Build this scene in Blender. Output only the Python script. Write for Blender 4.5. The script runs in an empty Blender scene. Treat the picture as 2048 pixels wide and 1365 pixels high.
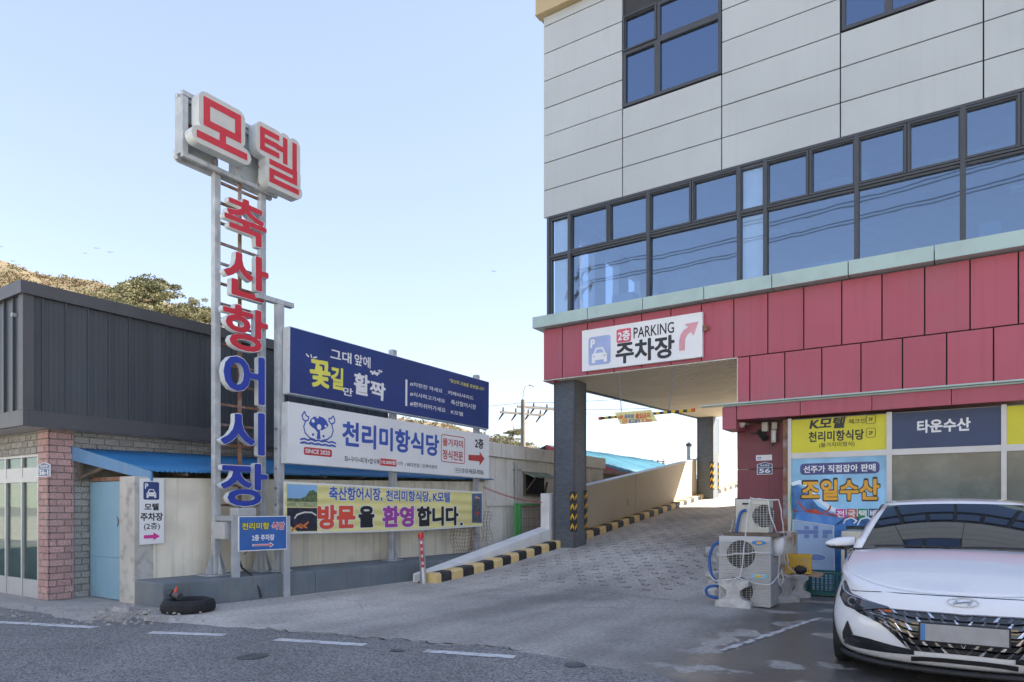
import bpy, math, random
import numpy as np
from mathutils import Matrix, Vector, Euler
from mathutils.bvhtree import BVHTree
R = math.radians
random.seed(7)
SC = bpy.context.scene
COL = SC.collection

# ---------------------------------------------------------------- camera
F_, H_, HV = 1365.0, 1.35, 1012.0
YAW = math.atan(906 / 1365.0)
c_, s_ = math.cos(YAW), math.sin(YAW)
CX, CY = 7.51, -9.0
cd = bpy.data.cameras.new('camera'); cam = bpy.data.objects.new('camera', cd); COL.objects.link(cam); SC.camera = cam
cd.sensor_width = 36; cd.lens = 24; cd.shift_y = (HV - 682.5) / 2048; cd.clip_start = .05; cd.clip_end = 3000
cam.location = (CX, CY, H_); cam.rotation_euler = (R(90), 0, YAW)

# ---------------------------------------------------------------- sky and sun
SUN_AZ = Vector((.78, .63)).normalized(); SUN_EL = R(36)
w = bpy.data.worlds.new('World'); SC.world = w; w.use_nodes = True
nt = w.node_tree; bg = nt.nodes['Background']
sky = nt.nodes.new('ShaderNodeTexSky'); sky.sky_type = 'NISHITA'; sky.sun_disc = False
sky.sun_elevation = SUN_EL; sky.sun_rotation = math.atan2(SUN_AZ.x, SUN_AZ.y)
sky.air_density = 1.0; sky.dust_density = .1; sky.ozone_density = 2.0; sky.altitude = 0
gm = nt.nodes.new('ShaderNodeGamma'); gm.inputs[1].default_value = .46; nt.links.new(sky.outputs[0], gm.inputs[0])
hs = nt.nodes.new('ShaderNodeHueSaturation'); hs.inputs['Hue'].default_value = .52; hs.inputs['Saturation'].default_value = 1.2; nt.links.new(gm.outputs[0], hs.inputs['Color']); nt.links.new(hs.outputs[0], bg.inputs[0]); bg.inputs[1].default_value = .15
sl = bpy.data.lights.new('sun', 'SUN'); sl.energy = 4.0; sl.angle = R(.5); sl.color = (1, .93, .82)
so = bpy.data.objects.new('sun', sl); COL.objects.link(so)
sd = Vector((SUN_AZ.x * math.cos(SUN_EL), SUN_AZ.y * math.cos(SUN_EL), math.sin(SUN_EL)))
so.rotation_euler = sd.to_track_quat('Z', 'Y').to_euler(); so.location = (20, 20, 40)
SC.view_settings.view_transform = 'Standard'; SC.view_settings.look = 'None'
SC.view_settings.exposure = 2.2; SC.view_settings.gamma = 1; SC.view_settings.use_curve_mapping = False

# ---------------------------------------------------------------- helpers: rays through photo points onto real planes
def ray(u, v):
    x = (u - 1024) / F_
    return Vector((x * c_ - s_, x * s_ + c_, (HV - v) / F_))
CAM = Vector((CX, CY, H_))
def PP(u, v, p0, n):
    r = ray(u, v); n = Vector(n); return CAM + r * ((Vector(p0) - CAM).dot(n) / r.dot(n))
def PX(u, v, X): return PP(u, v, (X, 0, 0), (1, 0, 0))
def PY(u, v, Y): return PP(u, v, (0, Y, 0), (0, 1, 0))
def PZ(u, v, Z=0): return PP(u, v, (0, 0, Z), (0, 0, 1))

WM = {}
def wm(o): return WM.get(o.name, Matrix.Identity(4)) if o else Matrix.Identity(4)
def thing(name, label, cat, loc=(0, 0, 0), rot=(0, 0, 0), group=None):
    o = bpy.data.objects.new(name, None); COL.objects.link(o); o.empty_display_size = .2
    if not isinstance(rot, (tuple, list)): rot = (0, 0, rot)
    o.location = loc; o.rotation_euler = rot
    WM[o.name] = Matrix.Translation(Vector(loc)) @ Euler(rot).to_matrix().to_4x4()
    o['label'] = label; o['category'] = cat
    if group: o['group'] = group
    return o
def tag(o, label, cat, group=None, kind=None):
    if label: o['label'] = label
    if cat: o['category'] = cat
    if group: o['group'] = group
    if kind: o['kind'] = kind
    return o
class MB:
    def __init__(s): s.v = []; s.f = []; s.m = []; s.cur = 0
    def q(s, *p):
        n = len(s.v); s.v += [tuple(a) for a in p]; s.f.append(tuple(range(n, n + len(p)))); s.m.append(s.cur); return s
    def box(s, x0, x1, y0, y1, z0, z1):
        x0, x1 = min(x0, x1), max(x0, x1); y0, y1 = min(y0, y1), max(y0, y1); z0, z1 = min(z0, z1), max(z0, z1)
        n = len(s.v)
        s.v += [(x0, y0, z0), (x1, y0, z0), (x1, y1, z0), (x0, y1, z0), (x0, y0, z1), (x1, y0, z1), (x1, y1, z1), (x0, y1, z1)]
        for f in ((0, 3, 2, 1), (4, 5, 6, 7), (0, 1, 5, 4), (1, 2, 6, 5), (2, 3, 7, 6), (3, 0, 4, 7)): s.f.append(tuple(n + i for i in f)); s.m.append(s.cur)
        return s
    def hexa(s, p):      # 8 points: bottom 4 ccw, top 4 ccw
        n = len(s.v); s.v += [tuple(a) for a in p]
        for f in ((0, 3, 2, 1), (4, 5, 6, 7), (0, 1, 5, 4), (1, 2, 6, 5), (2, 3, 7, 6), (3, 0, 4, 7)): s.f.append(tuple(n + i for i in f)); s.m.append(s.cur)
        return s
    def wall(s, a, b, t, z0a, z0b, z1a, z1b):     # slab from a to b in plan, thickness t to its left
        a = Vector(a); b = Vector(b); d = (b - a).normalized(); n = Vector((-d.y, d.x)) * t
        return s.hexa([(a.x, a.y, z0a), (b.x, b.y, z0b), (b.x + n.x, b.y + n.y, z0b), (a.x + n.x, a.y + n.y, z0a),
                       (a.x, a.y, z1a), (b.x, b.y, z1b), (b.x + n.x, b.y + n.y, z1b), (a.x + n.x, a.y + n.y, z1a)])
    def cyl(s, p, q, r, n=10, r2=None, cap=True):
        p = Vector(p); q = Vector(q); r2 = r if r2 is None else r2
        d = (q - p).normalized(); a = d.orthogonal().normalized(); b = d.cross(a); k = len(s.v)
        for c, rr in ((p, r), (q, r2)):
            for i in range(n):
                t = 2 * math.pi * i / n; s.v.append(tuple(c + a * math.cos(t) * rr + b * math.sin(t) * rr))
        for i in range(n): s.f.append((k + i, k + (i + 1) % n, k + n + (i + 1) % n, k + n + i)); s.m.append(s.cur)
        if cap: s.f.append(tuple(k + n - 1 - i for i in range(n))); s.f.append(tuple(k + n + i for i in range(n))); s.m += [s.cur] * 2
        return s
    def tube(s, pts, r, n=6):
        pts = [Vector(p) for p in pts]; k = len(s.v); a = None
        for i, p in enumerate(pts):
            d = (pts[min(i + 1, len(pts) - 1)] - pts[max(i - 1, 0)]).normalized()
            a = d.orthogonal().normalized() if a is None else (a - d * a.dot(d)).normalized()
            b = d.cross(a); rr = r[i] if isinstance(r, (list, tuple)) else r
            for j in range(n):
                t = 2 * math.pi * j / n; s.v.append(tuple(p + a * math.cos(t) * rr + b * math.sin(t) * rr))
        for i in range(len(pts) - 1):
            for j in range(n): s.f.append((k + i * n + j, k + i * n + (j + 1) % n, k + (i + 1) * n + (j + 1) % n, k + (i + 1) * n + j)); s.m.append(s.cur)
        s.f.append(tuple(k + n - 1 - j for j in range(n))); s.f.append(tuple(k + (len(pts) - 1) * n + j for j in range(n))); s.m += [s.cur] * 2
        return s
    def grid(s, P, closed=False):
        k = len(s.v); R_ = len(P); C = len(P[0])
        for row in P: s.v += [tuple(p) for p in row]
        for i in range(R_ - 1):
            for j in range(C if closed else C - 1):
                j2 = (j + 1) % C; s.f.append((k + i * C + j, k + i * C + j2, k + (i + 1) * C + j2, k + (i + 1) * C + j)); s.m.append(s.cur)
        return s
    def build(s, name, mats, parent=None, local=False, smooth=False, bevel=0, label=None, autos=None):
        me = bpy.data.meshes.new(name)
        v = s.v
        if parent and not local:
            inv = wm(parent).inverted(); v = [tuple(inv @ Vector(p)) for p in v]
        me.from_pydata(v, [], s.f)
        if not isinstance(mats, (list, tuple)): mats = [mats]
        for m in mats: me.materials.append(m)
        if len(mats) > 1: me.polygons.foreach_set('material_index', s.m)
        if smooth:
            me.polygons.foreach_set('use_smooth', [True] * len(me.polygons))
        if autos: me.set_sharp_from_angle(angle=R(autos))
        me.update()
        o = bpy.data.objects.new(name, me); COL.objects.link(o)
        if parent: o.parent = parent; WM[o.name] = wm(parent)
        if bevel:
            b = o.modifiers.new('b', 'BEVEL'); b.width = bevel; b.segments = 2; b.limit_method = 'ANGLE'; b.angle_limit = R(40)
        if label: o['label'] = label
        return o
def box(name, mat, parent, x0, x1, y0, y1, z0, z1, bevel=0, local=False): return MB().box(x0, x1, y0, y1, z0, z1).build(name, mat, parent, local=local, bevel=bevel)

# ---------------------------------------------------------------- materials
MT = {}
def M(name, col, rough=.6, var=.1, scale=2.5, bump=0., bscale=60., metal=0., dirt=None, damt=.45, dscale=1.2, streak=None, samt=.3, rnd=0., coat=0., spec=.5, z=1.):
    m = bpy.data.materials.new(name); m.use_nodes = True; t = m.node_tree; N = t.nodes; L = t.links
    p = N['Principled BSDF']; p.inputs['Roughness'].default_value = rough; p.inputs['Metallic'].default_value = metal
    p.inputs['Coat Weight'].default_value = coat; p.inputs['Coat Roughness'].default_value = .03; p.inputs['Specular IOR Level'].default_value = spec
    g = N.new('ShaderNodeNewGeometry'); mp = N.new('ShaderNodeMapping'); L.new(g.outputs['Position'], mp.inputs[0]); mp.inputs['Scale'].default_value = (1, 1, z)
    def noise(sc, det=4, src=mp):
        n = N.new('ShaderNodeTexNoise'); n.inputs['Scale'].default_value = sc; n.inputs['Detail'].default_value = det; L.new(src.outputs[0], n.inputs[0]); return n
    def ramp(src, a, b):
        r = N.new('ShaderNodeMapRange'); r.inputs[1].default_value = a; r.inputs[2].default_value = b; L.new(src, r.inputs[0]); return r.outputs[0]
    def mix(f, a, b, bt='MIX'):
        x = N.new('ShaderNodeMix'); x.data_type = 'RGBA'; x.blend_type = bt
        if hasattr(f, 'node'): L.new(f, x.inputs[0])
        else: x.inputs[0].default_value = f
        for i, q in ((6, a), (7, b)):
            if hasattr(q, 'node'): L.new(q, x.inputs[i])
            else: x.inputs[i].default_value = (*q[:3], 1)
        return x.outputs[2]
    c = mix(ramp(noise(scale).outputs[0], .3, .7), [min(1, k * (1 - var)) for k in col], [min(1, k * (1 + var)) for k in col])
    if rnd:
        oi = N.new('ShaderNodeObjectInfo'); c = mix(ramp(oi.outputs['Random'], 0, 1), c, [0, 0, 0], 'MIX') if False else mix(1.0, c, mix(ramp(oi.outputs['Random'], 0, 1), [1 - rnd] * 3, [1 + rnd] * 3), 'MULTIPLY')
    if dirt: c = mix(mixf(N, L, ramp(noise(dscale, 8).outputs[0], .5, .68), damt), c, dirt)
    if streak:
        m2 = N.new('ShaderNodeMapping'); m2.inputs['Scale'].default_value = (9, 9, .35); L.new(g.outputs['Position'], m2.inputs[0])
        c = mix(mixf(N, L, ramp(noise(1.3, 5, m2).outputs[0], .52, .72), samt), c, streak)
    L.new(c, p.inputs['Base Color'])
    if bump:
        b = N.new('ShaderNodeBump'); b.inputs['Strength'].default_value = 1; b.inputs['Distance'].default_value = bump; L.new(noise(bscale, 6).outputs[0], b.inputs['Height']); L.new(b.outputs[0], p.inputs['Normal'])
    rr = N.new('ShaderNodeMapRange'); L.new(noise(scale * 3).outputs[0], rr.inputs[0]); rr.inputs[3].default_value = max(0, rough - .07); rr.inputs[4].default_value = min(1, rough + .07)
    if rough > .1: L.new(rr.outputs[0], p.inputs['Roughness'])
    MT[name] = m; return m
def mixf(N, L, f, a):
    x = N.new('ShaderNodeMath'); x.operation = 'MULTIPLY'; L.new(f, x.inputs[0]); x.inputs[1].default_value = a; return x.outputs[0]
def nodes(m): return m.node_tree.nodes, m.node_tree.links
def glassmix(name, tint, refl, fac, rough=.02):
    m = bpy.data.materials.new(name); m.use_nodes = True; N, L = nodes(m)
    N.remove(N['Principled BSDF']); out = N['Material Output']
    g = N.new('ShaderNodeBsdfGlossy'); g.inputs[0].default_value = (*refl, 1); g.inputs['Roughness'].default_value = rough
    t = N.new('ShaderNodeBsdfTransparent'); t.inputs[0].default_value = (*tint, 1)
    lw = N.new('ShaderNodeLayerWeight'); lw.inputs[0].default_value = .35
    mr = N.new('ShaderNodeMapRange'); L.new(lw.outputs['Facing'], mr.inputs[0]); mr.inputs[3].default_value = fac; mr.inputs[4].default_value = min(1, fac + .35)
    x = N.new('ShaderNodeMixShader'); L.new(mr.outputs[0], x.inputs[0]); L.new(t.outputs[0], x.inputs[1]); L.new(g.outputs[0], x.inputs[2]); L.new(x.outputs[0], out.inputs[0])
    # faint waviness of float glass
    b = N.new('ShaderNodeBump'); b.inputs['Distance'].default_value = .0012; n = N.new('ShaderNodeTexNoise'); n.inputs['Scale'].default_value = 1.1
    ge = N.new('ShaderNodeNewGeometry'); L.new(ge.outputs['Position'], n.inputs[0]); L.new(n.outputs[0], b.inputs['Height']); L.new(b.outputs[0], g.inputs['Normal'])
    return m
clad = M('clad_grey', (.43, .455, .46), .38, .05, .6, dirt=(.36, .37, .37), damt=.25, dscale=.5, streak=(.36, .37, .37), samt=.2, rnd=.03)
joint = M('joint_dark', (.035, .035, .04), .7)
gold = M('gold_panel', (.42, .33, .18), .45, .06)
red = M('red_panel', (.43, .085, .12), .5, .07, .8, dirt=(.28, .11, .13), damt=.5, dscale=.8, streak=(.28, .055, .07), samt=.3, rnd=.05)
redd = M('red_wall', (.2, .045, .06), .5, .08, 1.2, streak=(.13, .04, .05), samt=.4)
green = M('cornice_green', (.4, .52, .48), .4, .05, 1.2, dirt=(.3, .36, .33), damt=.3, dscale=3)
frame = M('frame_dark', (.055, .06, .068), .45, .1, 3)
soff = M('soffit_board', (.8, .66, .46), .6, .08, 1.0, rnd=.02)
pill = M('pillar_cladding', (.15, .17, .195), .5, .08, 2)
black = M('black_paint', (.022, .023, .026), .55, .15, 4, dirt=(.12, .11, .1), damt=.3, dscale=5)
yellow = M('kerb_yellow', (.8, .58, .25), .6, .1, 4, dirt=(.42, .34, .2), damt=.5, dscale=4, bump=.002)
yel2 = M('yellow_bright', (.8, .45, .02), .5, .05)
white = M('white_paint', (.8, .79, .76), .6, .04, 2, dirt=(.5, .5, .48), damt=.3, dscale=3)
signw = M('sign_white', (.8, .8, .79), .4, .03, 1, dirt=(.6, .6, .6), damt=.25, dscale=1.5)
navy = M('navy_print', (.028, .055, .2), .35, .12, 1)
blue = M('letter_blue', (.03, .06, .36), .35, .05)
sred = M('letter_red', (.6, .035, .055), .35, .05)
beige = M('letter_beige', (.6, .58, .53), .45, .05, dirt=(.45, .42, .36), damt=.3, dscale=4)
side = M('letter_side', (.6, .64, .64), .5, .06, 3, dirt=(.4, .4, .38), damt=.4, dscale=6)
steel = M('painted_steel', (.42, .44, .45), .5, .15, 3, dirt=(.58, .6, .6), damt=.8, dscale=5, streak=(.2, .13, .09), samt=.5)
steel2 = M('grey_steel', (.36, .38, .4), .45, .08, 3, dirt=(.5, .5, .5), damt=.4, dscale=6)
rust = M('rusty_steel', (.24, .12, .07), .8, .35, 8, bump=.003, dirt=(.35, .35, .36), damt=.7, dscale=5)
cream = M('cream_wall', (.82, .75, .6), .8, .06, 1.0, bump=.003, bscale=25, dirt=(.4, .37, .3), damt=.45, dscale=1.3, streak=(.36, .34, .28), samt=.45)
conc = M('old_concrete', (.4, .37, .33), .85, .1, 1.5, bump=.006, bscale=18, dirt=(.27, .26, .24), damt=.6, dscale=1.5, streak=(.22, .21, .2), samt=.4)
plin = M('plinth_paint', (.15, .18, .2), .7, .1, 2, bump=.003, bscale=30, dirt=(.2, .21, .2), damt=.6, dscale=2, streak=(.16, .13, .09), samt=.6)
rconc = M('rough_concrete', (.55, .54, .51), .9, .15, 8, bump=.008, bscale=50, dirt=(.36, .35, .33), damt=.5, dscale=10)
para = M('parapet_render', (.5, .43, .33), .8, .05, 1, bump=.002, bscale=40, dirt=(.42, .37, .3), damt=.4, dscale=1.2)
dclad = M('dark_cladding', (.07, .077, .085), .38, .12, .9, streak=(.07, .075, .08), samt=.6, rnd=.06)
dtrim = M('dark_trim', (.085, .082, .086), .45, .1, 2, streak=(.09, .09, .095), samt=.5)
ptile = M('pink_granite_tile', (.46, .28, .26), .75, .45, 70, bump=.002, bscale=80, rnd=.14, dirt=(.3, .27, .25), damt=.25, dscale=3)
gtile = M('grey_granite_tile', (.31, .3, .28), .8, .5, 60, bump=.003, bscale=60, rnd=.14, dirt=(.3, .29, .26), damt=.3, dscale=3)
mortar = M('mortar', (.33, .32, .27), .9, .15, 6, bump=.003)
alum = M('aluminium', (.5, .5, .5), .4, .06, 3, metal=.3, dirt=(.35, .33, .3), damt=.4, dscale=3)
bluer = M('blue_roof', (.035, .19, .4), .5, .08, 2, dirt=(.06, .16, .28), damt=.5, dscale=4)
wood = M('old_wood', (.14, .105, .08), .85, .3, 6, bump=.004, z=.3)
doorb = M('door_blue', (.24, .42, .53), .5, .05, 1.2, dirt=(.2, .3, .36), damt=.4, dscale=3, streak=(.17, .28, .35), samt=.35)
rubber = M('tyre_rubber', (.018, .018, .019), .75, .2, 10, bump=.003)
rope = M('rope_white', (.62, .62, .6), .8, .1, 20)
hose = M('hose_blue', (.02, .1, .33), .4, .1)
acw = M('appliance_grey', (.5, .5, .49), .5, .06, 3, dirt=(.4, .4, .37), damt=.4, dscale=5)
acc = M('appliance_cream', (.58, .57, .5), .5, .06, 3, dirt=(.48, .42, .28), damt=.5, dscale=5)
dark = M('dark_inside', (.012, .012, .014), .8, .2)
grid_g = M('grille_grey', (.4, .4, .38), .5)
pblue = M('polybox_blue', (.05, .19, .46), .5, .06, 2, dirt=(.25, .4, .62), damt=.3, dscale=7)
pylw = M('crate_yellow', (.7, .42, .03), .5, .1)
pgrn = M('crate_green', (.02, .12, .1), .5, .15)
stain = M('stainless', (.4, .41, .41), .35, .1, 3, metal=.7)
gmet = M('green_frame', (.08, .36, .1), .5, .1)
wire = M('wire_dark', (.03, .03, .032), .6)
redw = M('wire_red', (.35, .04, .04), .6)
inner = M('interior_wall', (.55, .56, .58), .8)
shopg = M('shop_film_glass', (.085, .105, .095), .12, .25, 1.5, dirt=(.14, .17, .15), damt=.5, dscale=4)
doorg = glassmix('door_glass', (.6, .66, .64), (.7, .75, .75), .06)
win = glassmix('window_glass', (.6, .72, .84), (.55, .66, .78), .27)
win3 = glassmix('window_glass_clear', (.84, .9, .95), (.6, .72, .85), .22)
win2 = glassmix('window_glass_deep', (.2, .3, .42), (.38, .5, .68), .36)
print_ = M('black_print', (.025, .025, .028), .5)
magenta = M('magenta_print', (.62, .04, .28), .5)
paleb = M('pale_blue_print', (.35, .42, .66), .5)
palep = M('pale_pink_print', (.68, .32, .36), .5)
bany = M('banner_yellow', (.82, .74, .3), .6, .06, 1.5)
banred = M('banner_red', (.72, .09, .05), .6)
banpur = M('banner_purple', (.38, .07, .36), .6)
banblu = M('banner_blue', (.07, .13, .42), .6)
byel = M('board_yellow', (.66, .6, .03), .5, .04)
bnav = M('board_navy', (.035, .055, .12), .5, .1)
lred = M('red_lens', (.6, .01, .015), .2)
silv = M('silver_tube', (.5, .51, .52), .4, .08, 5, metal=.6)
ora = M('orange_print', (.78, .38, .03), .5)
grnp = M('green_print', (.02, .25, .09), .5)
lblu = M('poster_sky', (.28, .55, .75), .45, .3, 1.6)

exec_after = []   # text and shape jobs, done in one go at the end

# ---------------------------------------------------------------- lettering: glyph outlines grown by a distance field
JOBS = []
def rect_of(sign, u0, v0, u1, v1, dy):
    m = WM[sign.name]; n = m.to_3x3() @ Vector((0, -1, 0)); p0 = m @ Vector((0, -dy, 0)); inv = m.inverted()
    a = inv @ PP(u0, v0, p0, n); b = inv @ PP(u1, v1, p0, n); return a.x, a.z, b.x, b.z
def text(sign, body, rc, mat, bold=.02, dy=.003, parent=None, name='lettering', depth=0, sidem=None, shear=0, rot=0, px=True, label=None):
    r = rect_of(sign, *rc, dy) if px else rc
    JOBS.append(dict(kind='t', body=body, off=bold * .66 if bold > .025 else bold * .5, r=(min(r[0], r[2]), min(r[1], r[3]), max(r[0], r[2]), max(r[1], r[3])), mat=mat, dy=dy, par=parent or sign, name=name, depth=depth, side=sidem, shear=shear, rot=rot, label=label))
def strokes(sign, segs, wd, rc, mat, dy=.003, parent=None, name='lettering', depth=0, sidem=None, rnd=True, res=70, px=True, fit=None, label=None, grow=0):
    """segs in a 0..1 box (x right, y up): list of polylines; wd = half width"""
    r = rect_of(sign, *rc, dy) if px else rc
    JOBS.append(dict(kind='s', segs=segs, wd=wd, r=(min(r[0], r[2]), min(r[1], r[3]), max(r[0], r[2]), max(r[1], r[3])), mat=mat, dy=dy, par=parent or sign, name=name, depth=depth, side=sidem, rnd=rnd, res=res, label=label, grow=grow))
def poly(sign, pts, mat, dy=.003, parent=None, name='print', px=True, th=0):
    m = WM[sign.name]
    if px:
        n = m.to_3x3() @ Vector((0, -1, 0)); p0 = m @ Vector((0, -dy, 0)); inv = m.inverted()
        pts = [((inv @ PP(u, v, p0, n)).x, (inv @ PP(u, v, p0, n)).z) for u, v in pts]
    a = sum(pts[i][0] * pts[(i + 1) % len(pts)][1] - pts[(i + 1) % len(pts)][0] * pts[i][1] for i in range(len(pts)))
    if a < 0: pts = pts[::-1]
    b = MB(); b.q(*[(x, -dy, z) for x, z in pts])
    if th:
        for i in range(len(pts)):
            p, q = pts[i], pts[(i + 1) % len(pts)]; b.q((q[0], -dy, q[1]), (p[0], -dy, p[1]), (p[0], -dy + th, p[1]), (q[0], -dy + th, q[1]))
    return b.build(name, mat, parent or sign, local=True)
def rrect(x0, z0, x1, z1, r, n=5):
    p = []
    for cx, cz, a in ((x1 - r, z1 - r, 0), (x0 + r, z1 - r, 90), (x0 + r, z0 + r, 180), (x1 - r, z0 + r, 270)):
        for i in range(n + 1): t = R(a + 90 * i / n); p.append((cx + r * math.cos(t), cz + r * math.sin(t)))
    return p
def circ(x, z, rx, rz=None, n=20):
    rz = rz or rx; return [(x + rx * math.cos(2 * math.pi * i / n), z + rz * math.sin(2 * math.pi * i / n)) for i in range(n)]

def trace(f, xs, ys):
    ny, nx = f.shape; ins = f < 0
    code = ins[:-1, :-1] * 1 + ins[:-1, 1:] * 2 + ins[1:, 1:] * 4 + ins[1:, :-1] * 8
    T = {1: [(3, 0)], 2: [(0, 1)], 3: [(3, 1)], 4: [(1, 2)], 5: [(3, 0), (1, 2)], 6: [(0, 2)], 7: [(3, 2)], 8: [(2, 3)], 9: [(2, 0)], 10: [(0, 1), (2, 3)], 11: [(2, 1)], 12: [(1, 3)], 13: [(1, 0)], 14: [(0, 3)]}
    nxt = {}
    def eid(i, j, e): return ((i, j, 0), (i, j + 1, 1), (i + 1, j, 0), (i, j, 1))[e]
    for i, j in zip(*np.nonzero((code > 0) & (code < 15))):
        i = int(i); j = int(j)
        for a, b in T[int(code[i, j])]: nxt[eid(i, j, a)] = eid(i, j, b)
    def pt(e):
        i, j, k = e
        if k == 0: a, b = f[i, j], f[i, j + 1]; t = a / (a - b); return (xs[j] + t * (xs[j + 1] - xs[j]), ys[i])
        a, b = f[i, j], f[i + 1, j]; t = a / (a - b); return (xs[j], ys[i] + t * (ys[i + 1] - ys[i]))
    loops = []
    while nxt:
        s0 = next(iter(nxt)); L = [s0]; c = nxt.pop(s0)
        while c != s0 and c in nxt: L.append(c); c = nxt.pop(c)
        if len(L) > 5:
            p = [pt(e) for e in L]; tol = .12 * (xs[1] - xs[0]); out = [p[0]]; i = 0
            while i < len(p) - 1:      # greedy straight runs
                j = min(i + 2, len(p) - 1)
                while j < len(p) - 1 and j - i < 40:
                    a = np.array(p[i]); b = np.array(p[j + 1]); d = b - a; l = math.hypot(*d) + 1e-9
                    q = np.array(p[i + 1:j + 1]) - a
                    if np.abs(q[:, 0] * d[1] - q[:, 1] * d[0]).max() / l > tol: break
                    j += 1
                out.append(p[j]); i = j
            if len(out) > 3: loops.append(out[:-1] if math.dist(out[0], out[-1]) < 1e-6 else out)
    return loops
def finalize():
    fonts = {}
    for j in JOBS:
        if j['kind'] == 't' and j['body'] not in fonts:
            c = bpy.data.curves.new('t', 'FONT'); c.body = j['body']; c.resolution_u = 3
            o = bpy.data.objects.new('t', c); COL.objects.link(o); fonts[j['body']] = o
    dg = bpy.context.evaluated_depsgraph_get(); data = {}
    for k, o in fonts.items():
        me = bpy.data.meshes.new_from_object(o.evaluated_get(dg))
        V = np.zeros(len(me.vertices) * 3); me.vertices.foreach_get('co', V); V = V.reshape(-1, 3)[:, :2]
        L = np.zeros(len(me.loops), int); me.loops.foreach_get('edge_index', L); cnt = np.bincount(L, minlength=len(me.edges))
        E = np.zeros(len(me.edges) * 2, int); me.edges.foreach_get('vertices', E); E = E.reshape(-1, 2)[cnt == 1]
        data[k] = (V[E[:, 0]], V[E[:, 1]]); bpy.data.meshes.remove(me)
    for o in fonts.values(): bpy.data.objects.remove(o)
    cache = {}; pend = []
    for j in JOBS:
        x0, z0, x1, z1 = j['r']; W = max(x1 - x0, 1e-3); Hh = max(z1 - z0, 1e-3)
        if j['kind'] == 't':
            key = (j['body'], j['off'])
            if key not in cache:
                A, B = data[j['body']]; p = j['off'] + .04; h = 1 / 56
                xs = np.arange(min(A[:, 0].min(), B[:, 0].min()) - p, max(A[:, 0].max(), B[:, 0].max()) + p + h, h); ys = np.arange(A[:, 1].min() - p, A[:, 1].max() + p + h, h)
                f = np.zeros((len(ys), len(xs)))
                for k in range(0, len(xs), 12):
                    xc = xs[k:k + 12]; sel = (np.maximum(A[:, 0], B[:, 0]) > xc[0] - .2) & (np.minimum(A[:, 0], B[:, 0]) < xc[-1] + .2)
                    if not sel.any(): f[:, k:k + 12] = 1; continue
                    a, b = A[sel], B[sel]; X, Y = np.meshgrid(xc, ys); P = np.stack([X.ravel(), Y.ravel()], 1)
                    d = b - a; l2 = (d ** 2).sum(1) + 1e-12
                    pa = P[:, None] - a[None]; t = np.clip((pa * d[None]).sum(2) / l2, 0, 1)
                    D = np.sqrt(((pa - t[..., None] * d[None]) ** 2).sum(2).min(1))
                    cr = ((a[None, :, 0] > P[:, None, 0]) != (b[None, :, 0] > P[:, None, 0]))
                    yy = a[None, :, 1] + (P[:, None, 0] - a[None, :, 0]) * (d[None, :, 1] / np.where(np.abs(d[None, :, 0]) < 1e-12, 1e-12, d[None, :, 0]))
                    inside = ((cr & (yy > P[:, None, 1])).sum(1) % 2) == 1
                    f[:, k:k + 12] = (np.where(inside, -D, D) - j['off']).reshape(X.shape)
                cache[key] = trace(f, xs, ys)
            lp = cache[key]
            ax = [p[0] for l in lp for p in l]; ay = [p[1] for l in lp for p in l]
            mx, my = min(ax), min(ay); sx = W / (max(ax) - mx); sy = Hh / (max(ay) - my)
            lp = [[(x0 + (p[0] - mx) * sx + j['shear'] * (p[1] - my) * sy, z0 + (p[1] - my) * sy) for p in l] for l in lp]
            if j['rot']:
                cx, cy = (x0 + x1) / 2, (z0 + z1) / 2; ca, sa = math.cos(j['rot']), math.sin(j['rot'])
                lp = [[(cx + (p[0] - cx) * ca - (p[1] - cy) * sa, cy + (p[0] - cx) * sa + (p[1] - cy) * ca) for p in l] for l in lp]
        else:
            g = j['grow']; wd = j['wd'] + g; h = (W + 2 * g) / j['res']; p = wd + 2 * h
            xs = np.arange(x0 - p, x1 + p + h, h); ys = np.arange(z0 - p, z1 + p + h, h); X, Y = np.meshgrid(xs, ys); f = np.full(X.shape, 9.)
            for pl in j['segs']:
                for a, b in zip(pl[:-1], pl[1:]):
                    ax, ay = x0 + a[0] * W, z0 + a[1] * Hh; dx, dy = (b[0] - a[0]) * W, (b[1] - a[1]) * Hh; l = math.hypot(dx, dy) + 1e-9
                    if j['rnd']:
                        t = np.clip(((X - ax) * dx + (Y - ay) * dy) / l / l, 0, 1); D = np.hypot(X - ax - t * dx, Y - ay - t * dy) - wd
                    else:
                        lx = ((X - ax) * dx + (Y - ay) * dy) / l - l / 2; ly = (-(X - ax) * dy + (Y - ay) * dx) / l
                        qx = np.abs(lx) - l / 2 - j['wd']; qy = np.abs(ly) - j['wd']
                        D = np.hypot(np.maximum(qx, 0), np.maximum(qy, 0)) + np.minimum(np.maximum(qx, qy), 0) - g
                    f = np.minimum(f, D)
            lp = trace(f, xs, ys)
        c = bpy.data.curves.new('c', 'CURVE'); c.dimensions = '2D'; c.fill_mode = 'BOTH'; c.extrude = j['depth'] / 2
        for l in lp:
            s = c.splines.new('POLY'); s.points.add(len(l) - 1); s.points.foreach_set('co', [q for p in l for q in (p[0], p[1], 0, 1)]); s.use_cyclic_u = True
        o = bpy.data.objects.new('c', c); COL.objects.link(o); pend.append((j, o))
    dg = bpy.context.evaluated_depsgraph_get()
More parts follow.
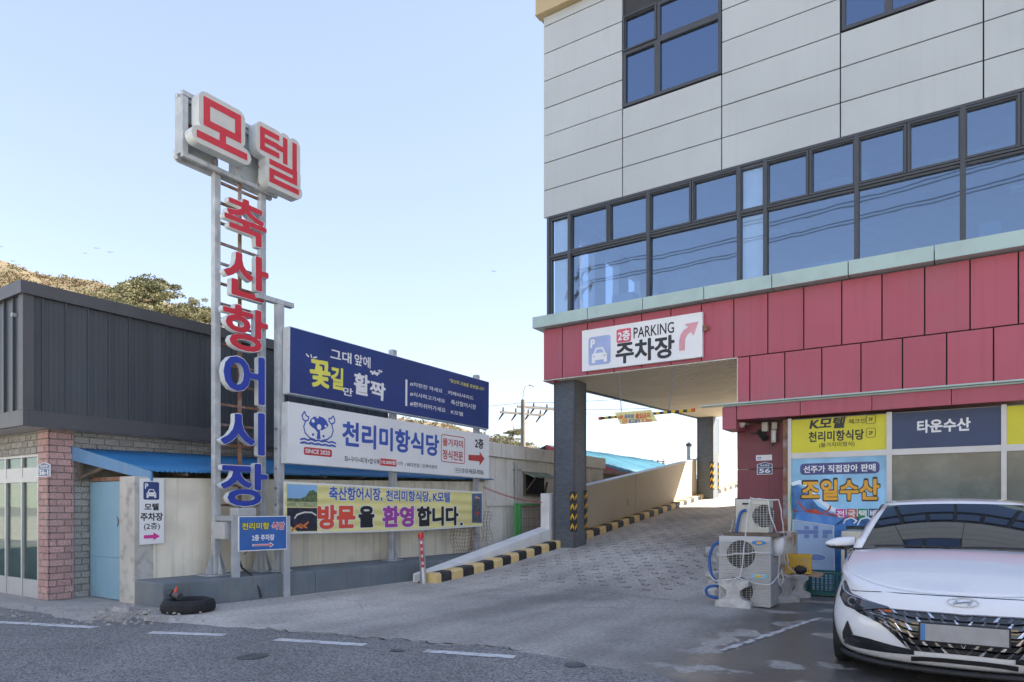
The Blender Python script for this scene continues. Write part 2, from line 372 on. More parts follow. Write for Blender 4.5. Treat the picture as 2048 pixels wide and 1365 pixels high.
    for j, o in pend:
        me = bpy.data.meshes.new_from_object(o.evaluated_get(dg)); dep = j['depth']
        n = len(me.vertices); V = np.zeros(n * 3); me.vertices.foreach_get('co', V); V = V.reshape(-1, 3)
        V2 = np.stack([V[:, 0], -(V[:, 2] - dep / 2) - j['dy'] - dep, V[:, 1]], 1) if dep else np.stack([V[:, 0], V[:, 2] * 0 - j['dy'], V[:, 1]], 1)
        me.vertices.foreach_set('co', V2.ravel()); me.update(); me.materials.clear(); me.materials.append(j['mat'])
        if dep and j['side']:
            me.materials.append(j['side'])
            me.polygons.foreach_set('material_index', [0 if p.normal.y < -.7 else 1 for p in me.polygons])
        me.name = j['name']; q = bpy.data.objects.new(j['name'], me); COL.objects.link(q); q.parent = j['par']
        if j['label']: q['label'] = j['label']
    for j, o in pend: bpy.data.objects.remove(o)

exec_marker = 0
# ================================================================ ground
def zr(y):       # height of the ramp along its run
    pts = ((-1.5, 0), (0, .02), (1, .08), (2, .17), (3, .27), (4.66, .45), (6, .605), (14.86, 1.65), (24, 2.72))
    if y <= pts[0][0]: return 0
    for (a, za), (b, zb) in zip(pts[:-1], pts[1:]):
        if y <= b: return za + (zb - za) * (y - a) / (b - a)
    return pts[-1][1]
def sm(t): t = max(0, min(1, t)); return t * t * (3 - 2 * t)
def zg(x, y):
    b = (1 - sm((x - 3.0) / 1.2)) if y < 4.4 else 1
    return .008 + zr(y) * b
earth = M('earth', (.3, .28, .24), .95, .3, .3)
asph = M('asphalt', (.19, .185, .175), .9, .1, .9, dirt=(.25, .24, .225), damt=.7, dscale=.8)
N, L = nodes(asph)   # aggregate: light and dark chips
p = N['Principled BSDF']; v = N.new('ShaderNodeTexVoronoi'); v.inputs['Scale'].default_value = 75; g = N.new('ShaderNodeNewGeometry'); L.new(g.outputs['Position'], v.inputs[0])
src = p.inputs['Base Color'].links[0].from_socket
sep = N.new('ShaderNodeSeparateColor'); L.new(v.outputs['Color'], sep.inputs[0]); mr = N.new('ShaderNodeMapRange'); L.new(sep.outputs[0], mr.inputs[0]); mr.inputs[3].default_value = .45; mr.inputs[4].default_value = 1.75
x = N.new('ShaderNodeMix'); x.data_type = 'RGBA'; x.blend_type = 'MULTIPLY'; x.inputs[0].default_value = 1; L.new(src, x.inputs[6]); L.new(mr.outputs[0], x.inputs[7]); L.new(x.outputs[2], p.inputs['Base Color'])
b = N.new('ShaderNodeBump'); b.inputs['Distance'].default_value = .006; L.new(v.outputs['Distance'], b.inputs['Height']); L.new(b.outputs[0], p.inputs['Normal'])
apr = M('apron_concrete', (.54, .5, .435), .88, .1, .8, dirt=(.33, .31, .28), damt=.75, dscale=.55, bump=.002, bscale=70)
N, L = nodes(apr); p = N['Principled BSDF']; src = p.inputs['Base Color'].links[0].from_socket
g = N.new('ShaderNodeNewGeometry')
n1 = N.new('ShaderNodeTexNoise'); n1.inputs['Scale'].default_value = 110; n1.inputs['Detail'].default_value = 3; L.new(g.outputs['Position'], n1.inputs[0])
mr = N.new('ShaderNodeMapRange'); L.new(n1.outputs[0], mr.inputs[0]); mr.inputs[1].default_value = .3; mr.inputs[2].default_value = .7; mr.inputs[3].default_value = .72; mr.inputs[4].default_value = 1.28
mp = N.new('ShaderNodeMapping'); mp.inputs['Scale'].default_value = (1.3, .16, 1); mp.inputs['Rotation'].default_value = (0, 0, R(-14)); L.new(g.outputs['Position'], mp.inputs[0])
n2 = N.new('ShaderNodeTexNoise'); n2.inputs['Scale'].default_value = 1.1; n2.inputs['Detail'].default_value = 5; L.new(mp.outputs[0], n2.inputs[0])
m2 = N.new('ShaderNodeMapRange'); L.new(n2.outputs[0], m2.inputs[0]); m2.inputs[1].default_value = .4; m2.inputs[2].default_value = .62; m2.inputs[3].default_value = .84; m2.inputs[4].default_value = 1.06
def mul(N, L, a, b2):
    x = N.new('ShaderNodeMix'); x.data_type = 'RGBA'; x.blend_type = 'MULTIPLY'; x.inputs[0].default_value = 1; L.new(a, x.inputs[6]); L.new(b2, x.inputs[7]); return x.outputs[2]
n5 = N.new('ShaderNodeTexNoise'); n5.inputs['Scale'].default_value = 22; n5.inputs['Detail'].default_value = 6; L.new(g.outputs['Position'], n5.inputs[0])
m5 = N.new('ShaderNodeMapRange'); L.new(n5.outputs[0], m5.inputs[0]); m5.inputs[1].default_value = .32; m5.inputs[2].default_value = .68; m5.inputs[3].default_value = .8; m5.inputs[4].default_value = 1.18
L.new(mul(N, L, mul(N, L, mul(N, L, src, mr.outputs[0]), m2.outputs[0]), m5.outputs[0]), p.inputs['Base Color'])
# darker worn wheel area right of the pale strip by the plinth
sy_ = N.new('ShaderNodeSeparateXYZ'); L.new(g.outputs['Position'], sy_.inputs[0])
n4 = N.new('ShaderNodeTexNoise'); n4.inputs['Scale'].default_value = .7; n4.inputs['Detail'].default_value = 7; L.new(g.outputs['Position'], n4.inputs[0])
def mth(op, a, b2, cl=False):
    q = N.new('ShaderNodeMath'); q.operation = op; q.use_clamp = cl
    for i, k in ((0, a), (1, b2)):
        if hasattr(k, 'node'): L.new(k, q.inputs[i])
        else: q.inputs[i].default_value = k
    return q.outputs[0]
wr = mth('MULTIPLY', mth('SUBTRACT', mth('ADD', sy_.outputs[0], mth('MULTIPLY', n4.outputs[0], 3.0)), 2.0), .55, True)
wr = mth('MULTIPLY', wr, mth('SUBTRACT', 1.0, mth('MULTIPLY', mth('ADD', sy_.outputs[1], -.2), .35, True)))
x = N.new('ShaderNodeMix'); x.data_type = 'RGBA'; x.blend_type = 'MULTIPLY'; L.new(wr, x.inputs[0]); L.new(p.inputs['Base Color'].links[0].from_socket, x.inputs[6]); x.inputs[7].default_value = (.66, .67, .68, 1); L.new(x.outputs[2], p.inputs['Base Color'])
# wet patch in front of the parked car: darker and glossier where water stands
sx = N.new('ShaderNodeSeparateXYZ'); L.new(g.outputs['Position'], sx.inputs[0])
def mth(op, a, b2, cl=False):
    q = N.new('ShaderNodeMath'); q.operation = op; q.use_clamp = cl
    for i, k in ((0, a), (1, b2)):
        if hasattr(k, 'node'): L.new(k, q.inputs[i])
        else: q.inputs[i].default_value = k
    return q.outputs[0]
n3 = N.new('ShaderNodeTexNoise'); n3.inputs['Scale'].default_value = 1.9; n3.inputs['Detail'].default_value = 9; L.new(g.outputs['Position'], n3.inputs[0])
wet = mth('MULTIPLY', mth('MULTIPLY', mth('SUBTRACT', sx.outputs[0], 5.0), 1.6, True), mth('MULTIPLY', mth('SUBTRACT', mth('ADD', n3.outputs[0], .0), .40), 26, True))
wet = mth('MULTIPLY', wet, mth('MULTIPLY', mth('SUBTRACT', 3.6, sx.outputs[1]), 2, True))
x = N.new('ShaderNodeMix'); x.data_type = 'RGBA'; x.blend_type = 'MULTIPLY'; L.new(wet, x.inputs[0]); L.new(p.inputs['Base Color'].links[0].from_socket, x.inputs[6]); x.inputs[7].default_value = (.36, .36, .36, 1); L.new(x.outputs[2], p.inputs['Base Color'])
for l in list(p.inputs['Roughness'].links): L.remove(l)
mr = N.new('ShaderNodeMapRange'); L.new(wet, mr.inputs[0]); mr.inputs[3].default_value = .88; mr.inputs[4].default_value = .3; L.new(mr.outputs[0], p.inputs['Roughness'])

o = MB().q((-600, -600, -.012), (600, -600, -.012), (600, 600, -.012), (-600, 600, -.012)).build('ground', earth); tag(o, 'bare earth around the buildings', None, kind='structure')
o = MB().q((-60, -12, 0), (60, -12, 0), (60, 9, 0), (-60, 9, 0)).build('road', asph); tag(o, 'grey asphalt street in front', None, kind='structure')
o = MB().q((-90, -90, 0), (90, -90, 0), (90, -12.02, 0), (-90, -12.02, 0)).build('bounce_yard', M('bounce_concrete', (.5, .455, .38), .9, .15, .3)); tag(o, 'pale concrete yard added out of view to bounce sunlight', None, kind='structure')  # pale yard added behind the viewpoint, reflects sun into the shaded street
# concrete apron and ramp, one height field with a ragged street edge
edge = [(-1.25, -4.6), (-.5, -4.72), (.97, -4.35), (2.5, -4.02), (3.98, -3.66), (5.5, -3.9), (7, -4.3), (14, -3.4)]
def ey(x):
    for (a, ya), (b, yb) in zip(edge[:-1], edge[1:]):
        if x <= b: return ya + (yb - ya) * (x - a) / (b - a)
    return edge[-1][1]
xs = [-1.25 + i * .16 for i in range(96)]; P = []
for k in range(61):
    row = []
    for x_ in xs:
        e = ey(x_) + .025 * math.sin(x_ * 7.3) + .025 * math.sin(x_ * 23 + 1) + random.uniform(-.025, .025)
        y = e + (4.6 - e) * (k / 60) ** 1.1; row.append((x_, y, zg(x_, y) + (-.012 if k == 0 else 0)))
    P.append(row)
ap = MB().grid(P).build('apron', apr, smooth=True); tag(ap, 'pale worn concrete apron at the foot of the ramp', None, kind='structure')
P = [[(x_, 4.6 + (24 - 4.6) * k / 50, zr(4.6 + (24 - 4.6) * k / 50) + .008) for x_ in (-.3, 1, 2.5, 4.2)] for k in range(51)]
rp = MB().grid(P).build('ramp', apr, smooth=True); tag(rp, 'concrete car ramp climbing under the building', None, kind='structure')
# pressed ring grooves in the ramp
ring = MB(); n = 14
for i in range(n):
    a, b2 = 2 * math.pi * i / n, 2 * math.pi * (i + 1) / n
    ring.q((.050 * math.cos(a), .050 * math.sin(a), 0), (.063 * math.cos(a), .063 * math.sin(a), -.0015), (.063 * math.cos(b2), .063 * math.sin(b2), -.0015), (.050 * math.cos(b2), .050 * math.sin(b2), 0))
rme = None; far = MB(); cnt = 0; groove = M('groove_dark', (.07, .07, .068), .9, .3, 30)
y = .9; k = 0
while y < 15:
    x_ = .42 + (k % 2) * .19
    while x_ < 3.75:
        if random.random() < .93:
            X_, Y_ = x_ + random.uniform(-.03, .03), y + random.uniform(-.03, .03); z = zg(X_, Y_) + .006; sl_ = math.atan((zg(X_, Y_ + .1) - zg(X_, Y_ - .1)) / .2); sx_ = math.atan((zg(X_ + .1, Y_) - zg(X_ - .1, Y_)) / .2)
            if cnt < 290:
                if rme is None: q = ring.build('ring_groove', groove, ap); rme = q.data
                else: q = bpy.data.objects.new('ring_groove', rme); COL.objects.link(q); q.parent = ap
                q.location = (X_, Y_, z); q.rotation_euler = (sl_, -sx_, 0); cnt += 1
            else:
                for f in ring.f: far.q(*[(X_ + ring.v[i][0], Y_ + ring.v[i][1], z + ring.v[i][2] + ring.v[i][1] * sl_) for i in f])
        x_ += .38
    y += .31; k += 1
far.build('ring_groove', groove, rp)['kind'] = 'stuff'
# broken joint between asphalt and concrete, cracks, round repair spots
crk = M('crack_dark', (.06, .058, .055), .95, .2, 20)
def crack(label, pts, wd, zz=.010):
    up = []; dn = []
    for (xa, ya), (xb, yb) in zip(pts[:-1], pts[1:]):
        n_ = max(2, int(math.hypot(xb - xa, yb - ya) / .05))
        for i in range(n_): x_ = xa + (xb - xa) * i / n_ + random.gauss(0, .006); y_ = ya + (yb - ya) * i / n_ + random.gauss(0, .008); q_ = wd * random.uniform(.2, 1.2); z_ = (zg(x_, y_) if y_ > ey(x_) else 0) + .004; up.append((x_, y_ + q_, z_)); dn.append((x_, y_ - q_, z_))
    tag(MB().grid([dn, up]).build('crack', crk), label, None, kind='structure')
E_ = lambda x_, d=0: (x_, ey(x_) + .025 * math.sin(x_ * 7.3) + .025 * math.sin(x_ * 23 + 1) + d)
crack('ragged crack where asphalt meets the concrete apron', [E_(1.1 + i * .07, .03) for i in range(44)], .012)
crack('crack running across the apron before the ramp', [(3.0, -1.4), (3.5, -.9), (3.9, -.75), (4.6, -.2)], .006)
crack('expansion joint across the foot of the ramp', [(.1, .25), (1.6, .28), (3.1, .3), (4.2, .3)], .007)
crack('crack from the plinth across the apron', [(-.7, -2.0), (-.1, -2.3), (.4, -2.2), (1.0, -2.7)], .005)
for u_, v_, a_, lab in ((507, 1312, .13, 'dark round oil spot on the asphalt, left one'), (795, 1301, .07, 'small dark oil spot on the asphalt beyond the third dash'), (1150, 1330, .1, 'faint dark spot near the bottom centre')):
    c_0 = PZ(u_, v_, .005); m = MB(); m.q(*[(c_0.x + a_ * random.uniform(.7, 1.2) * math.cos(t_), c_0.y + a_ * random.uniform(.7, 1.2) * math.sin(t_), .006 if c_0.y < ey(c_0.x) else .02) for t_ in [6.283 * i / 18 for i in range(18)]]); tag(m.build('oil_stain', M('stain_dark', (.1, .098, .093), .8, .3, 9) if 'stain_dark' not in MT else MT['stain_dark']), lab, None, kind='structure')
# faint painted bay line beside the car
m = MB(); a = PZ(1440, 1302, .0125); b = PZ(1640, 1236, .0125); d = (b - a).normalized(); nn = Vector((-d.y, d.x, 0)) * .05; up = []; dn = []
for i in range(41): c = a + (b - a) * i / 40; up.append(c + nn * random.uniform(.3, 1.1)); dn.append(c - nn * random.uniform(.3, 1.1))
tag(m.grid([dn, up]).build('bay_line', M('bay_paint', (.5, .5, .48), .8, .1, 8, dirt=(.16, .16, .15), damt=1.0, dscale=7)), 'worn white parking bay line beside the car', None, kind='structure')
# dashed white line, worn
mk = M('road_paint', (.62, .62, .6), .75, .08, 4, dirt=(.2, .2, .2), damt=.75, dscale=9)
def dash(u0, v0, u1, v1, wd=.13):
    a = PZ(u0, v0, .004); b = PZ(u1, v1, .004); d = (b - a).normalized(); nn = Vector((-d.y, d.x, 0)) * wd / 2; m = MB(); K = 24; up = []; dn = []
    for i in range(K + 1):
        c = a + (b - a) * i / K; up.append(c + nn * random.uniform(.86, 1.05)); dn.append(c - nn * random.uniform(.86, 1.05))
    m.grid([dn, up]); tag(m.build('road_marking', mk), 'worn white dash painted on the asphalt', None, kind='structure')
for d in ((-160, 1236, 190, 1255), (300, 1265, 450, 1270), (552, 1279, 730, 1290), (850, 1302, 1030, 1314)): dash(*d)
# old broken footway slab at the corner building
P = []
for k in range(9):
    row = []
    for i in range(43):
        x_ = -7 + i * .148; e = -5.32 + .035 * (x_ + 7) + .05 * math.sin(x_ * 5) + random.uniform(-.04, .04); yy = e + (-3.7 - e) * k / 8
        row.append((x_, yy, (.03 if 0 < k and i < 41 else .0) + random.uniform(-.006, .006)))
    P.append(row)
tag(MB().grid(P).build('pavement', conc, smooth=False), 'cracked old concrete footway along the shop', None, kind='structure')

# ================================================================ motel building
mot = thing('motel_building', 'large grey and red panelled motel block over a drive-through ramp', 'building', (-.28, 4, 0))
XR = 26; YB = 14.9; TOP = 16.6
def part(name, mat, *a, **k): return box(name, mat, mot, *a, **k)
# backing behind the panels
m = MB(); m.box(-.25, XR, 4.06, 4.3, 7.74, 9.56); m.box(-.25, 1.60, 4.06, 4.3, 9.56, 11.45); m.box(3.68, 5.72, 4.06, 4.3, 9.56, 11.45); m.box(7.8, XR, 4.06, 4.3, 9.56, 11.45)
m.box(-.25, XR, 4.06, 4.3, 11.45, 12.5)
m.build('wall', joint, mot)
MB().box(-.25, XR, 4.3, YB, 12.5, TOP).box(-.25, XR, 4.06, 4.3, 12.5, TOP).build('upper_storeys', clad, mot)
MB().box(-.26, -.0, 4.31, YB, 8.2, 12.5).box(XR - .3, XR, 4.31, YB, 0, 12.5).box(-.0, XR - .3, YB - .25, YB, 8.2, 12.5).build('side_wall', clad, mot)
# grey cladding panels
zs = [7.72 + .605 * i for i in range(9)]; cols = [(-.28, 1.62), (1.62, 3.66), (3.66, 5.71), (5.71, 7.75), (7.75, 9.8), (9.8, 11.85)]
g = .011
for ci, (a, b) in enumerate(cols):
    for k in range(8):
        z0, z1 = zs[k], min(zs[k + 1], 12.17)
        if z1 - z0 < .05: continue
        if ci in (1, 3) and 9.5 < z0 < 11.4: continue
        if ci in (1, 3) and k == 6 and False: continue
        part('cladding_panel', clad, a + g, b - g, 3.995 + random.uniform(-.002, .002), 4.055, z0 + g, z1 - g)
k = -.4
while k < 12: part('ledge_panel', gold, k, min(k + 1.19, 12), 3.86, 4.3, 12.2, 12.9); part('ledge_soffit', gold, k, k + 1.19, 3.84, 4.05, 12.17, 12.198); k += 1.2
# red panels
m = MB(); m.box(-.26, XR, 4.06, 4.25, 4.14, 5.5); m.box(3.98, XR, 4.06, 4.25, 3.2, 4.14); m.build('wall', joint, mot)
top = [-.28, .2] + [.2 + .6146 * i for i in range(1, 20)]
for a, b in zip(top[:-1], top[1:]):
    part('red_panel', red, a + g, b - g, 3.995, 4.055, 4.13 + g, 5.24)
bj = [3.965] + [4.18 + .6165 * i for i in range(0, 13)]
for a, b in zip(bj[:-1], bj[1:]): part('red_panel', red, a + (g if a > 4 else 0), b - g, 3.995, 4.055, 3.23, 4.13 - g)
m = MB().box(-.278, -.02, 4.0, 4.32, 4.10, 4.128).box(3.967, 4.2, 4.06, 6, 3.3, 4.1); m.build('soffit_trim', red, mot)
# white bead along the opening edge
bead = M('edge_bead', (.6, .58, .5), .7, .2, 20)
MB().box(-.29, 3.96, 3.985, 4.0, 4.112, 4.13).box(3.95, 3.965, 3.985, 4.0, 3.25, 4.13).build('edge_bead', bead, mot)
# cornice
cx_ = [-.44, .92, 2.15, 3.385, 4.62, 5.86, 7.1, 8.34, 9.58, 10.8]
for a, b in zip(cx_[:-1], cx_[1:]): part('cornice_panel', green, a + .008, b - .008, 3.78, 4.2, 5.26, 5.5)
part('cornice_end', green, -.44, -.30, 4.21, 6, 5.26, 5.5)
# drive-through soffit made of boards
for i in range(5):
    y0 = 4.08 + i * 2.1; y1 = y0 + 2.085; za, zb = 4.12 + .028 * (y0 - 4), 4.12 + .028 * (y1 - 4)
    MB().hexa([(-.2, y0, za), (4.6, y0, za), (4.6, y1, zb), (-.2, y1, zb), (-.2, y0, za + .05), (4.6, y0, za + .05), (4.6, y1, zb + .05), (-.2, y1, zb + .05)]).build('soffit_board', soff, mot)
N, L = nodes(soff); p = N['Principled BSDF']; wv = N.new('ShaderNodeTexWave'); wv.wave_type = 'BANDS'; wv.bands_direction = 'X'; wv.inputs['Scale'].default_value = 4.6; wv.inputs['Distortion'].default_value = .4; wv.inputs['Detail'].default_value = 2
ge = N.new('ShaderNodeNewGeometry'); L.new(ge.outputs['Position'], wv.inputs[0]); b = N.new('ShaderNodeBump'); b.inputs['Distance'].default_value = .012; L.new(wv.outputs['Color'], b.inputs['Height']); L.new(b.outputs[0], p.inputs['Normal'])
src = p.inputs['Base Color'].links[0].from_socket; mr = N.new('ShaderNodeMapRange'); L.new(wv.outputs['Color'], mr.inputs[0]); mr.inputs[3].default_value = .72; mr.inputs[4].default_value = 1.1; L.new(mul(N, L, src, mr.outputs[0]), p.inputs['Base Color'])
MB().hexa([(-.3, 4.32, 4.1), (-.2, 4.32, 4.1), (-.2, YB, 4.40), (-.3, YB, 4.40), (-.3, 4.32, 5.25), (-.2, 4.32, 5.25), (-.2, YB, 5.25), (-.3, YB, 5.25)]).build('side_fascia', frame, mot)
part('floor_slab', conc, -.19, XR - .3, 4.3, YB - .26, 5.2, 5.42)
MB().box(3.79, 4.0, 4.62, 14.0, 0, 4.4).box(4.0, XR - .3, 8.5, 8.7, 0, 5.2).build('core_wall', para, mot)
# pillars
for k, y0 in enumerate((4.28, 14.25)):
    z0 = zr(y0) - .2; ztop = 4.12 + .028 * (y0 - 4); x0, x1, dy_ = (-.17, .35, .54) if k == 0 else (-.22, .33, .62)
    m = MB().box(x0, x1, y0, y0 + dy_, z0, ztop)
    pl = m.build('pillar', [pill, pill][k], mot)
    tr = MB()
    for xx, yy in ((x0, y0), (x1 - .035, y0), (x1 - .035, y0 + dy_ - .035)): tr.box(xx - .006, xx + .041, yy - .006, yy + .041, z0, ztop - .01)
    tr.build('corner_trim', dtrim, pl)
for mt, fr in ((pill, 34),):
    N, L = nodes(mt); p = N['Principled BSDF']; br = N.new('ShaderNodeTexBrick'); br.inputs['Scale'].default_value = 1; br.inputs['Brick Width'].default_value = .09; br.inputs['Row Height'].default_value = .028; br.inputs['Mortar Size'].default_value = .003
    br.inputs['Color1'].default_value = (1, 1, 1, 1); br.inputs['Color2'].default_value = (.75, .75, .75, 1); br.inputs['Mortar'].default_value = (.35, .35, .35, 1)
    ge = N.new('ShaderNodeNewGeometry'); sp = N.new('ShaderNodeSeparateXYZ'); cb = N.new('ShaderNodeCombineXYZ'); L.new(ge.outputs['Position'], sp.inputs[0])
    ad = N.new('ShaderNodeMath'); L.new(sp.outputs[0], ad.inputs[0]); L.new(sp.outputs[1], ad.inputs[1]); L.new(ad.outputs[0], cb.inputs[0]); L.new(sp.outputs[2], cb.inputs[1]); L.new(cb.outputs[0], br.inputs[0])
    src = p.inputs['Base Color'].links[0].from_socket; L.new(mul(N, L, src, br.outputs[0]), p.inputs['Base Color'])
    b = N.new('ShaderNodeBump'); b.inputs['Distance'].default_value = .006; L.new(br.outputs['Color'], b.inputs['Height']); L.new(b.outputs[0], p.inputs['Normal'])
# second-floor window band
def window(name, x0, x1, z0, z1, glass=win, sash=False, rev=0, y=4.02, fw=.045):
    """one light: dark frame ring with its pane"""
    f = MB(); w_ = fw
    f.box(x0, x1, y, y + .09, z0, z0 + w_); f.box(x0, x1, y, y + .09, z1 - w_, z1); f.box(x0, x0 + w_, y, y + .09, z0 + w_, z1 - w_); f.box(x1 - w_, x1, y, y + .09, z0 + w_, z1 - w_)
    if sash:
        q = .03; f.box(x0 + .01, x1 - .01, y - .03, y - .002, z0 + .01, z0 + .01 + q); f.box(x0 + .01, x1 - .01, y - .03, y - .002, z1 - .01 - q, z1 - .01); f.box(x0 + .01, x0 + .01 + q, y - .03, y - .002, z0 + .01 + q, z1 - .01 - q); f.box(x1 - .01 - q, x1 - .01, y - .03, y - .002, z0 + .01 + q, z1 - .01 - q)
    fo = f.build(name, frame, mot)
    xa, xb, za, zb = x0 + w_ - .005, x1 - w_ + .005, z0 + w_ - .005, z1 - w_ + .005; j = [y + .048 + random.uniform(-.004, .004) for _ in range(3)]; j.append(j[0] + j[2] - j[1])
    MB().hexa([(xa, j[0], za), (xb, j[1], za), (xb, j[1] + .006, za), (xa, j[0] + .006, za), (xa, j[3], zb), (xb, j[2], zb), (xb, j[2] + .006, zb), (xa, j[3] + .006, zb)]).build('pane', glass, fo)
xu = [(-.12, .37), (.37, 1.295), (1.295, 2.18), (2.18, 3.075), (3.075, 3.98), (3.98, 4.455), (4.455, 5.205), (5.205, 5.96), (5.96, 6.71), (6.71, 7.48), (7.48, 8.22), (8.22, 8.95), (8.95, 9.7)]
for i, (a, b) in enumerate(xu): window('window', a, b, 6.84, 7.68, glass=win3 if i in (0, 5) else win, sash=i not in (0, 5), fw=.05 if i in (0, 5) else .06)
for a, b in ((-.12, .37), (.37, 2.18), (2.18, 3.98), (3.98, 4.455), (4.455, 5.96), (5.96, 7.48), (7.48, 8.95), (8.95, 9.7)): window('window', a, b, 5.44, 6.80, glass=win3 if b - a < .6 and a < 5 else win, fw=.04)
MB().box(-.19, -.125, 3.99, 4.16, 5.5, 7.7).box(-.12, 9.7, 4.0, 4.12, 7.685, 7.735).box(-.12, 9.7, 3.99, 4.12, 6.803, 6.837).build('window_band_frame', frame, mot)
for x_ in (.37, 2.18, 3.98, 4.455, 5.96, 7.48, 8.95): part('mullion', frame, x_ - .035, x_ + .035, 3.985, 4.015, 5.5, 7.7)
# inside the second floor: ceiling, columns behind the narrow lights, window openings on the far sides
cur = M('blind_blue', (.8, .84, .86), .7)
m = MB(); m.box(0, XR, 4.4, YB - .26, 8.0, 8.1)
m.build('ceiling', inner, mot)
m = MB()
yy = 4.7
for y0, y1 in ((4.4, 5.2), (6.0, 6.6), (7.4, 8.0), (8.8, 9.4), (10.2, 10.8), (11.6, 14.6)): m.box(-.2, -.02, y0, y1, 5.43, 8.0)
m.box(-.2, -.02, 4.4, 14.6, 5.43, 5.95); m.box(-.2, -.02, 4.4, 14.6, 7.6, 8.0)
x0 = 0
for x0 in (0, 1.6, 3.2, 4.8): m.box(x0, x0 + (1.0 if x0 < 4 else 25), 14.4, 14.6, 5.43, 8.0)
m.box(0, XR, 14.4, 14.6, 5.43, 6.0); m.box(0, XR, 14.4, 14.6, 7.5, 8.0)
m.build('inner_wall', inner, mot)
for a, b in ((-.06, .3), (4.02, 4.42)): part('pier', cur, a, b, 4.13, 4.18, 5.45, 7.65)
acm = MB()
for a, b in ((5.0, 5.9),): acm.box(a, b, 6.2, 7.1, 7.93, 7.99)
acm.build('ceiling_cassette', signw, mot)
for x_, y_ in ((1.2, 6.0), (2.9, 8.2), (6.9, 6.4), (8.3, 8.6)): part('ceiling_panel', signw, x_, x_ + 1.1, y_, y_ + .28, 7.95, 7.995)
for x_, w_, h_ in ((1.1, .5, .5), (2.4, .9, .28), (5.0, .8, .4), (6.3, .7, .3), (7.7, .3, .55)): part('shelf_item', inner, x_, x_ + w_, 4.6, 4.9, 5.43, 5.43 + h_)
# upper windows
def upwin(x0, x1, xm, zt):
    z0 = 9.57; z1 = 11.43
    for a, b, c, d, s2 in ((x0, xm, zt, z1, True), (x0, xm, z0, zt, False), (xm, x1, zt, z1, False), (xm, x1, z0, zt, False)): window('window', a, b, c, d, glass=win2, sash=s2, y=4.0, fw=.06)
    part('room_wall', inner, x0, x1, 6.5, 6.6, 9.3, 11.6)
    part('curtain', cur, x0 + .05, x0 + .25, 4.35, 4.5, 9.5, 11.5)
upwin(1.63, 3.65, 2.37, 10.69); upwin(5.73, 7.74, 6.44, 10.69)
# canopy over the shopfront
MB().box(3.30, XR, 3.80, 4.0, 3.235, 3.26).box(3.72, XR, 3.88, 4.0, 3.205, 3.232).build('canopy_flashing', green, mot)
fx = [3.965, 5.075, 6.205, 7.33, 8.46, 9.6, 10.7]
part('fascia_panel', red, 3.70, 3.955, 3.9, 4.55, 2.785, 3.2)
for a, b in zip(fx[:-1], fx[1:]): part('fascia_panel', red, a + .006, b - .006, 3.9, 3.99, 2.955, 3.2)
part('fascia_back', joint, 3.97, XR, 3.992, 4.0, 2.98, 3.2)
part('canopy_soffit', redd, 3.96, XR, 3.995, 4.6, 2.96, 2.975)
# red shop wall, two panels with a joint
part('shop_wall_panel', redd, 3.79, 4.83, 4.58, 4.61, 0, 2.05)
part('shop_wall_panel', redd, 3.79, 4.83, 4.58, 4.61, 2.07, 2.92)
# shopfront: aluminium grid, glass
YS = 4.12
SX = [PY(1583, 900, YS).x, PY(1773, 900, YS).x, PY(1784, 900, YS).x, PY(2002, 900, YS).x, PY(2013, 900, YS).x, 9.66]
ZT = PY(1585, 907, YS).z; ZB = PY(1585, 918, YS).z
f = MB()
f.box(SX[0] - .06, SX[0], YS - .02, YS + .09, 0, 2.93); f.box(SX[1], SX[2], YS - .02, YS + .09, 0, 2.93); f.box(SX[3], SX[4], YS - .02, YS + .09, 0, 2.93); f.box(9.66, 9.72, YS - .02, YS + .09, 0, 2.93)
BAY = ((SX[0], SX[1]), (SX[2], SX[3]), (SX[4], SX[5]))
for a, b in BAY: f.box(a, b, YS - .01, YS + .08, ZB, ZT); f.box(a, b, YS - .01, YS + .08, .0, .12)
f.build('shopfront_frame', alum, mot)
for a, b in BAY:
    MB().box(a, b, YS + .03, YS + .038, .12, ZB).build('shop_pane', shopg, mot)
    MB().box(a, b, YS + .03, YS + .038, ZT, 2.92).build('shop_pane', shopg, mot)
MB().box(4.74, SX[0] - .061, YS, YS + .06, 0, 2.92).box(SX[0] - .07, SX[0] - .062, YS + .06, 4.6, 0, 2.92).build('shop_wall_trim', rust, mot)
part('shop_floor', conc, 4.1, XR - .4, 4.67, 8.4, 0.01, .03); part('shop_ceiling', inner, 4.1, XR - .4, 4.67, 8.4, 3.0, 3.05)
lm = bpy.data.materials.new('lit_tube'); lm.use_nodes = True; lm.node_tree.nodes['Principled BSDF'].inputs['Emission Color'].default_value = (1, .95, .85, 1); lm.node_tree.nodes['Principled BSDF'].inputs['Emission Strength'].default_value = 6
part('ceiling_lamp', lm, 8.5, 9.6, 6.2, 6.3, 2.55, 2.6)

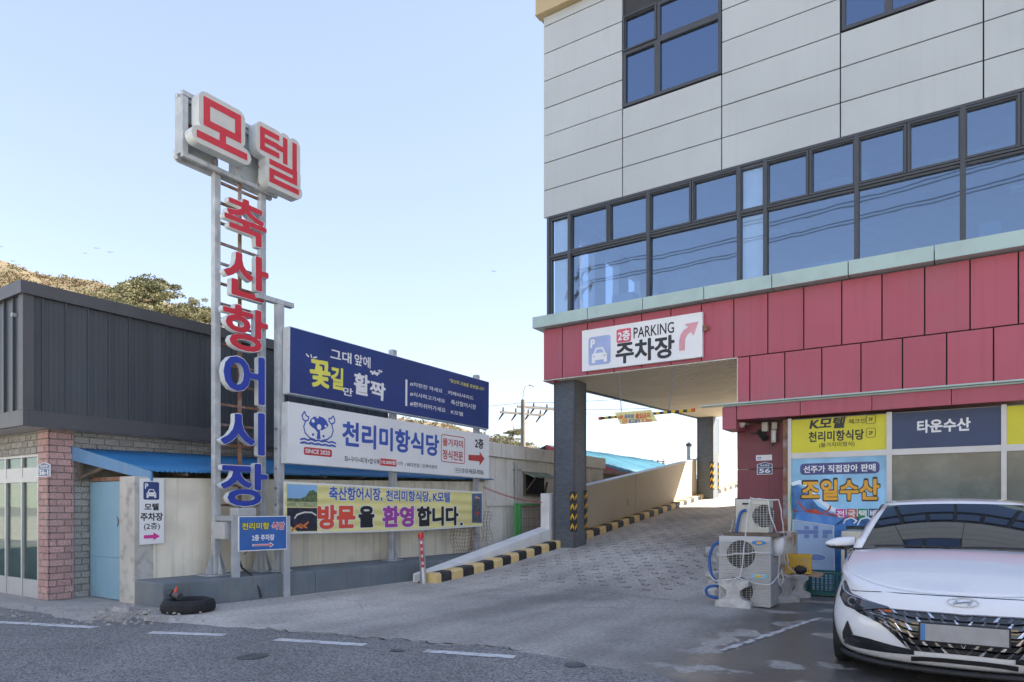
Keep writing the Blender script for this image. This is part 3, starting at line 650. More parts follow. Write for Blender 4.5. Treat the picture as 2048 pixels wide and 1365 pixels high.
# ================================================================ signs on the motel
# parking board
pk = thing('parking_sign_board', 'weathered white parking sign board with pale car symbol above the drive-through', 'sign', (.73, 3.9, 4.2))
MB().box(0, 2.59, -.0, .08, 0, .865).build('board', signw, pk, local=True, bevel=.006)
MB().box(2.6, 2.68, .0, .06, .5, .6).build('bracket', rust, pk, local=True)
a = rect_of(pk, 1177, 676, 1221, 727, .004); poly(pk, rrect(a[0], a[3], a[2], a[1], .06), paleb, .004, name='car_symbol_panel', px=False)
def caricon(sg, x0, z0, x1, z1, mat, bg, dy, P_=True):
    W, H = x1 - x0, z1 - z0; f = lambda pts: [(x0 + W * a, z0 + H * b) for a, b in pts]
    poly(sg, f([(.16, .12), (.3, .12), (.3, .22), (.7, .22), (.7, .12), (.84, .12), (.84, .30), (.84, .42), (.76, .5), (.66, .68), (.34, .68), (.24, .5), (.16, .42)]), mat, dy, name='car_symbol', px=False)
    poly(sg, f([(.31, .48), (.69, .48), (.62, .62), (.38, .62)]), bg, dy + .0015, name='car_symbol', px=False)
    for cx in (.26, .74): poly(sg, [(x0 + W * p[0], z0 + H * p[1]) for p in circ(cx, .36, .035)], bg, dy + .0015, name='car_symbol', px=False)
caricon(pk, a[0], a[3] - .02, a[2], a[1] - .06, signw, paleb, .007)
text(pk, 'P', (1181, 680, 1190, 696), signw, .05, .007)
a = rect_of(pk, 1233, 660, 1262, 683, .004); poly(pk, rrect(a[0], a[3], a[2], a[1], .04), M('badge_pink', (.62, .1, .14), .5), .004, name='badge', px=False)
text(pk, '2층', (1235.5, 663, 1260, 680), signw, .045, .007)
text(pk, 'PARKING', (1267, 656, 1348, 666), print_, .022, .004)
text(pk, '주차장', (1231, 686, 1349, 715), print_, .05, .004)
poly(pk, [(1358.3, 702.5), (1358.3, 683), (1361, 670), (1367, 661), (1376, 655), (1369, 649), (1397, 643.5), (1387, 672), (1381.5, 664.5), (1375, 669.5), (1370.5, 678), (1369.6, 701)], palep, .0045, name='arrow')
# height bar
hb = thing('height_limit_bar', 'yellow and black height limit bar with yellow plate hung on chains', 'height bar', (2.0, 4.2, 3.2))
m = MB(); A = PY(1203, 837, 4.2); B = PY(1383, 821, 4.2); K = 18
hazard = [M('tape_black', (.03, .03, .03), .5), M('tape_yellow', (.75, .5, .03), .5)]
for i in range(48):
    m.cur = i % 2 if False else (i // 2) % 2
    m.cyl(A + (B - A) * i / 48, A + (B - A) * (i + 1) / 48, .028, 10, cap=i in (0, 47))
m.build('bar', hazard, hb)
for e, d in ((A, -1), (B, 1)): MB().cyl(e, e + (B - A).normalized() * d * .06, .036, 12).build('end_cap', M('cap_orange', (.8, .12, .04), .5) if 'cap_orange' not in MT else MT['cap_orange'], hb)
for (u0, v0, u1, v1) in ((1237, 747, 1243, 826), (1351, 734, 1337, 822)):
    a = PY(u0, v0, 4.15); b2 = PY(u1, v1, 4.2); a.z = 4.13; m = MB(); d = b2 - a; nl = int(d.length / .045)
    for i in range(nl):
        p0 = a + d * i / nl; p1 = a + d * (i + 1.15) / nl; off = Vector((.012, 0, 0)) if i % 2 else Vector((0, .012, 0))
        m.tube([p0, p0 + d / nl * .3 + off, p1 - d / nl * .3 + off, p1, p1 - d / nl * .3 - off, p0 + d / nl * .3 - off, p0], .0045, 4)
    m.build('chain', M('chain_steel', (.25, .27, .33), .5, metal=.5) if 'chain_steel' not in MT else MT['chain_steel'], hb)
pts = [PY(u, v, 4.16) for u, v in ((1229, 826), (1302, 820), (1314, 843), (1241, 849))]
n_ = Vector((0, .01, 0)); MB().hexa([pts[3], pts[2], pts[2] + n_, pts[3] + n_, pts[0], pts[1], pts[1] + n_, pts[0] + n_]).build('plate', bany, hb)
for body, r_, mt in (('2층', (1236, 831, 1246, 838), banred), ('주차장', (1249, 829.5, 1268, 837), banblu), ('출입금지', (1271, 827, 1300, 836), banred), ('최고높이', (1257, 839, 1280, 846), banblu), ('2.3m', (1283, 838, 1303, 844), banred)):
    text(hb, body, r_, mt, .04, .048, shear=.0)
strokes(hb, [[(.0, .5), (.15, .9), (.5, 1), (.85, .9), (1, .5), (.85, .1), (.5, 0), (.15, .1), (0, .5)], [(.25, .35), (.75, .35)], [(.3, .6), (.7, .6)]], .006, (1245, 838, 1254, 847), banred, .048)
# shop stickers
yb = thing('shop_banner', 'yellow printed sheet for the motel and restaurant filling the first upper shop light', 'sign', (SX[0], YS, ZT))
MB().box(0, SX[1] - SX[0], 0, .012, 0, .6).build('sheet', byel, yb, local=True)
text(yb, 'K모텔', (1618, 838, 1688, 856), print_, .055, .004, shear=.18)
text(yb, '체크인', (1697, 839, 1731, 846.5), print_, .022, .004)
for t_, r_ in (('3F', (1737, 836, 1746, 842)), ('2F', (1737, 862.5, 1746, 869.5))):
    a = rect_of(yb, r_[0] - 4.5, r_[1] - 5, r_[2] + 4.5, r_[3] + 5, .004); strokes(yb, [[(.1, 0), (.9, 0), (1, .12), (1, .88), (.9, 1), (.1, 1), (0, .88), (0, .12), (.1, 0)]], .004, (a[0], a[3], a[2], a[1]), print_, .004, px=False)
    text(yb, t_, r_, print_, .03, .004)
text(yb, '천리미항식당', (1617, 864, 1728, 880), print_, .045, .004)
text(yb, '(물가자미정식)', (1638, 886, 1709, 894), print_, .02, .004)
bn = thing('shop_banner', 'navy printed sheet with white lettering in the middle upper shop light', 'sign', (SX[2], YS, ZT))
MB().box(0, SX[3] - SX[2], 0, .012, 0, .6).build('sheet', bnav, bn, local=True)
text(bn, '타운수산', (1834, 841, 1941, 862), signw, .05, .004)
y3 = thing('shop_banner', 'plain yellow sheet cut off by the right edge above the car roof', 'sign', (SX[4], YS, ZT))
MB().box(0, 1.55, 0, .012, 0, .6).build('sheet', byel, y3, local=True)
ps = thing('seafood_poster', 'blue seafood poster with orange lettering and red crab on the shop window', 'poster', (SX[0], YS, 1.0))
MB().box(0, SX[1] - SX[0], 0, .012, 0, ZB - 1.0).build('sheet', lblu, ps, local=True)
N, L = nodes(lblu)
a = rect_of(ps, 1600, 928, 1759, 948, .004); poly(ps, rrect(a[0], a[3] + .01, a[2], a[1], .07), M('pill_navy', (.06, .07, .2), .5), .003, name='text_panel', px=False)
text(ps, '선주가 직접잡아 판매', (1607, 932, 1751, 943), signw, .035, .006)
text(ps, '조일수산', (1600, 957, 1761, 1004), print_, .11, .004)
text(ps, '조일수산', (1603, 961, 1759, 1001), ora, .055, .007)
cols_ = [magenta, M('tile_red', (.6, .09, .06), .5), grnp, navy]
for i, ch in enumerate('전국택배'):
    x_ = 1671 + i * 22.3; v_ = 1018.6 - i * .3; q = 1.0
    a = rect_of(ps, x_, v_, x_ + 20, v_ + 19, .004); poly(ps, [(a[0], a[3]), (a[2], a[3]), (a[2], a[1]), (a[0], a[1])], cols_[i], .004, name='letter_tile', px=False)
    text(ps, ch, (x_ + 2, v_ + 2.5, x_ + 17.5, v_ + 16.5), signw, .05, .007)
wv_ = M('wave_white', (.75, .85, .9), .5); crab = M('crab_red', (.45, .06, .03), .5, .4, 20); wvb = M('wave_deep', (.05, .16, .38), .5, .5, 6)
a = rect_of(ps, 1588, 1040, 1774, 1040, .003)
poly(ps, [(0, .0), (1.53, .0), (1.53, .08), (1.1, .16), (.7, .2), (.45, .34), (.22, .62), (.08, .76), (0, .7)], wvb, .0015, name='wave', px=False)
strokes(ps, [[(0, .95), (.1, 1), (.22, .9), (.36, .55), (.55, .3), (.8, .2), (1, .15)]], .035, (.02, .08, 1.2, .78), wv_, .0022, px=False, name='wave')
poly(ps, circ(.36, .2, .13, .09), crab, .005, name='crab', px=False)
strokes(ps, [[(.4, .4), (.2, .7), (.12, 1)], [(.35, .3), (.12, .45), (0, .62)], [(.35, .25), (.1, .22), (0, .1)], [(.6, .4), (.78, .62), (.8, .8)], [(.62, .3), (.85, .42), (1, .15)], [(.62, .25), (.8, .25), (.95, 0)]], .014, (.03, .06, .8, .42), crab, .0052, px=False, name='crab')
strokes(ps, [[(.0, 0), (.05, .6), (.2, .9), (.33, .5), (.26, .2)], [(.35, 0), (.42, .7), (.58, .95), (.72, .5), (.6, .2)], [(.8, 0), (.85, .5), (1, .8)]], .012, (.85, .02, 1.5, .16), wv_, .0055, px=False, name='wave')
# number plate and small fittings of the red wall
def numplate(root, txt, sub, u0, v0, u1, v1):
    a = rect_of(root, u0, v0, u1, v1, 0); x0, z0, x1, z1 = a[0], a[3], a[2], a[1]; W, Hh = x1 - x0, z1 - z0
    P1 = [(x0, z0), (x1, z0), (x1, z0 + Hh * .82), ((x0 + x1) / 2, z1), (x0, z0 + Hh * .82)]; c = ((x0 + x1) / 2, (z0 + z1) / 2)
    poly(root, P1, signw, .006, name='border', px=False, th=.006)
    poly(root, [(c[0] + (p[0] - c[0]) * .92, c[1] + (p[1] - c[1]) * .92) for p in P1], M('plate_navy', (.04, .09, .22), .4) if 'plate_navy' not in MT else MT['plate_navy'], .0075, name='plate', px=False)
    poly(root, [(x0 + W * .05, z0 + Hh * .53), (x1 - W * .05, z0 + Hh * .53), (x1 - W * .05, z0 + Hh * .56), (x0 + W * .05, z0 + Hh * .56)], signw, .009, name='line', px=False)
    text(root, txt, (x0 + W * .14, z0 + Hh * .12, x1 - W * .14, z0 + Hh * .47), signw, .035, .009, px=False)
    text(root, sub, (x0 + W * .2, z0 + Hh * .64, x1 - W * .2, z0 + Hh * .80), signw, .03, .009, px=False)
n1 = thing('house_number_plate', 'small blue house number plate 56 on the dark red wall', 'number plate', (4.2, 4.575, 1.97)); numplate(n1, '56', '축산항길', 1514, 925, 1545, 949)
st = thing('notice_sticker', 'small white notice sticker above the number plate 56', 'sticker', (4.2, 4.577, 2.08))
a = rect_of(st, 1512, 911, 1544, 921, 0); poly(st, [(a[0], a[3]), (a[2], a[3]), (a[2], a[1]), (a[0], a[1])], signw, .002, name='sheet', px=False)
strokes(st, [[(0, 1), (1, 1), (.8, 0), (.2, 0), (0, 1)]], .006, (a[0] + .03, a[3] + .03, a[0] + .09, a[3] + .065), blue, .003, px=False)
lampm = M('lamp_shell', (.55, .55, .5), .5)
o = thing('dome_lamp', 'round white dome lamp under the canopy at the red wall', 'lamp', PY(1483, 843, 4.2))
c = PY(1483, 845, 4.2); m = MB(); m.grid([[(c.x + .07 * math.cos(t) * math.cos(p_), c.y + .07 * math.sin(t) * math.cos(p_), 2.9 - .07 * math.sin(p_)) for t in [2 * math.pi * i / 14 for i in range(14)]] for p_ in [R(0), R(22), R(45), R(68), R(88)]], closed=True)
m.build('shade', lampm, o, smooth=True); MB().cyl((c.x, c.y, 2.895), (c.x, c.y, 2.92), .08, 14).build('base', lampm, o)
o = thing('floodlight', 'black floodlight with grey box on an arm on the dark red wall', 'floodlight', PY(1520, 860, 4.55))
def pb(u0, v0, u1, v1, y0, y1): a = PY(u0, v0, y0); b = PY(u1, v1, y0); return (a.x, b.x, y0, y1, b.z, a.z)
MB().box(*pb(1523, 845, 1535, 863, 4.44, 4.57)).build('junction_box', acc, o, bevel=.008)
MB().cyl(PY(1499, 867, 4.5), PY(1520, 866, 4.5), .012, 8).build('arm', frame, o)
MB().cyl(PY(1518, 864, 4.5), PY(1531, 877, 4.4), .05, 12, .07).build('head', black, o)
o = thing('junction_box', 'tall pale junction box with louvred cover and hanging plug on the red wall', 'junction box', PY(1548, 865, 4.55))
MB().box(*pb(1543, 845, 1554, 858, 4.47, 4.57)).build('upper_box', acc, o, bevel=.006)
lb = MB().box(*pb(1542, 860, 1552, 885, 4.46, 4.57)).build('lower_box', acc, o, bevel=.006)
MB().box(*pb(1545, 863, 1550, 881, 4.452, 4.458)).build('label_plate', signw, lb)
MB().cyl(PY(1545, 885, 4.52), PY(1545, 893, 4.52), .012, 6).build('plug', black, o)
MB().tube([PY(1540, 840, 4.5), PY(1538, 846, 4.52), PY(1541, 850, 4.53)], .006).build('cable', wire, o)
# corner guards with chevrons
def guard(label, x0, x1, y0, y1, z0, z1, face, n=4, diag=False):
    """face 'y': chevrons on the side facing the street"""
    t = thing('corner_guard', label, 'corner guard', ((x0 + x1) / 2, y0, z0), group='chevron corner guards on pillars')
    MB().box(x0, x1, y0, y1, z0, z1).build('strip', black, t)
    m = MB(); Hh = (z1 - z0) / n
    for i in range(n):
        za = z0 + Hh * (i + .25); xa, xb, xc = x0 + .012, (x0 + x1) / 2, x1 - .012; th = Hh * .34; up = Hh * .26
        if diag: m.q((xa, y0 - .003, za + up), (xc, y0 - .003, za - up * .6), (xc, y0 - .003, za - up * .6 + th * 1.3), (xa, y0 - .003, za + up + th * 1.3))
        else:
            m.q((xa, y0 - .003, za - up * .5), (xb, y0 - .003, za + up), (xb, y0 - .003, za + up + th), (xa, y0 - .003, za + th - up * .5))
            m.q((xb, y0 - .003, za + up), (xc, y0 - .003, za - up * .5), (xc, y0 - .003, za + th - up * .5), (xb, y0 - .003, za + up + th))
        if x1 < .6:
            ya, yc = y0 + .01, y1 - .01
            m.q((x1 + .003, ya, za - up * .5), (x1 + .003, yc, za + up), (x1 + .003, yc, za + up + th), (x1 + .003, ya, za + th - up * .5))
    m.build('chevron', yel2, t)
guard('black guard with yellow chevrons on the street corner of the nearer pillar', .25, .365, 4.255, 4.37, .78, 1.66, 'y')
guard('black guard with yellow chevrons on the rear corner of the nearer pillar', .25, .37, 4.74, 4.85, .80, 1.70, 'y')
guard('black guard with yellow chevrons on the street corner of the farther pillar', .23, .352, 14.22, 14.34, 1.9, 2.85, 'y')
guard('black guard with yellow chevrons on the rear corner of the farther pillar', .24, .352, 14.80, 14.9, 1.9, 2.85, 'y')
guard('black guard with slanting yellow stripes at the left edge of the dark red wall', 3.76, 3.86, 4.54, 4.60, .95, 1.50, 'y', 3, True)

# ================================================================ kerbs, parapets
def kerb(label, ys, first, x0=-.24, x1=0.0, h=.17):
    t = thing('striped_kerb', label, 'kerb', (0, ys[0], zr(ys[0])))
    for i, (a, b) in enumerate(zip(ys[:-1], ys[1:])):
        za, zb = zr(a) - .03, zr(b) - .03; q = .035; e = .0015
        a += e; b -= e; dz = random.uniform(-.006, .006); dx = random.uniform(-.005, .005)
        m = MB(); x1_ = x1 + dx
        m.v = [(x0, a, za), (x1_, a, za), (x1_, a, za + h - q + .03 + dz), (x1_ - q, a, za + h + .03 + dz), (x0, a, za + h + .03 + dz), (x0, b, zb), (x1_, b, zb), (x1_, b, zb + h - q + .03 + dz), (x1_ - q, b, zb + h + .03 + dz), (x0, b, zb + h + .03 + dz)]
        m.f = [(0, 1, 2, 3, 4), (9, 8, 7, 6, 5), (1, 6, 7, 2), (2, 7, 8, 3), (3, 8, 9, 4), (0, 4, 9, 5)]; m.m = [0] * 6
        m.build('kerb_block', [yellow, black][(i + first) % 2], t, bevel=.006)
kerb('black and yellow kerb blocks climbing from the ground to the nearer pillar', [-.03, .12, .41, .73, 1.06, 1.38, 1.69, 1.99, 2.28, 2.58, 2.87, 3.17, 3.47, 3.78, 4.09, 4.27], 0)
ys = [4.84]
while ys[-1] < 14.1: ys.append(ys[-1] + .352)
kerb('black and yellow kerb blocks below the beige parapet between both pillars', ys, 0)
ys = [14.9]
while ys[-1] < 21: ys.append(ys[-1] + .352)
kerb('sunlit black and yellow kerb blocks beyond the farther pillar', ys, 0)
ww = thing('ramp_edge_wall', 'low sloping white wall beside the lower ramp with a square end post', 'wall', (-.35, 0, 0))
MB().hexa([(-.50, -.06, 0), (-.242, -.06, 0), (-.242, 4.2, zr(4.2) - .1), (-.50, 4.2, 0), (-.50, -.06, .17), (-.252, -.02, .14), (-.252, 4.2, .83), (-.50, 4.2, .87)]).build('wall', white, ww, bevel=.012)
MB().box(-.48, -.255, 4.2, 4.45, .4, 1.63).build('post', white, ww, bevel=.012)
pw = thing('ramp_parapet', 'beige rendered parapet rising along the ramp between the pillars', 'wall', (-.35, 5, .5))
for a, b in ((4.84, 9.0), (9.02, 14.24)):
    zt = lambda y: 1.66 + (y - 4.84) * .1365
    MB().hexa([(-.45, a, 0), (-.245, a, 0), (-.245, b, 0), (-.45, b, 0), (-.45, a, zt(a)), (-.245, a, zt(a)), (-.245, b, zt(b)), (-.45, b, zt(b))]).build('wall_section', para, pw)
    MB().hexa([(-.47, a, zt(a) + .002), (-.225, a, zt(a) + .002), (-.225, b, zt(b) + .002), (-.47, b, zt(b) + .002), (-.47, a, zt(a) + .035), (-.225, a, zt(a) + .035), (-.225, b, zt(b) + .035), (-.47, b, zt(b) + .035)]).build('coping', steel2, pw)
box('patch', conc, pw, -.246, -.238, 8.4, 8.5, 1.35, 1.55)
pw2 = thing('ramp_parapet', 'sunlit beige parapet of the ramp beyond the farther pillar', 'wall', (-.35, 15, 1.6))
zt = lambda y: 2.98 + (y - 14.48) * .142
MB().hexa([(-.45, 14.9, 0), (-.245, 14.9, 0), (-.245, 24, 0), (-.45, 24, 0), (-.45, 14.9, zt(14.9)), (-.245, 14.9, zt(14.9)), (-.245, 24, zt(24)), (-.45, 24, zt(24))]).build('wall_section', para, pw2)
MB().hexa([(-.47, 14.9, zt(14.9) + .002), (-.225, 14.9, zt(14.9) + .002), (-.225, 24, zt(24) + .002), (-.47, 24, zt(24) + .002), (-.47, 14.9, zt(14.9) + .035), (-.225, 14.9, zt(14.9) + .035), (-.225, 24, zt(24) + .035), (-.47, 24, zt(24) + .035)]).build('coping', steel2, pw2)
MB().hexa([(4.2, 4.7, 0), (4.3, 4.7, 0), (4.3, 24, 0), (4.2, 24, 0), (4.2, 14.9, .2), (4.3, 14.9, .2), (4.3, 24, 2.6), (4.2, 24, 2.6)]).build('retaining_wall', conc, pw2)
# ================================================================ left corner building
lb = thing('corner_shop', 'low corner building with dark metal cladding above pink and grey granite tiles', 'building', (-3.1, -4.6, 0))
def LP(name, mat, *a, **k): return box(name, mat, lb, *a, **k)
MB().box(-3.42, -3.14, -4.62, 6.0, 0, 2.42).box(-12, -3.42, -3.4, 6, 0, 2.42).box(-12, -3.42, -4.62, -3.4, 2.1, 2.42).build('wall', mortar, lb)
CXr, CYf = -2.92, -5.03
MB().box(-12, CXr - .06, CYf + .06, 1.9, 2.45, 4.16).build('cladding_wall', dtrim, lb)
# bottom skirt, top cap, corner trims
MB().box(-12, CXr + .01, CYf - .01, CYf + .059, 2.42, 2.63).box(CXr - .059, CXr + .01, CYf + .06, 1.95, 2.42, 2.63).build('skirt', dtrim, lb)
MB().box(-12, CXr - .06, CYf + .06, 1.9, 2.415, 2.449).build('eaves_soffit', alum, lb)
MB().box(-12, CXr + .05, CYf - .05, CYf + .2, 4.17, 4.34).box(CXr - .2, CXr + .05, CYf + .2, 1.97, 4.17, 4.34).box(-12, CXr - .2, CYf + .2, 1.97, 4.17, 4.2).build('roof_cap', dtrim, lb)
MB().box(CXr - .12, CXr + .012, CYf - .012, CYf + .12, 2.632, 4.168).build('corner_trim', dtrim, lb)
# standing seam panels, right face then street face
ys = [CYf + .13]; y = -4.8
while y < 1.9: ys.append(y); y += .2885
for a, b in zip(ys[:-1], ys[1:]):
    m = MB().box(CXr - .05, CXr - .02 + random.uniform(-.002, .002), a + .004, b - .004, 2.632, 4.168); m.box(CXr - .05, CXr + .012, b - .012, b + .008, 2.632, 4.168)
    for f_ in (.28, .5, .72): yy = a + (b - a) * f_; m.box(CXr - .03, CXr - .0155, yy - .003, yy + .003, 2.64, 4.16)
    pn = m.build('cladding_panel', dclad, lb)
x = CXr - .13
for k in range(12):
    w_ = .19 if k == 0 else .29
    MB().box(x - w_ + .004, x - .004, CYf + .02, CYf + .05, 2.632, 4.168).box(x - w_ - .008, x - w_ + .012, CYf - .012, CYf + .05, 2.632, 4.168).build('cladding_panel', dclad, lb); x -= w_
MB().cyl((-3.21, CYf - .03, 3.93), (-3.21, CYf + .02, 3.93), .03, 10).build('vent_cap', steel2, lb)
# tiles laid one by one
TM = {}
def tiles(o, d, n, length, z0, z1, mat, tw=.19, th=.094, off=0, z_at=None):
    o = Vector(o); d = Vector(d).normalized(); n = Vector(n); k = 0; z = z0; inv = wm(lb).inverted(); ang = math.atan2(d.y, d.x)
    while z < z1 - .02:
        h = min(th, z1 - z); x_ = -((k + off) % 2) * tw / 2
        while x_ < length - .015:
            a, b = max(0, x_), min(length, x_ + tw); wd_ = round(b - a, 2)
            if wd_ > .025:
                key = (wd_, round(h, 3), mat.name)
                if key not in TM:
                    g_ = .0045; me = MB(); W, D = wd_ - 2 * g_, .012; bv = .004
                    me.v = [(g_, 0, g_), (g_ + W, 0, g_), (g_ + W, 0, h - g_), (g_, 0, h - g_), (g_ + bv, -D, g_ + bv), (g_ + W - bv, -D, g_ + bv), (g_ + W - bv, -D, h - g_ - bv), (g_ + bv, -D, h - g_ - bv)]
                    me.f = [(4, 5, 6, 7), (0, 1, 5, 4), (1, 2, 6, 5), (2, 3, 7, 6), (3, 0, 4, 7)]; me.m = [0] * 5
                    q = me.build('tile', mat, lb, local=True); TM[key] = q.data
                else:
                    q = bpy.data.objects.new('tile', TM[key]); COL.objects.link(q); q.parent = lb
                pos = o + d * a + n * random.uniform(-.002, .002); pos.z = z
                q.location = inv @ pos; q.rotation_euler = (random.uniform(-.01, .01), 0, ang + random.uniform(-.008, .008))
            x_ += tw
        z += th; k += 1
tiles((-3.40, -4.66, 0), (1, 0, 0), (0, -1, 0), .315, .03, 2.41, ptile)
tiles((-3.10, -4.655, 0), (0, 1, 0), (1, 0, 0), .32, .03, 2.41, ptile, off=1)
MB().box(-3.40, -3.11, -4.652, -4.622, 0, 2.415).box(-3.138, -3.11, -4.652, -4.33, 0, 2.415).build('pier', mortar, lb)
tiles((-3.13, -4.33, 0), (0, 1, 0), (1, 0, 0), .22, .03, 2.0, gtile, tw=.21)
tiles((-3.13, -4.33, 0), (0, 1, 0), (1, 0, 0), 4.6, 2.06, 2.41, gtile, tw=.21)
tiles((-5.6, -4.63, 0), (1, 0, 0), (0, -1, 0), 2.2, 2.1, 2.41, gtile, tw=.19)
# aluminium shop door and transom
f = MB(); YD = -4.6
for x_ in (-3.45, -3.985, -4.54, -5.1): f.box(x_, x_ + .045, YD - .06, YD, .03, 2.08)
f.box(-5.6, -3.40, YD - .061, YD + .001, 1.69, 1.755); f.box(-5.6, -3.40, YD - .061, YD + .001, 2.05, 2.1); f.box(-5.6, -3.40, YD - .05, YD, .03, .29); f.box(-5.6, -3.40, YD - .055, YD, 1.755, 1.9)
f.build('shop_door_frame', alum, lb)
for x_ in (-3.94, -4.495, -5.055): MB().box(x_, x_ + .49, YD - .03, YD - .022, .29, 1.69).build('door_pane', doorg, lb); MB().box(x_, x_ + .49, YD - .03, YD - .022, 1.9, 2.05).build('door_pane', doorg, lb)
MB().box(-5.6, -3.41, YD + .03, YD + .05, 0.03, 1.5).build('curtain', M('curtain_teal', (.45, .66, .62), .8), lb)
LP('lintel', mortar, -5.6, -3.41, -4.7, -4.62, 2.0901, 2.1)
n2 = thing('house_number_plate', 'small blue house number plate 56-1 on the pink tiled pier', 'number plate', (-3.37, -4.675, 1.7)); numplate(n2, '56-1', '축산항길', 77, 926, 101.5, 953)

# ---- shed with blue roof and door
WL = lambda y: -1.80 + .06 * (y + 4.14)
sh = thing('lean_to_shed', 'cream rendered lean-to with blue corrugated roof along the yard', 'shed', (-2.4, -4, 0))
m = MB(); m.wall((WL(-4.13), -4.13), (WL(3.3), 3.3), .2, .0, .0, 1.73, 1.88); m.build('wall', cream, sh)
for y_, wd_ in ((-1.2, .22), (1.0, .16)): MB().wall((WL(y_) + .03, y_), (WL(y_ + wd_) + .03, y_ + wd_), .04, 0, 0, 1.72 + .02 * (y_ + 4), 1.72 + .02 * (y_ + 4)).build('pilaster', cream, sh)
MB().box(-2.17, -1.785, -4.17, -3.90, 0, 1.75).build('pier', M('pier_render', (.5, .48, .43), .85, .1, 2, bump=.004, bscale=30, dirt=(.2, .2, .19), damt=.6, dscale=6), sh, bevel=.01)
MB().box(-3.12, -2.175, -4.12, -4.06, 1.70, 1.755).build('door_head', rust, sh)
d_ = MB().box(-3.10, -2.19, -4.115, -4.085, .04, .62).box(-3.10, -2.19, -4.118, -4.085, .624, 1.69).build('door', doorb, sh)
MB().tube([PY(234, 1034, -4.12), PY(237, 1042, -4.14), PY(235, 1053, -4.12)], .006).build('handle', rust, d_)
MB().cyl(PY(245, 1050, -4.12), PY(245, 1092, -4.12), .012, 6).build('hinge', rust, d_)
# corrugated roof sheets
def corr(hi0, hi1, lo0, lo1, n, amp=.012):
    P = []
    for i in range(n + 1):
        t = i / n; a = Vector(hi0).lerp(Vector(hi1), t); b = Vector(lo0).lerp(Vector(lo1), t); dz = amp * math.sin(i * math.pi / 2); row = []
        for k in range(4): p_ = a.lerp(b, k / 3); row.append((p_.x, p_.y, p_.z + dz))
        P.append(row)
    return P
h0, h1, l0, l1 = Vector((-3.05, -4.35, 2.17)), Vector((-3.05, 3.4, 2.25)), Vector((-1.70, -3.95, 1.82)), Vector((-1.22, 3.4, 1.93))
for k in range(8):
    a, b = k / 8, (k + 1.03) / 8; o_ = Vector((0, 0, .006 * (k % 2)))
    q = MB().grid(corr(h0.lerp(h1, a) + o_, h0.lerp(h1, b) + o_, l0.lerp(l1, a) + o_, l0.lerp(l1, b) + o_, 56)).build('roof_sheet', bluer, sh, smooth=True)
    sf = q.modifiers.new('s', 'SOLIDIFY'); sf.thickness = .004
e0, e1 = Vector((-3.1, -4.37, 2.0)), Vector((-1.74, -3.96, 1.69))
up = Vector((0, 0, .2)); up2 = Vector((0, 0, .13)); t_ = Vector((-.012, .03, 0))
MB().hexa([e0, e1, e1 + t_, e0 + t_, e0 + up, e1 + up2, e1 + up2 + t_, e0 + up + t_]).build('fascia', M('fascia_blue', (.1, .24, .42), .5, .08, 2, streak=(.2, .3, .42), samt=.5), sh)
MB().box(-3.08, -3.02, -4.30, -4.24, 1.72, 2.02).build('bracket', wood, sh); MB().cyl((-3.04, -4.27, 1.75), (-2.6, -4.1, 1.92), .03, 6).build('brace', wood, sh)
for k in range(9):
    y_ = -3.5 + k * .8; MB().box(WL(y_) - .25, WL(y_) + .06, y_, y_ + .05, 1.765 + .02 * (y_ + 4), 1.8 + .02 * (y_ + 4)).build('rafter', wood, sh)
MB().tube([Vector((-3.0, -1.8, 2.2)), Vector((-2.3, -.6, 2.12)), Vector((-1.7, .8, 2.0))], .006, 4).build('roof_cable', wire, sh)
# parking poster on the pier
ang = math.atan2(1, .06)
pp = thing('wall_sign', 'white parking notice with blue car symbol and pink arrow on the cream wall', 'sign', (WL(-4.1) + .02, -4.1, .55), (0, 0, ang))
m_ = WM[pp.name]; a = rect_of(pp, 279, 957, 328, 1088, .004)
poly(pp, [(a[0], a[3]), (a[2], a[3] + .01), (a[2], a[1] + .01), (a[0], a[1])], signw, .008, name='sheet', px=False, th=.008)
b_ = rect_of(pp, 287, 964, 318.5, 1000, .01); poly(pp, rrect(b_[0], b_[3], b_[2], b_[1], .02), navy, .01, name='symbol_panel', px=False)
caricon(pp, b_[0] + .01, b_[3], b_[2] - .01, b_[1] - .03, signw, navy, .012)
text(pp, 'P', (290, 967, 297, 978), signw, .05, .012)
text(pp, '모텔', (289, 1007, 318, 1021), print_, .05, .010)
text(pp, '주차장', (281, 1026, 326, 1042), print_, .05, .010)
text(pp, '(2층)', (288, 1046, 320, 1061), print_, .02, .010)
poly(pp, [(288, 1071), (307, 1070), (307, 1065), (320, 1073), (307, 1081), (307, 1077), (288, 1078)], magenta, .010, name='arrow')

# ---- painted plinth
pl = thing('painted_plinth', 'long grey painted concrete plinth carrying the sign posts', 'plinth', (-1.1, -4.16, 0))
o0, o1 = Vector((-1.12, -4.16)), Vector((-.60, .5)); PO = lambda y: -1.10 + .12 * (y + 4.16)
for a, b in ((-4.16, -1.9), (-1.9, 3.2)):
    MB().hexa([(WL(a) + .002, a, 0), (PO(a), a, 0), (PO(b), b, 0), (WL(b) + .002, b, 0), (WL(a) + .002, a, .355), (PO(a) - .01, a, .35), (PO(b) - .01, b, .345), (WL(b) + .002, b, .35)]).build('section', plin, pl, bevel=.02)
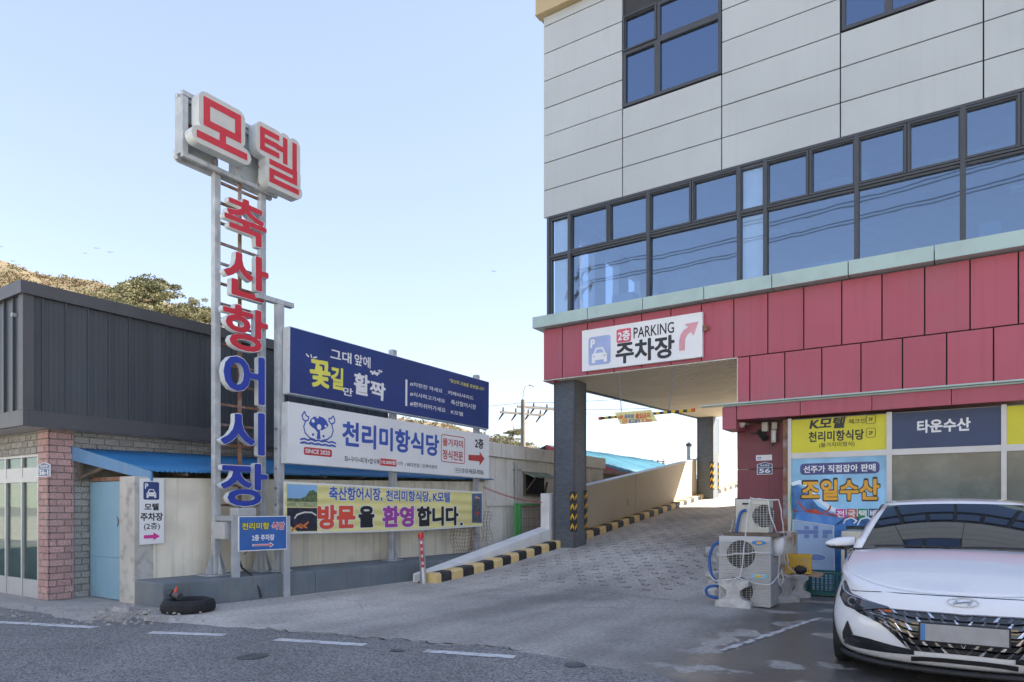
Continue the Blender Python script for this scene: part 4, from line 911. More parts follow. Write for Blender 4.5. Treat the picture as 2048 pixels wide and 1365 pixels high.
# ---- pylon sign
py_ = thing('motel_pylon_sign', 'tall two-post pylon with red and blue raised Korean letters', 'sign', (-1.470, -2.7, .32))
YL = PX(429, 700, -1.410).y; YR = PX(536, 385, -1.410).y
for k, y0 in enumerate((YL, YR - .13)):
    MB().box(-1.522, -1.428, y0 + .018, y0 + .112, .37, 6.22).build('post', steel, py_, bevel=.006)
    g_ = MB().box(-1.650, -1.300, y0 - .11, y0 + .24, .352, .368)
    for sx_, sy_ in ((1, 0), (-1, 0), (0, 1), (0, -1)):
        c = Vector((-1.475, y0 + .065, .37)); e = Vector((sx_, sy_, 0)); s2 = Vector((-sy_, sx_, 0)) * .006; b0 = c + e * .066; b1 = c + e * .17
        tp = b0 + Vector((0, 0, .28)); g_.hexa([b0 - s2, b1 - s2, b1 + s2, b0 + s2, tp - s2, tp + e * .01 - s2, tp + e * .01 + s2, tp + s2])
    g_.build('base_plate', steel, py_)
yc_ = (YL + YR) / 2
MB().box(-1.490, -1.450, yc_ - .02, yc_ + .02, .9, 6.25).build('centre_rail', rust, py_)
z = 1.05
while z < 6.1:
    MB().box(-1.500, -1.465, YL + .131, YR - .131, z, z + .035).build('rung', rust, py_); z += .292
# head frame
zt_, zb_ = PX(372, 182, -1.350).z, PX(372, 305, -1.350).z
Y0, Y1 = PX(366, 200, -1.350).y, PX(556, 300, -1.350).y
for c in (zt_ - .065, zb_ - .065):
    for xa in (-1.55, -1.41): MB().box(xa, xa + .06, Y0, Y1, c, c + .065).build('head_tube', steel, py_, bevel=.006)
for y0 in (Y0 + .002, Y0 + .82, Y1 - .25): MB().box(-1.54, -1.36, y0, y0 + .08, zb_ + .001, zt_ - .071).build('head_upright', steel, py_)
MB().box(-1.450, -1.420, Y0 + .1, Y1 - .3, (zt_ + zb_) / 2, (zt_ + zb_) / 2 + .03).box(-1.450, -1.420, Y0 + .5, Y0 + .53, zb_, zt_ - .08).box(-1.450, -1.420, Y0 + 1.25, Y0 + 1.28, zb_, zt_ - .08).build('head_rail', rust, py_)
# letters face the ramp: a sign frame rotated to look along +X
LF = thing('x', 'x', 'x', (-1.350, 0, 0), (0, 0, R(90)))
class FakeSign: pass
def pyl(text_, uL, uR, pt, pb, mat, strokes_=None, xoff=-1.210):
    """raised letter as its own child of the pylon"""
    n = Vector((1, 0, 0)); P0 = (xoff, 0, 0)
    yL, yR = PP(uL, 500, P0, n).y, PP(uR, 500, P0, n).y; zT, zB = PP(*pt, P0, n).z, PP(*pb, P0, n).z
    e = bpy.data.objects.new('letter', bpy.data.meshes.new('letter')); COL.objects.link(e); e.parent = py_
    inv = wm(py_).inverted(); e.location = inv @ Vector((-1.350, 0, 0)); e.rotation_euler = (0, 0, R(90)); WM[e.name] = Matrix.Translation((-1.350, 0, 0)) @ Euler((0, 0, R(90))).to_matrix().to_4x4()
    return e, (yL, zB, yR, zT)
def raised(ch, uL, uR, pt, pb, mat, bold=.036):
    e, r = pyl(ch, uL, uR, pt, pb, mat); q = .009
    DE.append(e)
    text(e, ch, (r[0] - q, r[1] - q, r[2] + q, r[3] + q), signw, bold + .006, .02, name='letter_body', depth=.095, sidem=side, px=False)
    text(e, ch, r, mat, bold, .1175, name='letter_face', px=False)
DE = []
raised('축', 451, 535, (458, 384), (530, 498), sred); raised('산', 450, 539, (473, 497), (528, 606), sred); raised('항', 448, 538, (470, 607), (497, 703), sred)
raised('어', 449, 532, (528, 716), (529, 811), blue); raised('시', 444, 532, (474, 820), (530, 912), blue); raised('장', 444, 538, (452, 924), (490, 1013), blue)
# the two big channel letters, front and back
mo = [[(.16, .93), (.84, .93), (.84, .42), (.16, .42), (.16, .93)], [(.5, .42), (.5, .07)], [(0.02, .07), (.98, .07)]]
tel = [[(.06, .95), (.44, .95)], [(.06, .95), (.06, .60), (.44, .60)], [(.06, .775), (.42, .775)], [(.48, .76), (.66, .76)], [(.66, .97), (.66, .55)], [(.92, .97), (.92, .50)], [(.3, .40), (.93, .40), (.93, .225), (.3, .225), (.3, .05), (.98, .05)]]
mo_fill = [[(.2, .72), (.8, .72)], [(.2, .62), (.8, .62)]]
for segs, uL, uR, pt, pb, wd in ((mo, 387, 492, (408, 191), (488, 329), .050), (tel, 511, 595, (516, 249), (592, 397), .042)):
    e, r = pyl('', uL, uR, pt, pb, sred); DE.append(e)
    h_ = wd; r2 = (r[0] + h_, r[1] + h_, r[2] - h_, r[3] - h_)
    strokes(e, segs + (mo_fill if segs is mo else []), wd, r2, beige, .02, name='letter_body', depth=.17, sidem=side, rnd=True, px=False, grow=.068, res=110)
    strokes(e, segs, wd, r2, sred, .193, name='letter_face', rnd=False, px=False, res=150)
    # mirrored letter of the reverse side
    e2 = bpy.data.objects.new('letter', bpy.data.meshes.new('letter')); COL.objects.link(e2); e2.parent = py_; inv = wm(py_).inverted()
    e2.location = inv @ Vector((-1.550, 0, 0)); e2.rotation_euler = (0, 0, R(-90)); WM[e2.name] = Matrix.Translation((-1.550, 0, 0)) @ Euler((0, 0, R(-90))).to_matrix().to_4x4(); DE.append(e2)
    oth = (Y0 + Y1) - r[2] + .32, (Y0 + Y1) - r[0] + .32
    strokes(e2, segs, wd, (-oth[1] + h_, r[1] + h_, -oth[0] - h_, r[3] - h_), beige, .02, name='letter_body', depth=.09, sidem=side, rnd=True, px=False, grow=.05, res=80)
bpy.data.objects.remove(LF)
MB().box(*(-1.400, -1.150), YL - .02, YL + .32, .88, 1.12).build('electric_box', acw, py_, bevel=.008)
MB().box(-1.350, -1.150, YL + .2, YL + .5, 1.20, 1.32).build('cable_box', acw, py_, bevel=.006)
MB().box(-1.150, -1.0, YL + .02, YL + .09, 1.14, 1.21).box(-1.410, -1.150, YL + .02, YL + .09, 1.14, 1.21).build('cross_tube', steel2, py_)
MB().tube([(-1.300, YL + .25, .9), (-1.250, YL + .27, .6), (-1.2, YL + .3, .45), (-1.0, YL + .36, .32), (-.93, YL + .40, .12), (-.93, YL + .42, .03)], .016).tube([(-1.250, YL + .34, .88), (-1.200, YL + .40, .7), (-1.150, YL + .3, .65)], .006).build('cable', wire, py_)

# ---- small blue direction sign on two posts
a5 = math.atan2(.98, .2)
bs = thing('direction_sign', 'small blue restaurant parking sign with red arrow on two grey posts', 'sign', (-1.0, -3.16, 0), (0, 0, a5))
mB = WM[bs.name]
for u_, v_ in ((476, 1205), (563, 1192)):
    r_ = mB.inverted() @ PZ(u_, v_); MB().box(r_.x - .05, r_.x + .05, r_.y * 0 - .0, .09, 0, 1.2).build('post', steel2, bs, local=True, bevel=.006)
a = rect_of(bs, 477, 1033, 574, 1099, .02)
poly(bs, [(a[0], a[3]), (a[2], a[3]), (a[2], a[1]), (a[0], a[1])], signw, .022, name='board', px=False, th=.022)
bl = M('sign_blue', (.03, .12, .38), .4, .1); q = .012
poly(bs, [(a[0] + q, a[3] + q), (a[2] - q, a[3] + q), (a[2] - q, a[1] - q), (a[0] + q, a[1] - q)], bl, .0235, name='board_face', px=False)
text(bs, '천리미항', (483, 1045, 540, 1060), print_, .10, .0245); text(bs, '천리미항', (484, 1046, 539, 1059), byel, .04, .026)
text(bs, '식당', (543, 1044, 570, 1060), signw, .10, .0245); text(bs, '식당', (544, 1045, 569, 1059), sred, .04, .026)
text(bs, '2층 주차장', (504, 1070, 549, 1081), signw, .045, .026)
poly(bs, [(505, 1089), (540, 1088), (540, 1084.5), (548, 1090), (540, 1095.5), (540, 1092), (505, 1093)], signw, .0245, name='arrow'); poly(bs, [(507, 1090), (541, 1089), (541, 1087), (546, 1090), (541, 1093.5), (541, 1091.5), (507, 1092)], sred, .026, name='arrow')

# ---- billboard frame and the three signs
bf = thing('billboard_stand', 'grey steel posts with braces that carry the two long billboards', 'sign frame', (-1.2, -2.2, .35))
yp = [PX(556, 800, -1.17).y, PX(785, 880, -1.17).y, PX(953, 1000, -1.17).y]
for y0, zt2 in zip(yp, (4.42, 4.2, 4.15)):
    MB().box(-1.27, -1.17, y0, y0 + .12, .37, zt2).build('post', steel, bf, bevel=.008)
    g_ = MB().box(-1.38, -1.08, y0 - .08, y0 + .2, .352, .368)
    for sx_, sy_ in ((1, 0), (-1, 0), (0, 1), (0, -1)):
        c = Vector((-1.22, y0 + .06, .37)); e = Vector((sx_, sy_, 0)); s2 = Vector((-sy_, sx_, 0)) * .006; b0 = c + e * .062; b1 = c + e * .13; tp = b0 + Vector((0, 0, .26))
        g_.hexa([b0 - s2, b1 - s2, b1 + s2, b0 + s2, tp - s2, tp + e * .01 - s2, tp + e * .01 + s2, tp + s2])
    g_.build('base_plate', steel, bf)
MB().box(-1.27, -1.17, yp[0] - .35, yp[0] + .30, 4.421, 4.49).build('top_arm', steel, bf)
for z in (1.35, 1.6, 1.9, 2.2, 2.5): MB().box(-1.24, -1.20, YR, yp[0], z, z + .03).build('tie', steel, bf)
for z in (3.6, 2.5): MB().box(-1.169, -1.16, yp[0], 3.1, z, z + .06).build('rail', steel, bf)
TL = .012
def bsign(name, label, u0, v0, u1, v1, th, cat='billboard'):
    P = PX(u0, v1, -1.0); t = thing(name, label, cat, (-1.0, P.y, P.z), (0, TL, R(90)))
    r = rect_of(t, u0, v0, u1, v1, 0); return t, (r[0], r[3], r[2], r[1])
bb, r = bsign('billboard', 'long navy billboard with white and yellow handwritten Korean slogan', 578, 652, 978, 857, .16)
MB().box(0, r[2], 0, .155, 0, PX(578, 652, -1.0).z - PX(578, 787, -1.0).z).build('case', side, bb, local=True, bevel=.006)
H0 = PX(578, 652, -1.0).z - PX(578, 787, -1.0).z
def base_z(t, v): m = WM[t.name]; return (m.inverted() @ PX(578, v, -1.0)).z
for ob in (bb,): ob.location.z = PX(578, 787, -1.0).z; WM[ob.name] = Matrix.Translation(ob.location) @ ob.rotation_euler.to_matrix().to_4x4()
for ch in bb.children: WM[ch.name] = WM[bb.name]
MB().box(.012, r[2] - .012, -.003, 0, .012, H0 - .012).build('face', navy, bb, local=True)
yb2 = M('slogan_yellow', (.78, .74, .12), .5); wh = signw
text(bb, '그대', (661, 696, 703, 729), wh, .035, .005); text(bb, '앞에', (709, 707, 741, 738), wh, .03, .005); text(bb, '만', (686, 774, 706, 794), wh, .035, .005)
text(bb, '꽃', (620, 716, 661, 780), yb2, .055, .005, rot=.05); text(bb, '길', (662, 732, 687, 782), yb2, .055, .005)
text(bb, '활', (708, 744, 739, 794), wh, .045, .005); text(bb, '짝', (740, 760, 771, 803), wh, .045, .005, rot=-.05)
strokes(bb, [[(0, .9), (.2, .5)], [(.45, 1), (.5, .55)], [(1, .8), (.7, .5)]], .012, (613, 708, 633, 722), wh, .005)
strokes(bb, [[(.5, .5), (.5 + .5 * math.cos(R(a)), .5 + .5 * math.sin(R(a)))] for a in (18, 90, 162, 234, 306)], .017, (741, 741, 758, 752), wh, .005)
strokes(bb, [[(.5, .5), (.5 + .5 * math.cos(R(a)), .5 + .5 * math.sin(R(a)))] for a in (0, 60, 120, 180, 240, 300)], .007, (756, 739, 765, 747), wh, .005)
MBs = rect_of(bb, 811, 759, 814.5, 813, .004); poly(bb, [(MBs[0], MBs[3]), (MBs[2], MBs[3]), (MBs[2], MBs[1]), (MBs[0], MBs[1])], wh, .004, name='line', px=False)
for t_, r_ in (('#차한잔 하세요', (820, 763, 885, 787)), ('_', (889, 789, 894, 790)), ('카페씨사이드', (896, 781, 947, 801)), ('#식사하고가세요', (820, 783, 890, 807)), ('_', (894, 808, 899, 809)), ('축산항어시장', (902, 799, 952, 820)), ('#편히쉬어가세요', (820, 802, 891, 826)), ('_', (894, 827, 899, 828)), ('K모텔', (902, 820, 926, 833))):
    text(bb, t_, r_, wh, .022, .005)
text(bb, '“당신의 오늘을 응원합니다”', (898, 757, 969, 783), yb2, .02, .005, shear=.12)
wb, r = bsign('billboard', 'long white restaurant billboard with blue lettering and crab claw logo', 575, 803, 978, 958, .16)
H1 = PX(575, 803, -1.0).z - PX(575, 927, -1.0).z
wb.location.z = PX(575, 927, -1.0).z; WM[wb.name] = Matrix.Translation(wb.location) @ wb.rotation_euler.to_matrix().to_4x4()
MB().box(0, r[2], 0, .155, 0, H1).build('case', side, wb, local=True, bevel=.006)
MB().box(.008, r[2] - .008, -.003, 0, .008, H1 - .008).build('face', signw, wb, local=True)
lgb = M('logo_blue', (.05, .11, .42), .4)
text(wb, '천리미항식당', (685, 841, 878, 914), lgb, .05, .005)
text(wb, '회+구이+찌개+밥식혜', (689, 912, 759, 930), print_, .022, .005)
a = rect_of(wb, 761, 917, 793, 934, .005); poly(wb, [(a[0], a[3]), (a[2], a[3]), (a[2], a[1]), (a[0], a[1])], M('price_red', (.6, .05, .05), .5), .004, name='price_panel', px=False)
text(wb, '18,000원', (763, 919.5, 791, 931), wh, .045, .006); text(wb, '(1인분)', (795, 923, 806, 932), print_, .015, .005)
text(wb, '/ 바다전망 / 단체석완비', (810, 925, 874, 939), print_, .022, .005)
text(wb, '2층', (950, 876, 967, 899), print_, .045, .005)
text(wb, '010-9650-9006', (925, 937, 967, 950), print_, .025, .005)
a = rect_of(wb, 910, 937, 923, 946, .005); strokes(wb, [[(0, 0), (1, 0), (1, 1), (0, 1), (0, 0)]], .003, a, print_, .005, px=False, res=120); text(wb, '예약전화', (912, 939, 921.5, 944), print_, .02, .005)
rdl = M('arrow_red', (.5, .06, .06), .5)
poly(wb, [(937, 910), (959, 911), (959.5, 904), (969, 918), (959, 932), (959, 923.5), (937, 921)], rdl, .005, name='arrow')
a = rect_of(wb, 883, 869, 929, 928, .005); strokes(wb, [[(.06, 0), (.94, 0), (1, .05), (1, .95), (.94, 1), (.06, 1), (0, .95), (0, .05), (.06, 0)]], .008, a, rdl, .005, px=False, res=120)
text(wb, '물가자미', (885.5, 876, 926, 897), rdl, .035, .006); text(wb, '정식전문', (885.5, 899, 926, 923), rdl, .035, .006)
a = rect_of(wb, 608, 894, 664, 915, .005); poly(wb, rrect(a[0], a[3], a[2], a[1], .03), M('badge_red', (.52, .05, .06), .5), .004, name='badge', px=False); text(wb, 'SINCE 2020', (611, 897.5, 660, 911), wh, .035, .006)
# claw logo: two claws embracing a round shell over waves
a = rect_of(wb, 602, 821, 671, 892, .005); lr = (a[0], a[3], a[2], a[1])
poly(wb, [(lr[0] + (lr[2] - lr[0]) * x_, lr[1] + (lr[3] - lr[1]) * z_) for x_, z_ in ((.22, .62), (.27, .76), (.36, .86), (.42, .87), (.44, .82), (.49, .82), (.5, .9), (.62, .88), (.72, .8), (.79, .64), (.72, .54), (.6, .46), (.54, .36), (.56, .16), (.44, .16), (.47, .36), (.4, .46), (.28, .54))], lgb, .005, name='logo', px=False)
strokes(wb, [[(.1, .98), (.03, .84), (.06, .72), (.13, .68), (.08, .5), (.12, .3), (.25, .16), (.4, .12)], [(.1, .98), (.14, .86), (.22, .82), (.2, .72), (.13, .68)], [(.92, .98), (.98, .86), (.96, .76), (.88, .70), (.93, .5), (.88, .3), (.76, .18), (.6, .12)], [(.92, .98), (.86, .88), (.8, .88), (.8, .78), (.88, .70)]], .011, a, lgb, .005, px=False, name='logo', res=120)
strokes(wb, [[(x_ / 10, z_ + (.04 if x_ % 2 else 0)) for x_ in range(11)] for z_ in (.08, -.03)], .014, a, lgb, .005, px=False, name='logo', res=120)
for x_, z_, r_ in ((.34, .72, .03), (.51, .55, .045), (.7, .6, .022), (.56, .42, .02)): poly(wb, circ(lr[0] + (lr[2] - lr[0]) * x_, lr[1] + (lr[3] - lr[1]) * z_, r_, n=14), wh, .007, name='logo', px=False)
for x_, z_ in ((.34, .28), (.64, .27)): poly(wb, circ(lr[0] + (lr[2] - lr[0]) * x_, lr[1] + (lr[3] - lr[1]) * z_, .022, n=12), lgb, .007, name='logo', px=False)
# yellow cloth banner, slightly billowed; prints follow its front plane
yn, r = bsign('welcome_banner', 'yellow cloth banner welcoming visitors with landscape photo at its left end', 567, 963, 965, 1053, .02, 'banner')
zb2 = PX(567, 1068, -1.0).z; zt2 = PX(567, 963, -1.0).z; yn.rotation_euler = (0, 0, R(90)); yn.location.z = zb2; WM[yn.name] = Matrix.Translation(yn.location) @ yn.rotation_euler.to_matrix().to_4x4()
W_ = r[2]; zr2b = PX(965, 1053, -1.0).z - zb2; zr2t = PX(965, 984, -1.0).z - zb2; Hb = zt2 - zb2
bx = lambda t, k: ((1 - t) * 0 + t * zr2b) * (1 - k) + ((1 - t) * Hb + t * zr2t) * k
def bq(t0, t1, k0, k1, mat, dy, name, n=40):
    P = []
    for j in range(9):
        k = k0 + (k1 - k0) * j / 8; P.append([((t0 + (t1 - t0) * i / n) * W_, -dy + .012 * math.sin(k * 22) * 0, bx(t0 + (t1 - t0) * i / n, k) - .03 * math.sin(math.pi * (t0 + (t1 - t0) * i / n)) * (1 - k)) for i in range(n + 1)])
    return MB().grid(P).build(name, mat, yn, local=True, smooth=True)
N, L = nodes(bany); p = N['Principled BSDF']; wv = N.new('ShaderNodeTexWave'); wv.bands_direction = 'Z'; wv.inputs['Scale'].default_value = 1.6; wv.inputs['Distortion'].default_value = 3; wv.inputs['Detail Scale'].default_value = .4; ge = N.new('ShaderNodeNewGeometry'); L.new(ge.outputs['Position'], wv.inputs[0]); b = N.new('ShaderNodeBump'); b.inputs['Distance'].default_value = .02; L.new(wv.outputs['Color'], b.inputs['Height']); L.new(b.outputs[0], p.inputs['Normal'])
bq(0, 1, 0, 1, signw, 0, 'hem'); bq(.004, .996, .035, .965, bany, .003, 'cloth')
# landscape photograph printed on the banner: sky, hill, water, night view below
bq(.012, .125, .52, .955, M('print_sky', (.25, .45, .68), .6, .1), .006, 'photo', 6)
t2 = lambda u_, v_: (u_ * W_, bx(u_, v_) - .03 * math.sin(math.pi * u_) * (1 - v_))
poly(yn, [t2(.012, .62), t2(.125, .62), t2(.125, .8), t2(.11, .86), t2(.095, .83), t2(.08, .72), t2(.06, .68), t2(.012, .68)], M('print_hill', (.12, .16, .07), .6, .5, 25), .008, px=False, name='photo')
poly(yn, [t2(.012, .52), t2(.125, .52), t2(.125, .62), t2(.012, .62)], M('print_shore', (.35, .38, .2), .6, .4, 15), .0085, px=False, name='photo')
nv = M('print_night', (.03, .03, .05), .5, .5, 10)
poly(yn, [t2(.05, .045), t2(.125, .045), t2(.125, .5), t2(.012, .5), t2(.012, .2)], nv, .006, px=False, name='photo')
strokes(yn, [[(0, 0), (.1, .5), (.45, .85), (.8, .8), (1, .4)]], .012, (*t2(.04, .3), *t2(.12, .44)), M('print_light', (.7, .7, .6), .6), .008, px=False, name='photo')
strokes(yn, [[(0, 0), (.3, .6), (.6, .3), (1, 1)], [(.1, .2), (.5, .8), (.9, .3)]], .014, (*t2(.03, .06), *t2(.09, .22)), M('print_fire', (.7, .2, .05), .6, .5, 20), .008, px=False, name='photo')
poly(yn, [t2(.925, .12), t2(.994, .10), t2(.994, .95), t2(.925, .93)], M('print_dusk', (.08, .14, .3), .5, .2), .006, px=False, name='photo')
poly(yn, [t2(.928, .14), t2(.985, .12), t2(.982, .72), t2(.965, .84), t2(.95, .86), t2(.935, .7)], M('print_tower', (.1, .11, .12), .5, .5, 20), .008, px=False, name='photo')
strokes(yn, [[(0, .4), (.3, 1), (.45, .3), (.7, .7), (1, .2)]], .012, (*t2(.947, .78), *t2(.975, .86)), M('print_sign', (.8, .4, .2), .5), .009, px=False, name='photo')
poly(yn, [t2(.952, .35), t2(.97, .35), t2(.97, .42), t2(.952, .42)], sred, .009, px=False, name='photo')
for t_, r_, mt in (('축산항어시장,', (658, 973, 765, 1003), banblu), ('천리미항식당,', (772, 980, 861, 1005), banblu), ('K모텔', (866, 984, 900, 1005), banblu)):
    q = 1.2; text(yn, t_, (r_[0] - q, r_[1] - q, r_[2] + q, r_[3] + q), wh, .095, .005); text(yn, t_, r_, mt, .045, .007)
for t_, r_, mt in (('방문', (635, 1010, 711, 1057), banred), ('을', (717, 1012, 749, 1055), print_), ('환영', (765, 1012, 828, 1054), banpur), ('합니다', (834, 1013, 917, 1051), print_), ('.', (920, 1046, 926, 1051), print_)):
    q = 1.6; text(yn, t_, (r_[0] - q, r_[1] - q, r_[2] + q, r_[3] + q), wh, .115, .005); text(yn, t_, r_, mt, .07, .007)
# ================================================================ buildings, hill and trees behind
hconc = M('pale_concrete', (.76, .72, .64), .85, .1, 1.5, bump=.005, bscale=18, dirt=(.42, .4, .36), damt=.6, dscale=1.5, streak=(.34, .32, .29), samt=.5)
cb = thing('concrete_house', 'flat-roofed old concrete house with a broken window awning behind the yard', 'house', (-1.7, 4, 0))
CL = lambda y: -1.38 - .02 * (y - 3.3)
MB().wall((CL(3.3), 3.3), (CL(9.5), 9.5), 2.6, 0, 0, 2.45, 2.45).build('wall', hconc, cb)
MB().wall((CL(3.25) + .09, 3.25), (CL(9.5) + .09, 9.5), 2.8, 2.46, 2.44, 2.78, 2.76).build('parapet', hconc, cb, bevel=.01)
MB().wall((CL(3.3) + .05, 3.31), (CL(9.5) + .05, 9.5), .048, 1.35, 1.35, 1.47, 1.47).build('string_course', hconc, cb)
pa, pb_ = PX(1049, 950, -1.40), PX(1087, 990, -1.40)
MB().box(-1.42, -1.375, pa.y, pb_.y, pb_.z + .0, pa.z).build('window_opening', dark, cb)
MB().box(-1.43, -1.35, pa.y - .04, pa.y, pb_.z - .04, pa.z).box(-1.43, -1.35, pa.y, pb_.y, pb_.z - .04, pb_.z).build('window_frame', wood, cb)
aw = []
for k in range(8):
    y0 = pa.y - .12 + k * (pb_.y - pa.y + .3) / 8; y1 = y0 + (pb_.y - pa.y + .3) / 8 - .006; e = random.uniform(-.05, .03); zt_a = pa.z + .06; d = .02 * random.random()
    MB().hexa([(-1.40, y0, zt_a), (-1.08 + e, y0, zt_a - .13 - d), (-1.08 + e, y1, zt_a - .13 - d), (-1.40, y1, zt_a), (-1.40, y0, zt_a + .02), (-1.08 + e, y0, zt_a - .11 - d), (-1.08 + e, y1, zt_a - .11 - d), (-1.40, y1, zt_a + .02)]).build('awning_board', M('mossy_board', (.22, .25, .19), .9, .3, 10, rnd=.2) if 'mossy_board' not in MT else MT['mossy_board'], cb)
MB().cyl((-1.37, pa.y + .05, pb_.z + .1), (-1.12, pa.y + .1, pa.z - .05), .02, 5).cyl((-1.34, pb_.y - .05, pb_.z), (-1.15, pb_.y - .25, pb_.z + .3), .03, 5).build('awning_brace', wood, cb)
MB().cyl(PX(1032, 925, -1.33), PX(1033, 1005, -1.33), .035, 8).build('drain_pipe', steel2, cb)
MB().cyl((-1.36, pa.y - .55, 2.2), (-1.30, pa.y - .3, 2.2), .012, 6).build('hook', rust, cb)
gt = thing('mesh_gate', 'bright green framed wire gate between the concrete house and the white wall', 'gate', (-1.1, 4.6, .4))
Y0g, Y1g = PX(1040, 1040, -1.1).y, PX(1100, 1040, -1.1).y
MB().box(-1.13, -1.08, Y0g - .2, Y0g - .08, .3, 1.41).build('gate_post', gmet, gt)
MB().box(-1.12, -1.09, Y0g, Y0g + .06, .4, 1.36).box(-1.12, -1.09, Y0g, Y1g, 1.36, 1.40).build('frame', gmet, gt)
m = MB()
for k in range(18): yy = Y0g + .06 + k * (Y1g - Y0g) / 18; m.cyl((-1.1, yy, .35), (-1.1, yy, 1.36), .004, 4)
for k in range(5): z = .45 + k * .2; m.cyl((-1.1, Y0g + .06, z), (-1.1, Y1g, z), .005, 4)
m.build('wire_mesh', rust, gt)['kind'] = 'stuff'
for lab, u0, v0, u1, v1, dx in (('bent rusty wire mesh panel leaning below the yellow banner', 901, 1050, 955, 1112, .05), ('smaller rusty wire mesh panel right of the last banner post', 962, 1025, 980, 1082, .02)):
    a, b = PX(u0, v0, -1.2), PX(u1, v1, -1.2); t = thing('wire_mesh_panel', lab, 'mesh panel', (-1.2, a.y, b.z)); m = MB(); ny = max(3, int((b.y - a.y) / .085)); nz = int((a.z - b.z) / .07)
    f = lambda i, j: Vector((-1.2 + .04 * math.sin(j * .9 + i * .3) + dx * (1 - j / nz), a.y + (b.y - a.y) * i / ny + .02 * math.sin(j * .5), b.z + (a.z - b.z) * j / nz + .015 * math.sin(i)))
    for i in range(ny + 1): m.tube([f(i, j) for j in range(nz + 1)], .004, 4)
    for j in range(nz + 1): m.tube([f(i, j) for i in range(ny + 1)], .004, 4)
    m.build('wire_mesh', rust, t)
t = thing('red_cable', 'thin red cable strung from the banner post to the white wall post', 'cable', (-1.1, 3.2, 1.6))
for dz in (0, .03):
    a, b = PX(966, 976, -1.1), Vector((-.4, 4.25, 1.42)); m = MB().tube([a.lerp(b, k / 12) + Vector((0, 0, dz * (1 - k / 12) - .22 * math.sin(math.pi * k / 12) * .3)) for k in range(13)], .006, 5); m.build('strand', redw, t)
# far house with the blue roof
fh = thing('blue_roof_house', 'sunlit cream house with pale blue corrugated roof behind the ramp parapet', 'house', (-4, 14, 0))
a = PX(1172, 905, -1.9)
MB().box(-7.5, -2.2, 12.4, 21.5, 0, 2.45).build('wall', M('cream_house', (.34, .3, .23), .8, .05, 1), fh)
broof = M('pale_blue_roof', (.05, .16, .22), .5, .1, 2, dirt=(.09, .17, .2), damt=.4, dscale=3)
for k in range(7):
    o_ = Vector((0, 0, .012 * (k % 2))); A = Vector((-1.9, 11.9 + k * 1.4, 2.43)) + o_; B = Vector((-1.9, 11.9 + (k + 1.03) * 1.4, 2.43)) + o_; C = Vector((-4.9, 11.9 + k * 1.4, 3.5)) + o_; D = Vector((-4.9, 11.9 + (k + 1.03) * 1.4, 3.5)) + o_
    q = MB().grid(corr(C, D, A, B, 36, .03)).build('roof_sheet', broof, fh, smooth=True); sf = q.modifiers.new('s', 'SOLIDIFY'); sf.thickness = .01
    A.x = -7.9; B.x = -7.9; q = MB().grid(corr(A, B, C, D, 36, .03)).build('roof_sheet', broof, fh, smooth=True); sf = q.modifiers.new('s', 'SOLIDIFY'); sf.thickness = .01
MB().box(-1.98, -1.85, 11.9, 21.7, 2.28, 2.42).build('gutter', M('gutter_brown', (.28, .15, .11), .5), fh)
MB().q((-2.2, 12.39, 2.45), (-7.5, 12.39, 2.45), (-4.9, 12.39, 3.45)).build('gable', hconc, fh)
MB().hexa([(-1.9, 11.86, 2.30), (-4.9, 11.86, 3.38), (-4.9, 11.89, 3.38), (-1.9, 11.89, 2.30), (-1.9, 11.86, 2.44), (-4.9, 11.86, 3.52), (-4.9, 11.89, 3.52), (-1.9, 11.89, 2.44)]).build('verge_board', M('verge_red', (.4, .06, .06), .6), fh)
MB().box(-2.19, -2.1, 14.0, 14.1, 0, 2.28).box(-2.19, -2.1, 16.4, 16.5, 0, 2.28).build('downpipe', steel2, fh)
f2 = thing('flat_roof_house', 'low sunlit cream block with brown eaves between pillar and blue roofed house', 'house', (-3, 9.6, 0))
MB().box(-4.4, -1.75, 9.6, 11.6, 0, 2.32).build('wall', MT['cream_house'], f2); MB().box(-4.5, -1.6, 9.52, 11.7, 2.322, 2.44).build('eaves', MT['gutter_brown'], f2)
cm = thing('chimney_pipe', 'grey metal flue pipe with a cowl standing behind the ramp parapet', 'flue', PX(1378, 915, -1.5))
p_ = PX(1378, 920, -1.5); MB().cyl((p_.x, p_.y, 1), (p_.x, p_.y, PX(1378, 893, -1.5).z), .085, 14).build('pipe', steel2, cm, smooth=True, autos=40)
z_ = PX(1378, 893, -1.5).z; MB().cyl((p_.x, p_.y, z_ + .001), (p_.x, p_.y, z_ + .09), .12, 14).cyl((p_.x, p_.y, z_ + .091), (p_.x, p_.y, z_ + .16), .11, 14, .03).build('cowl', frame, cm, smooth=True, autos=40)

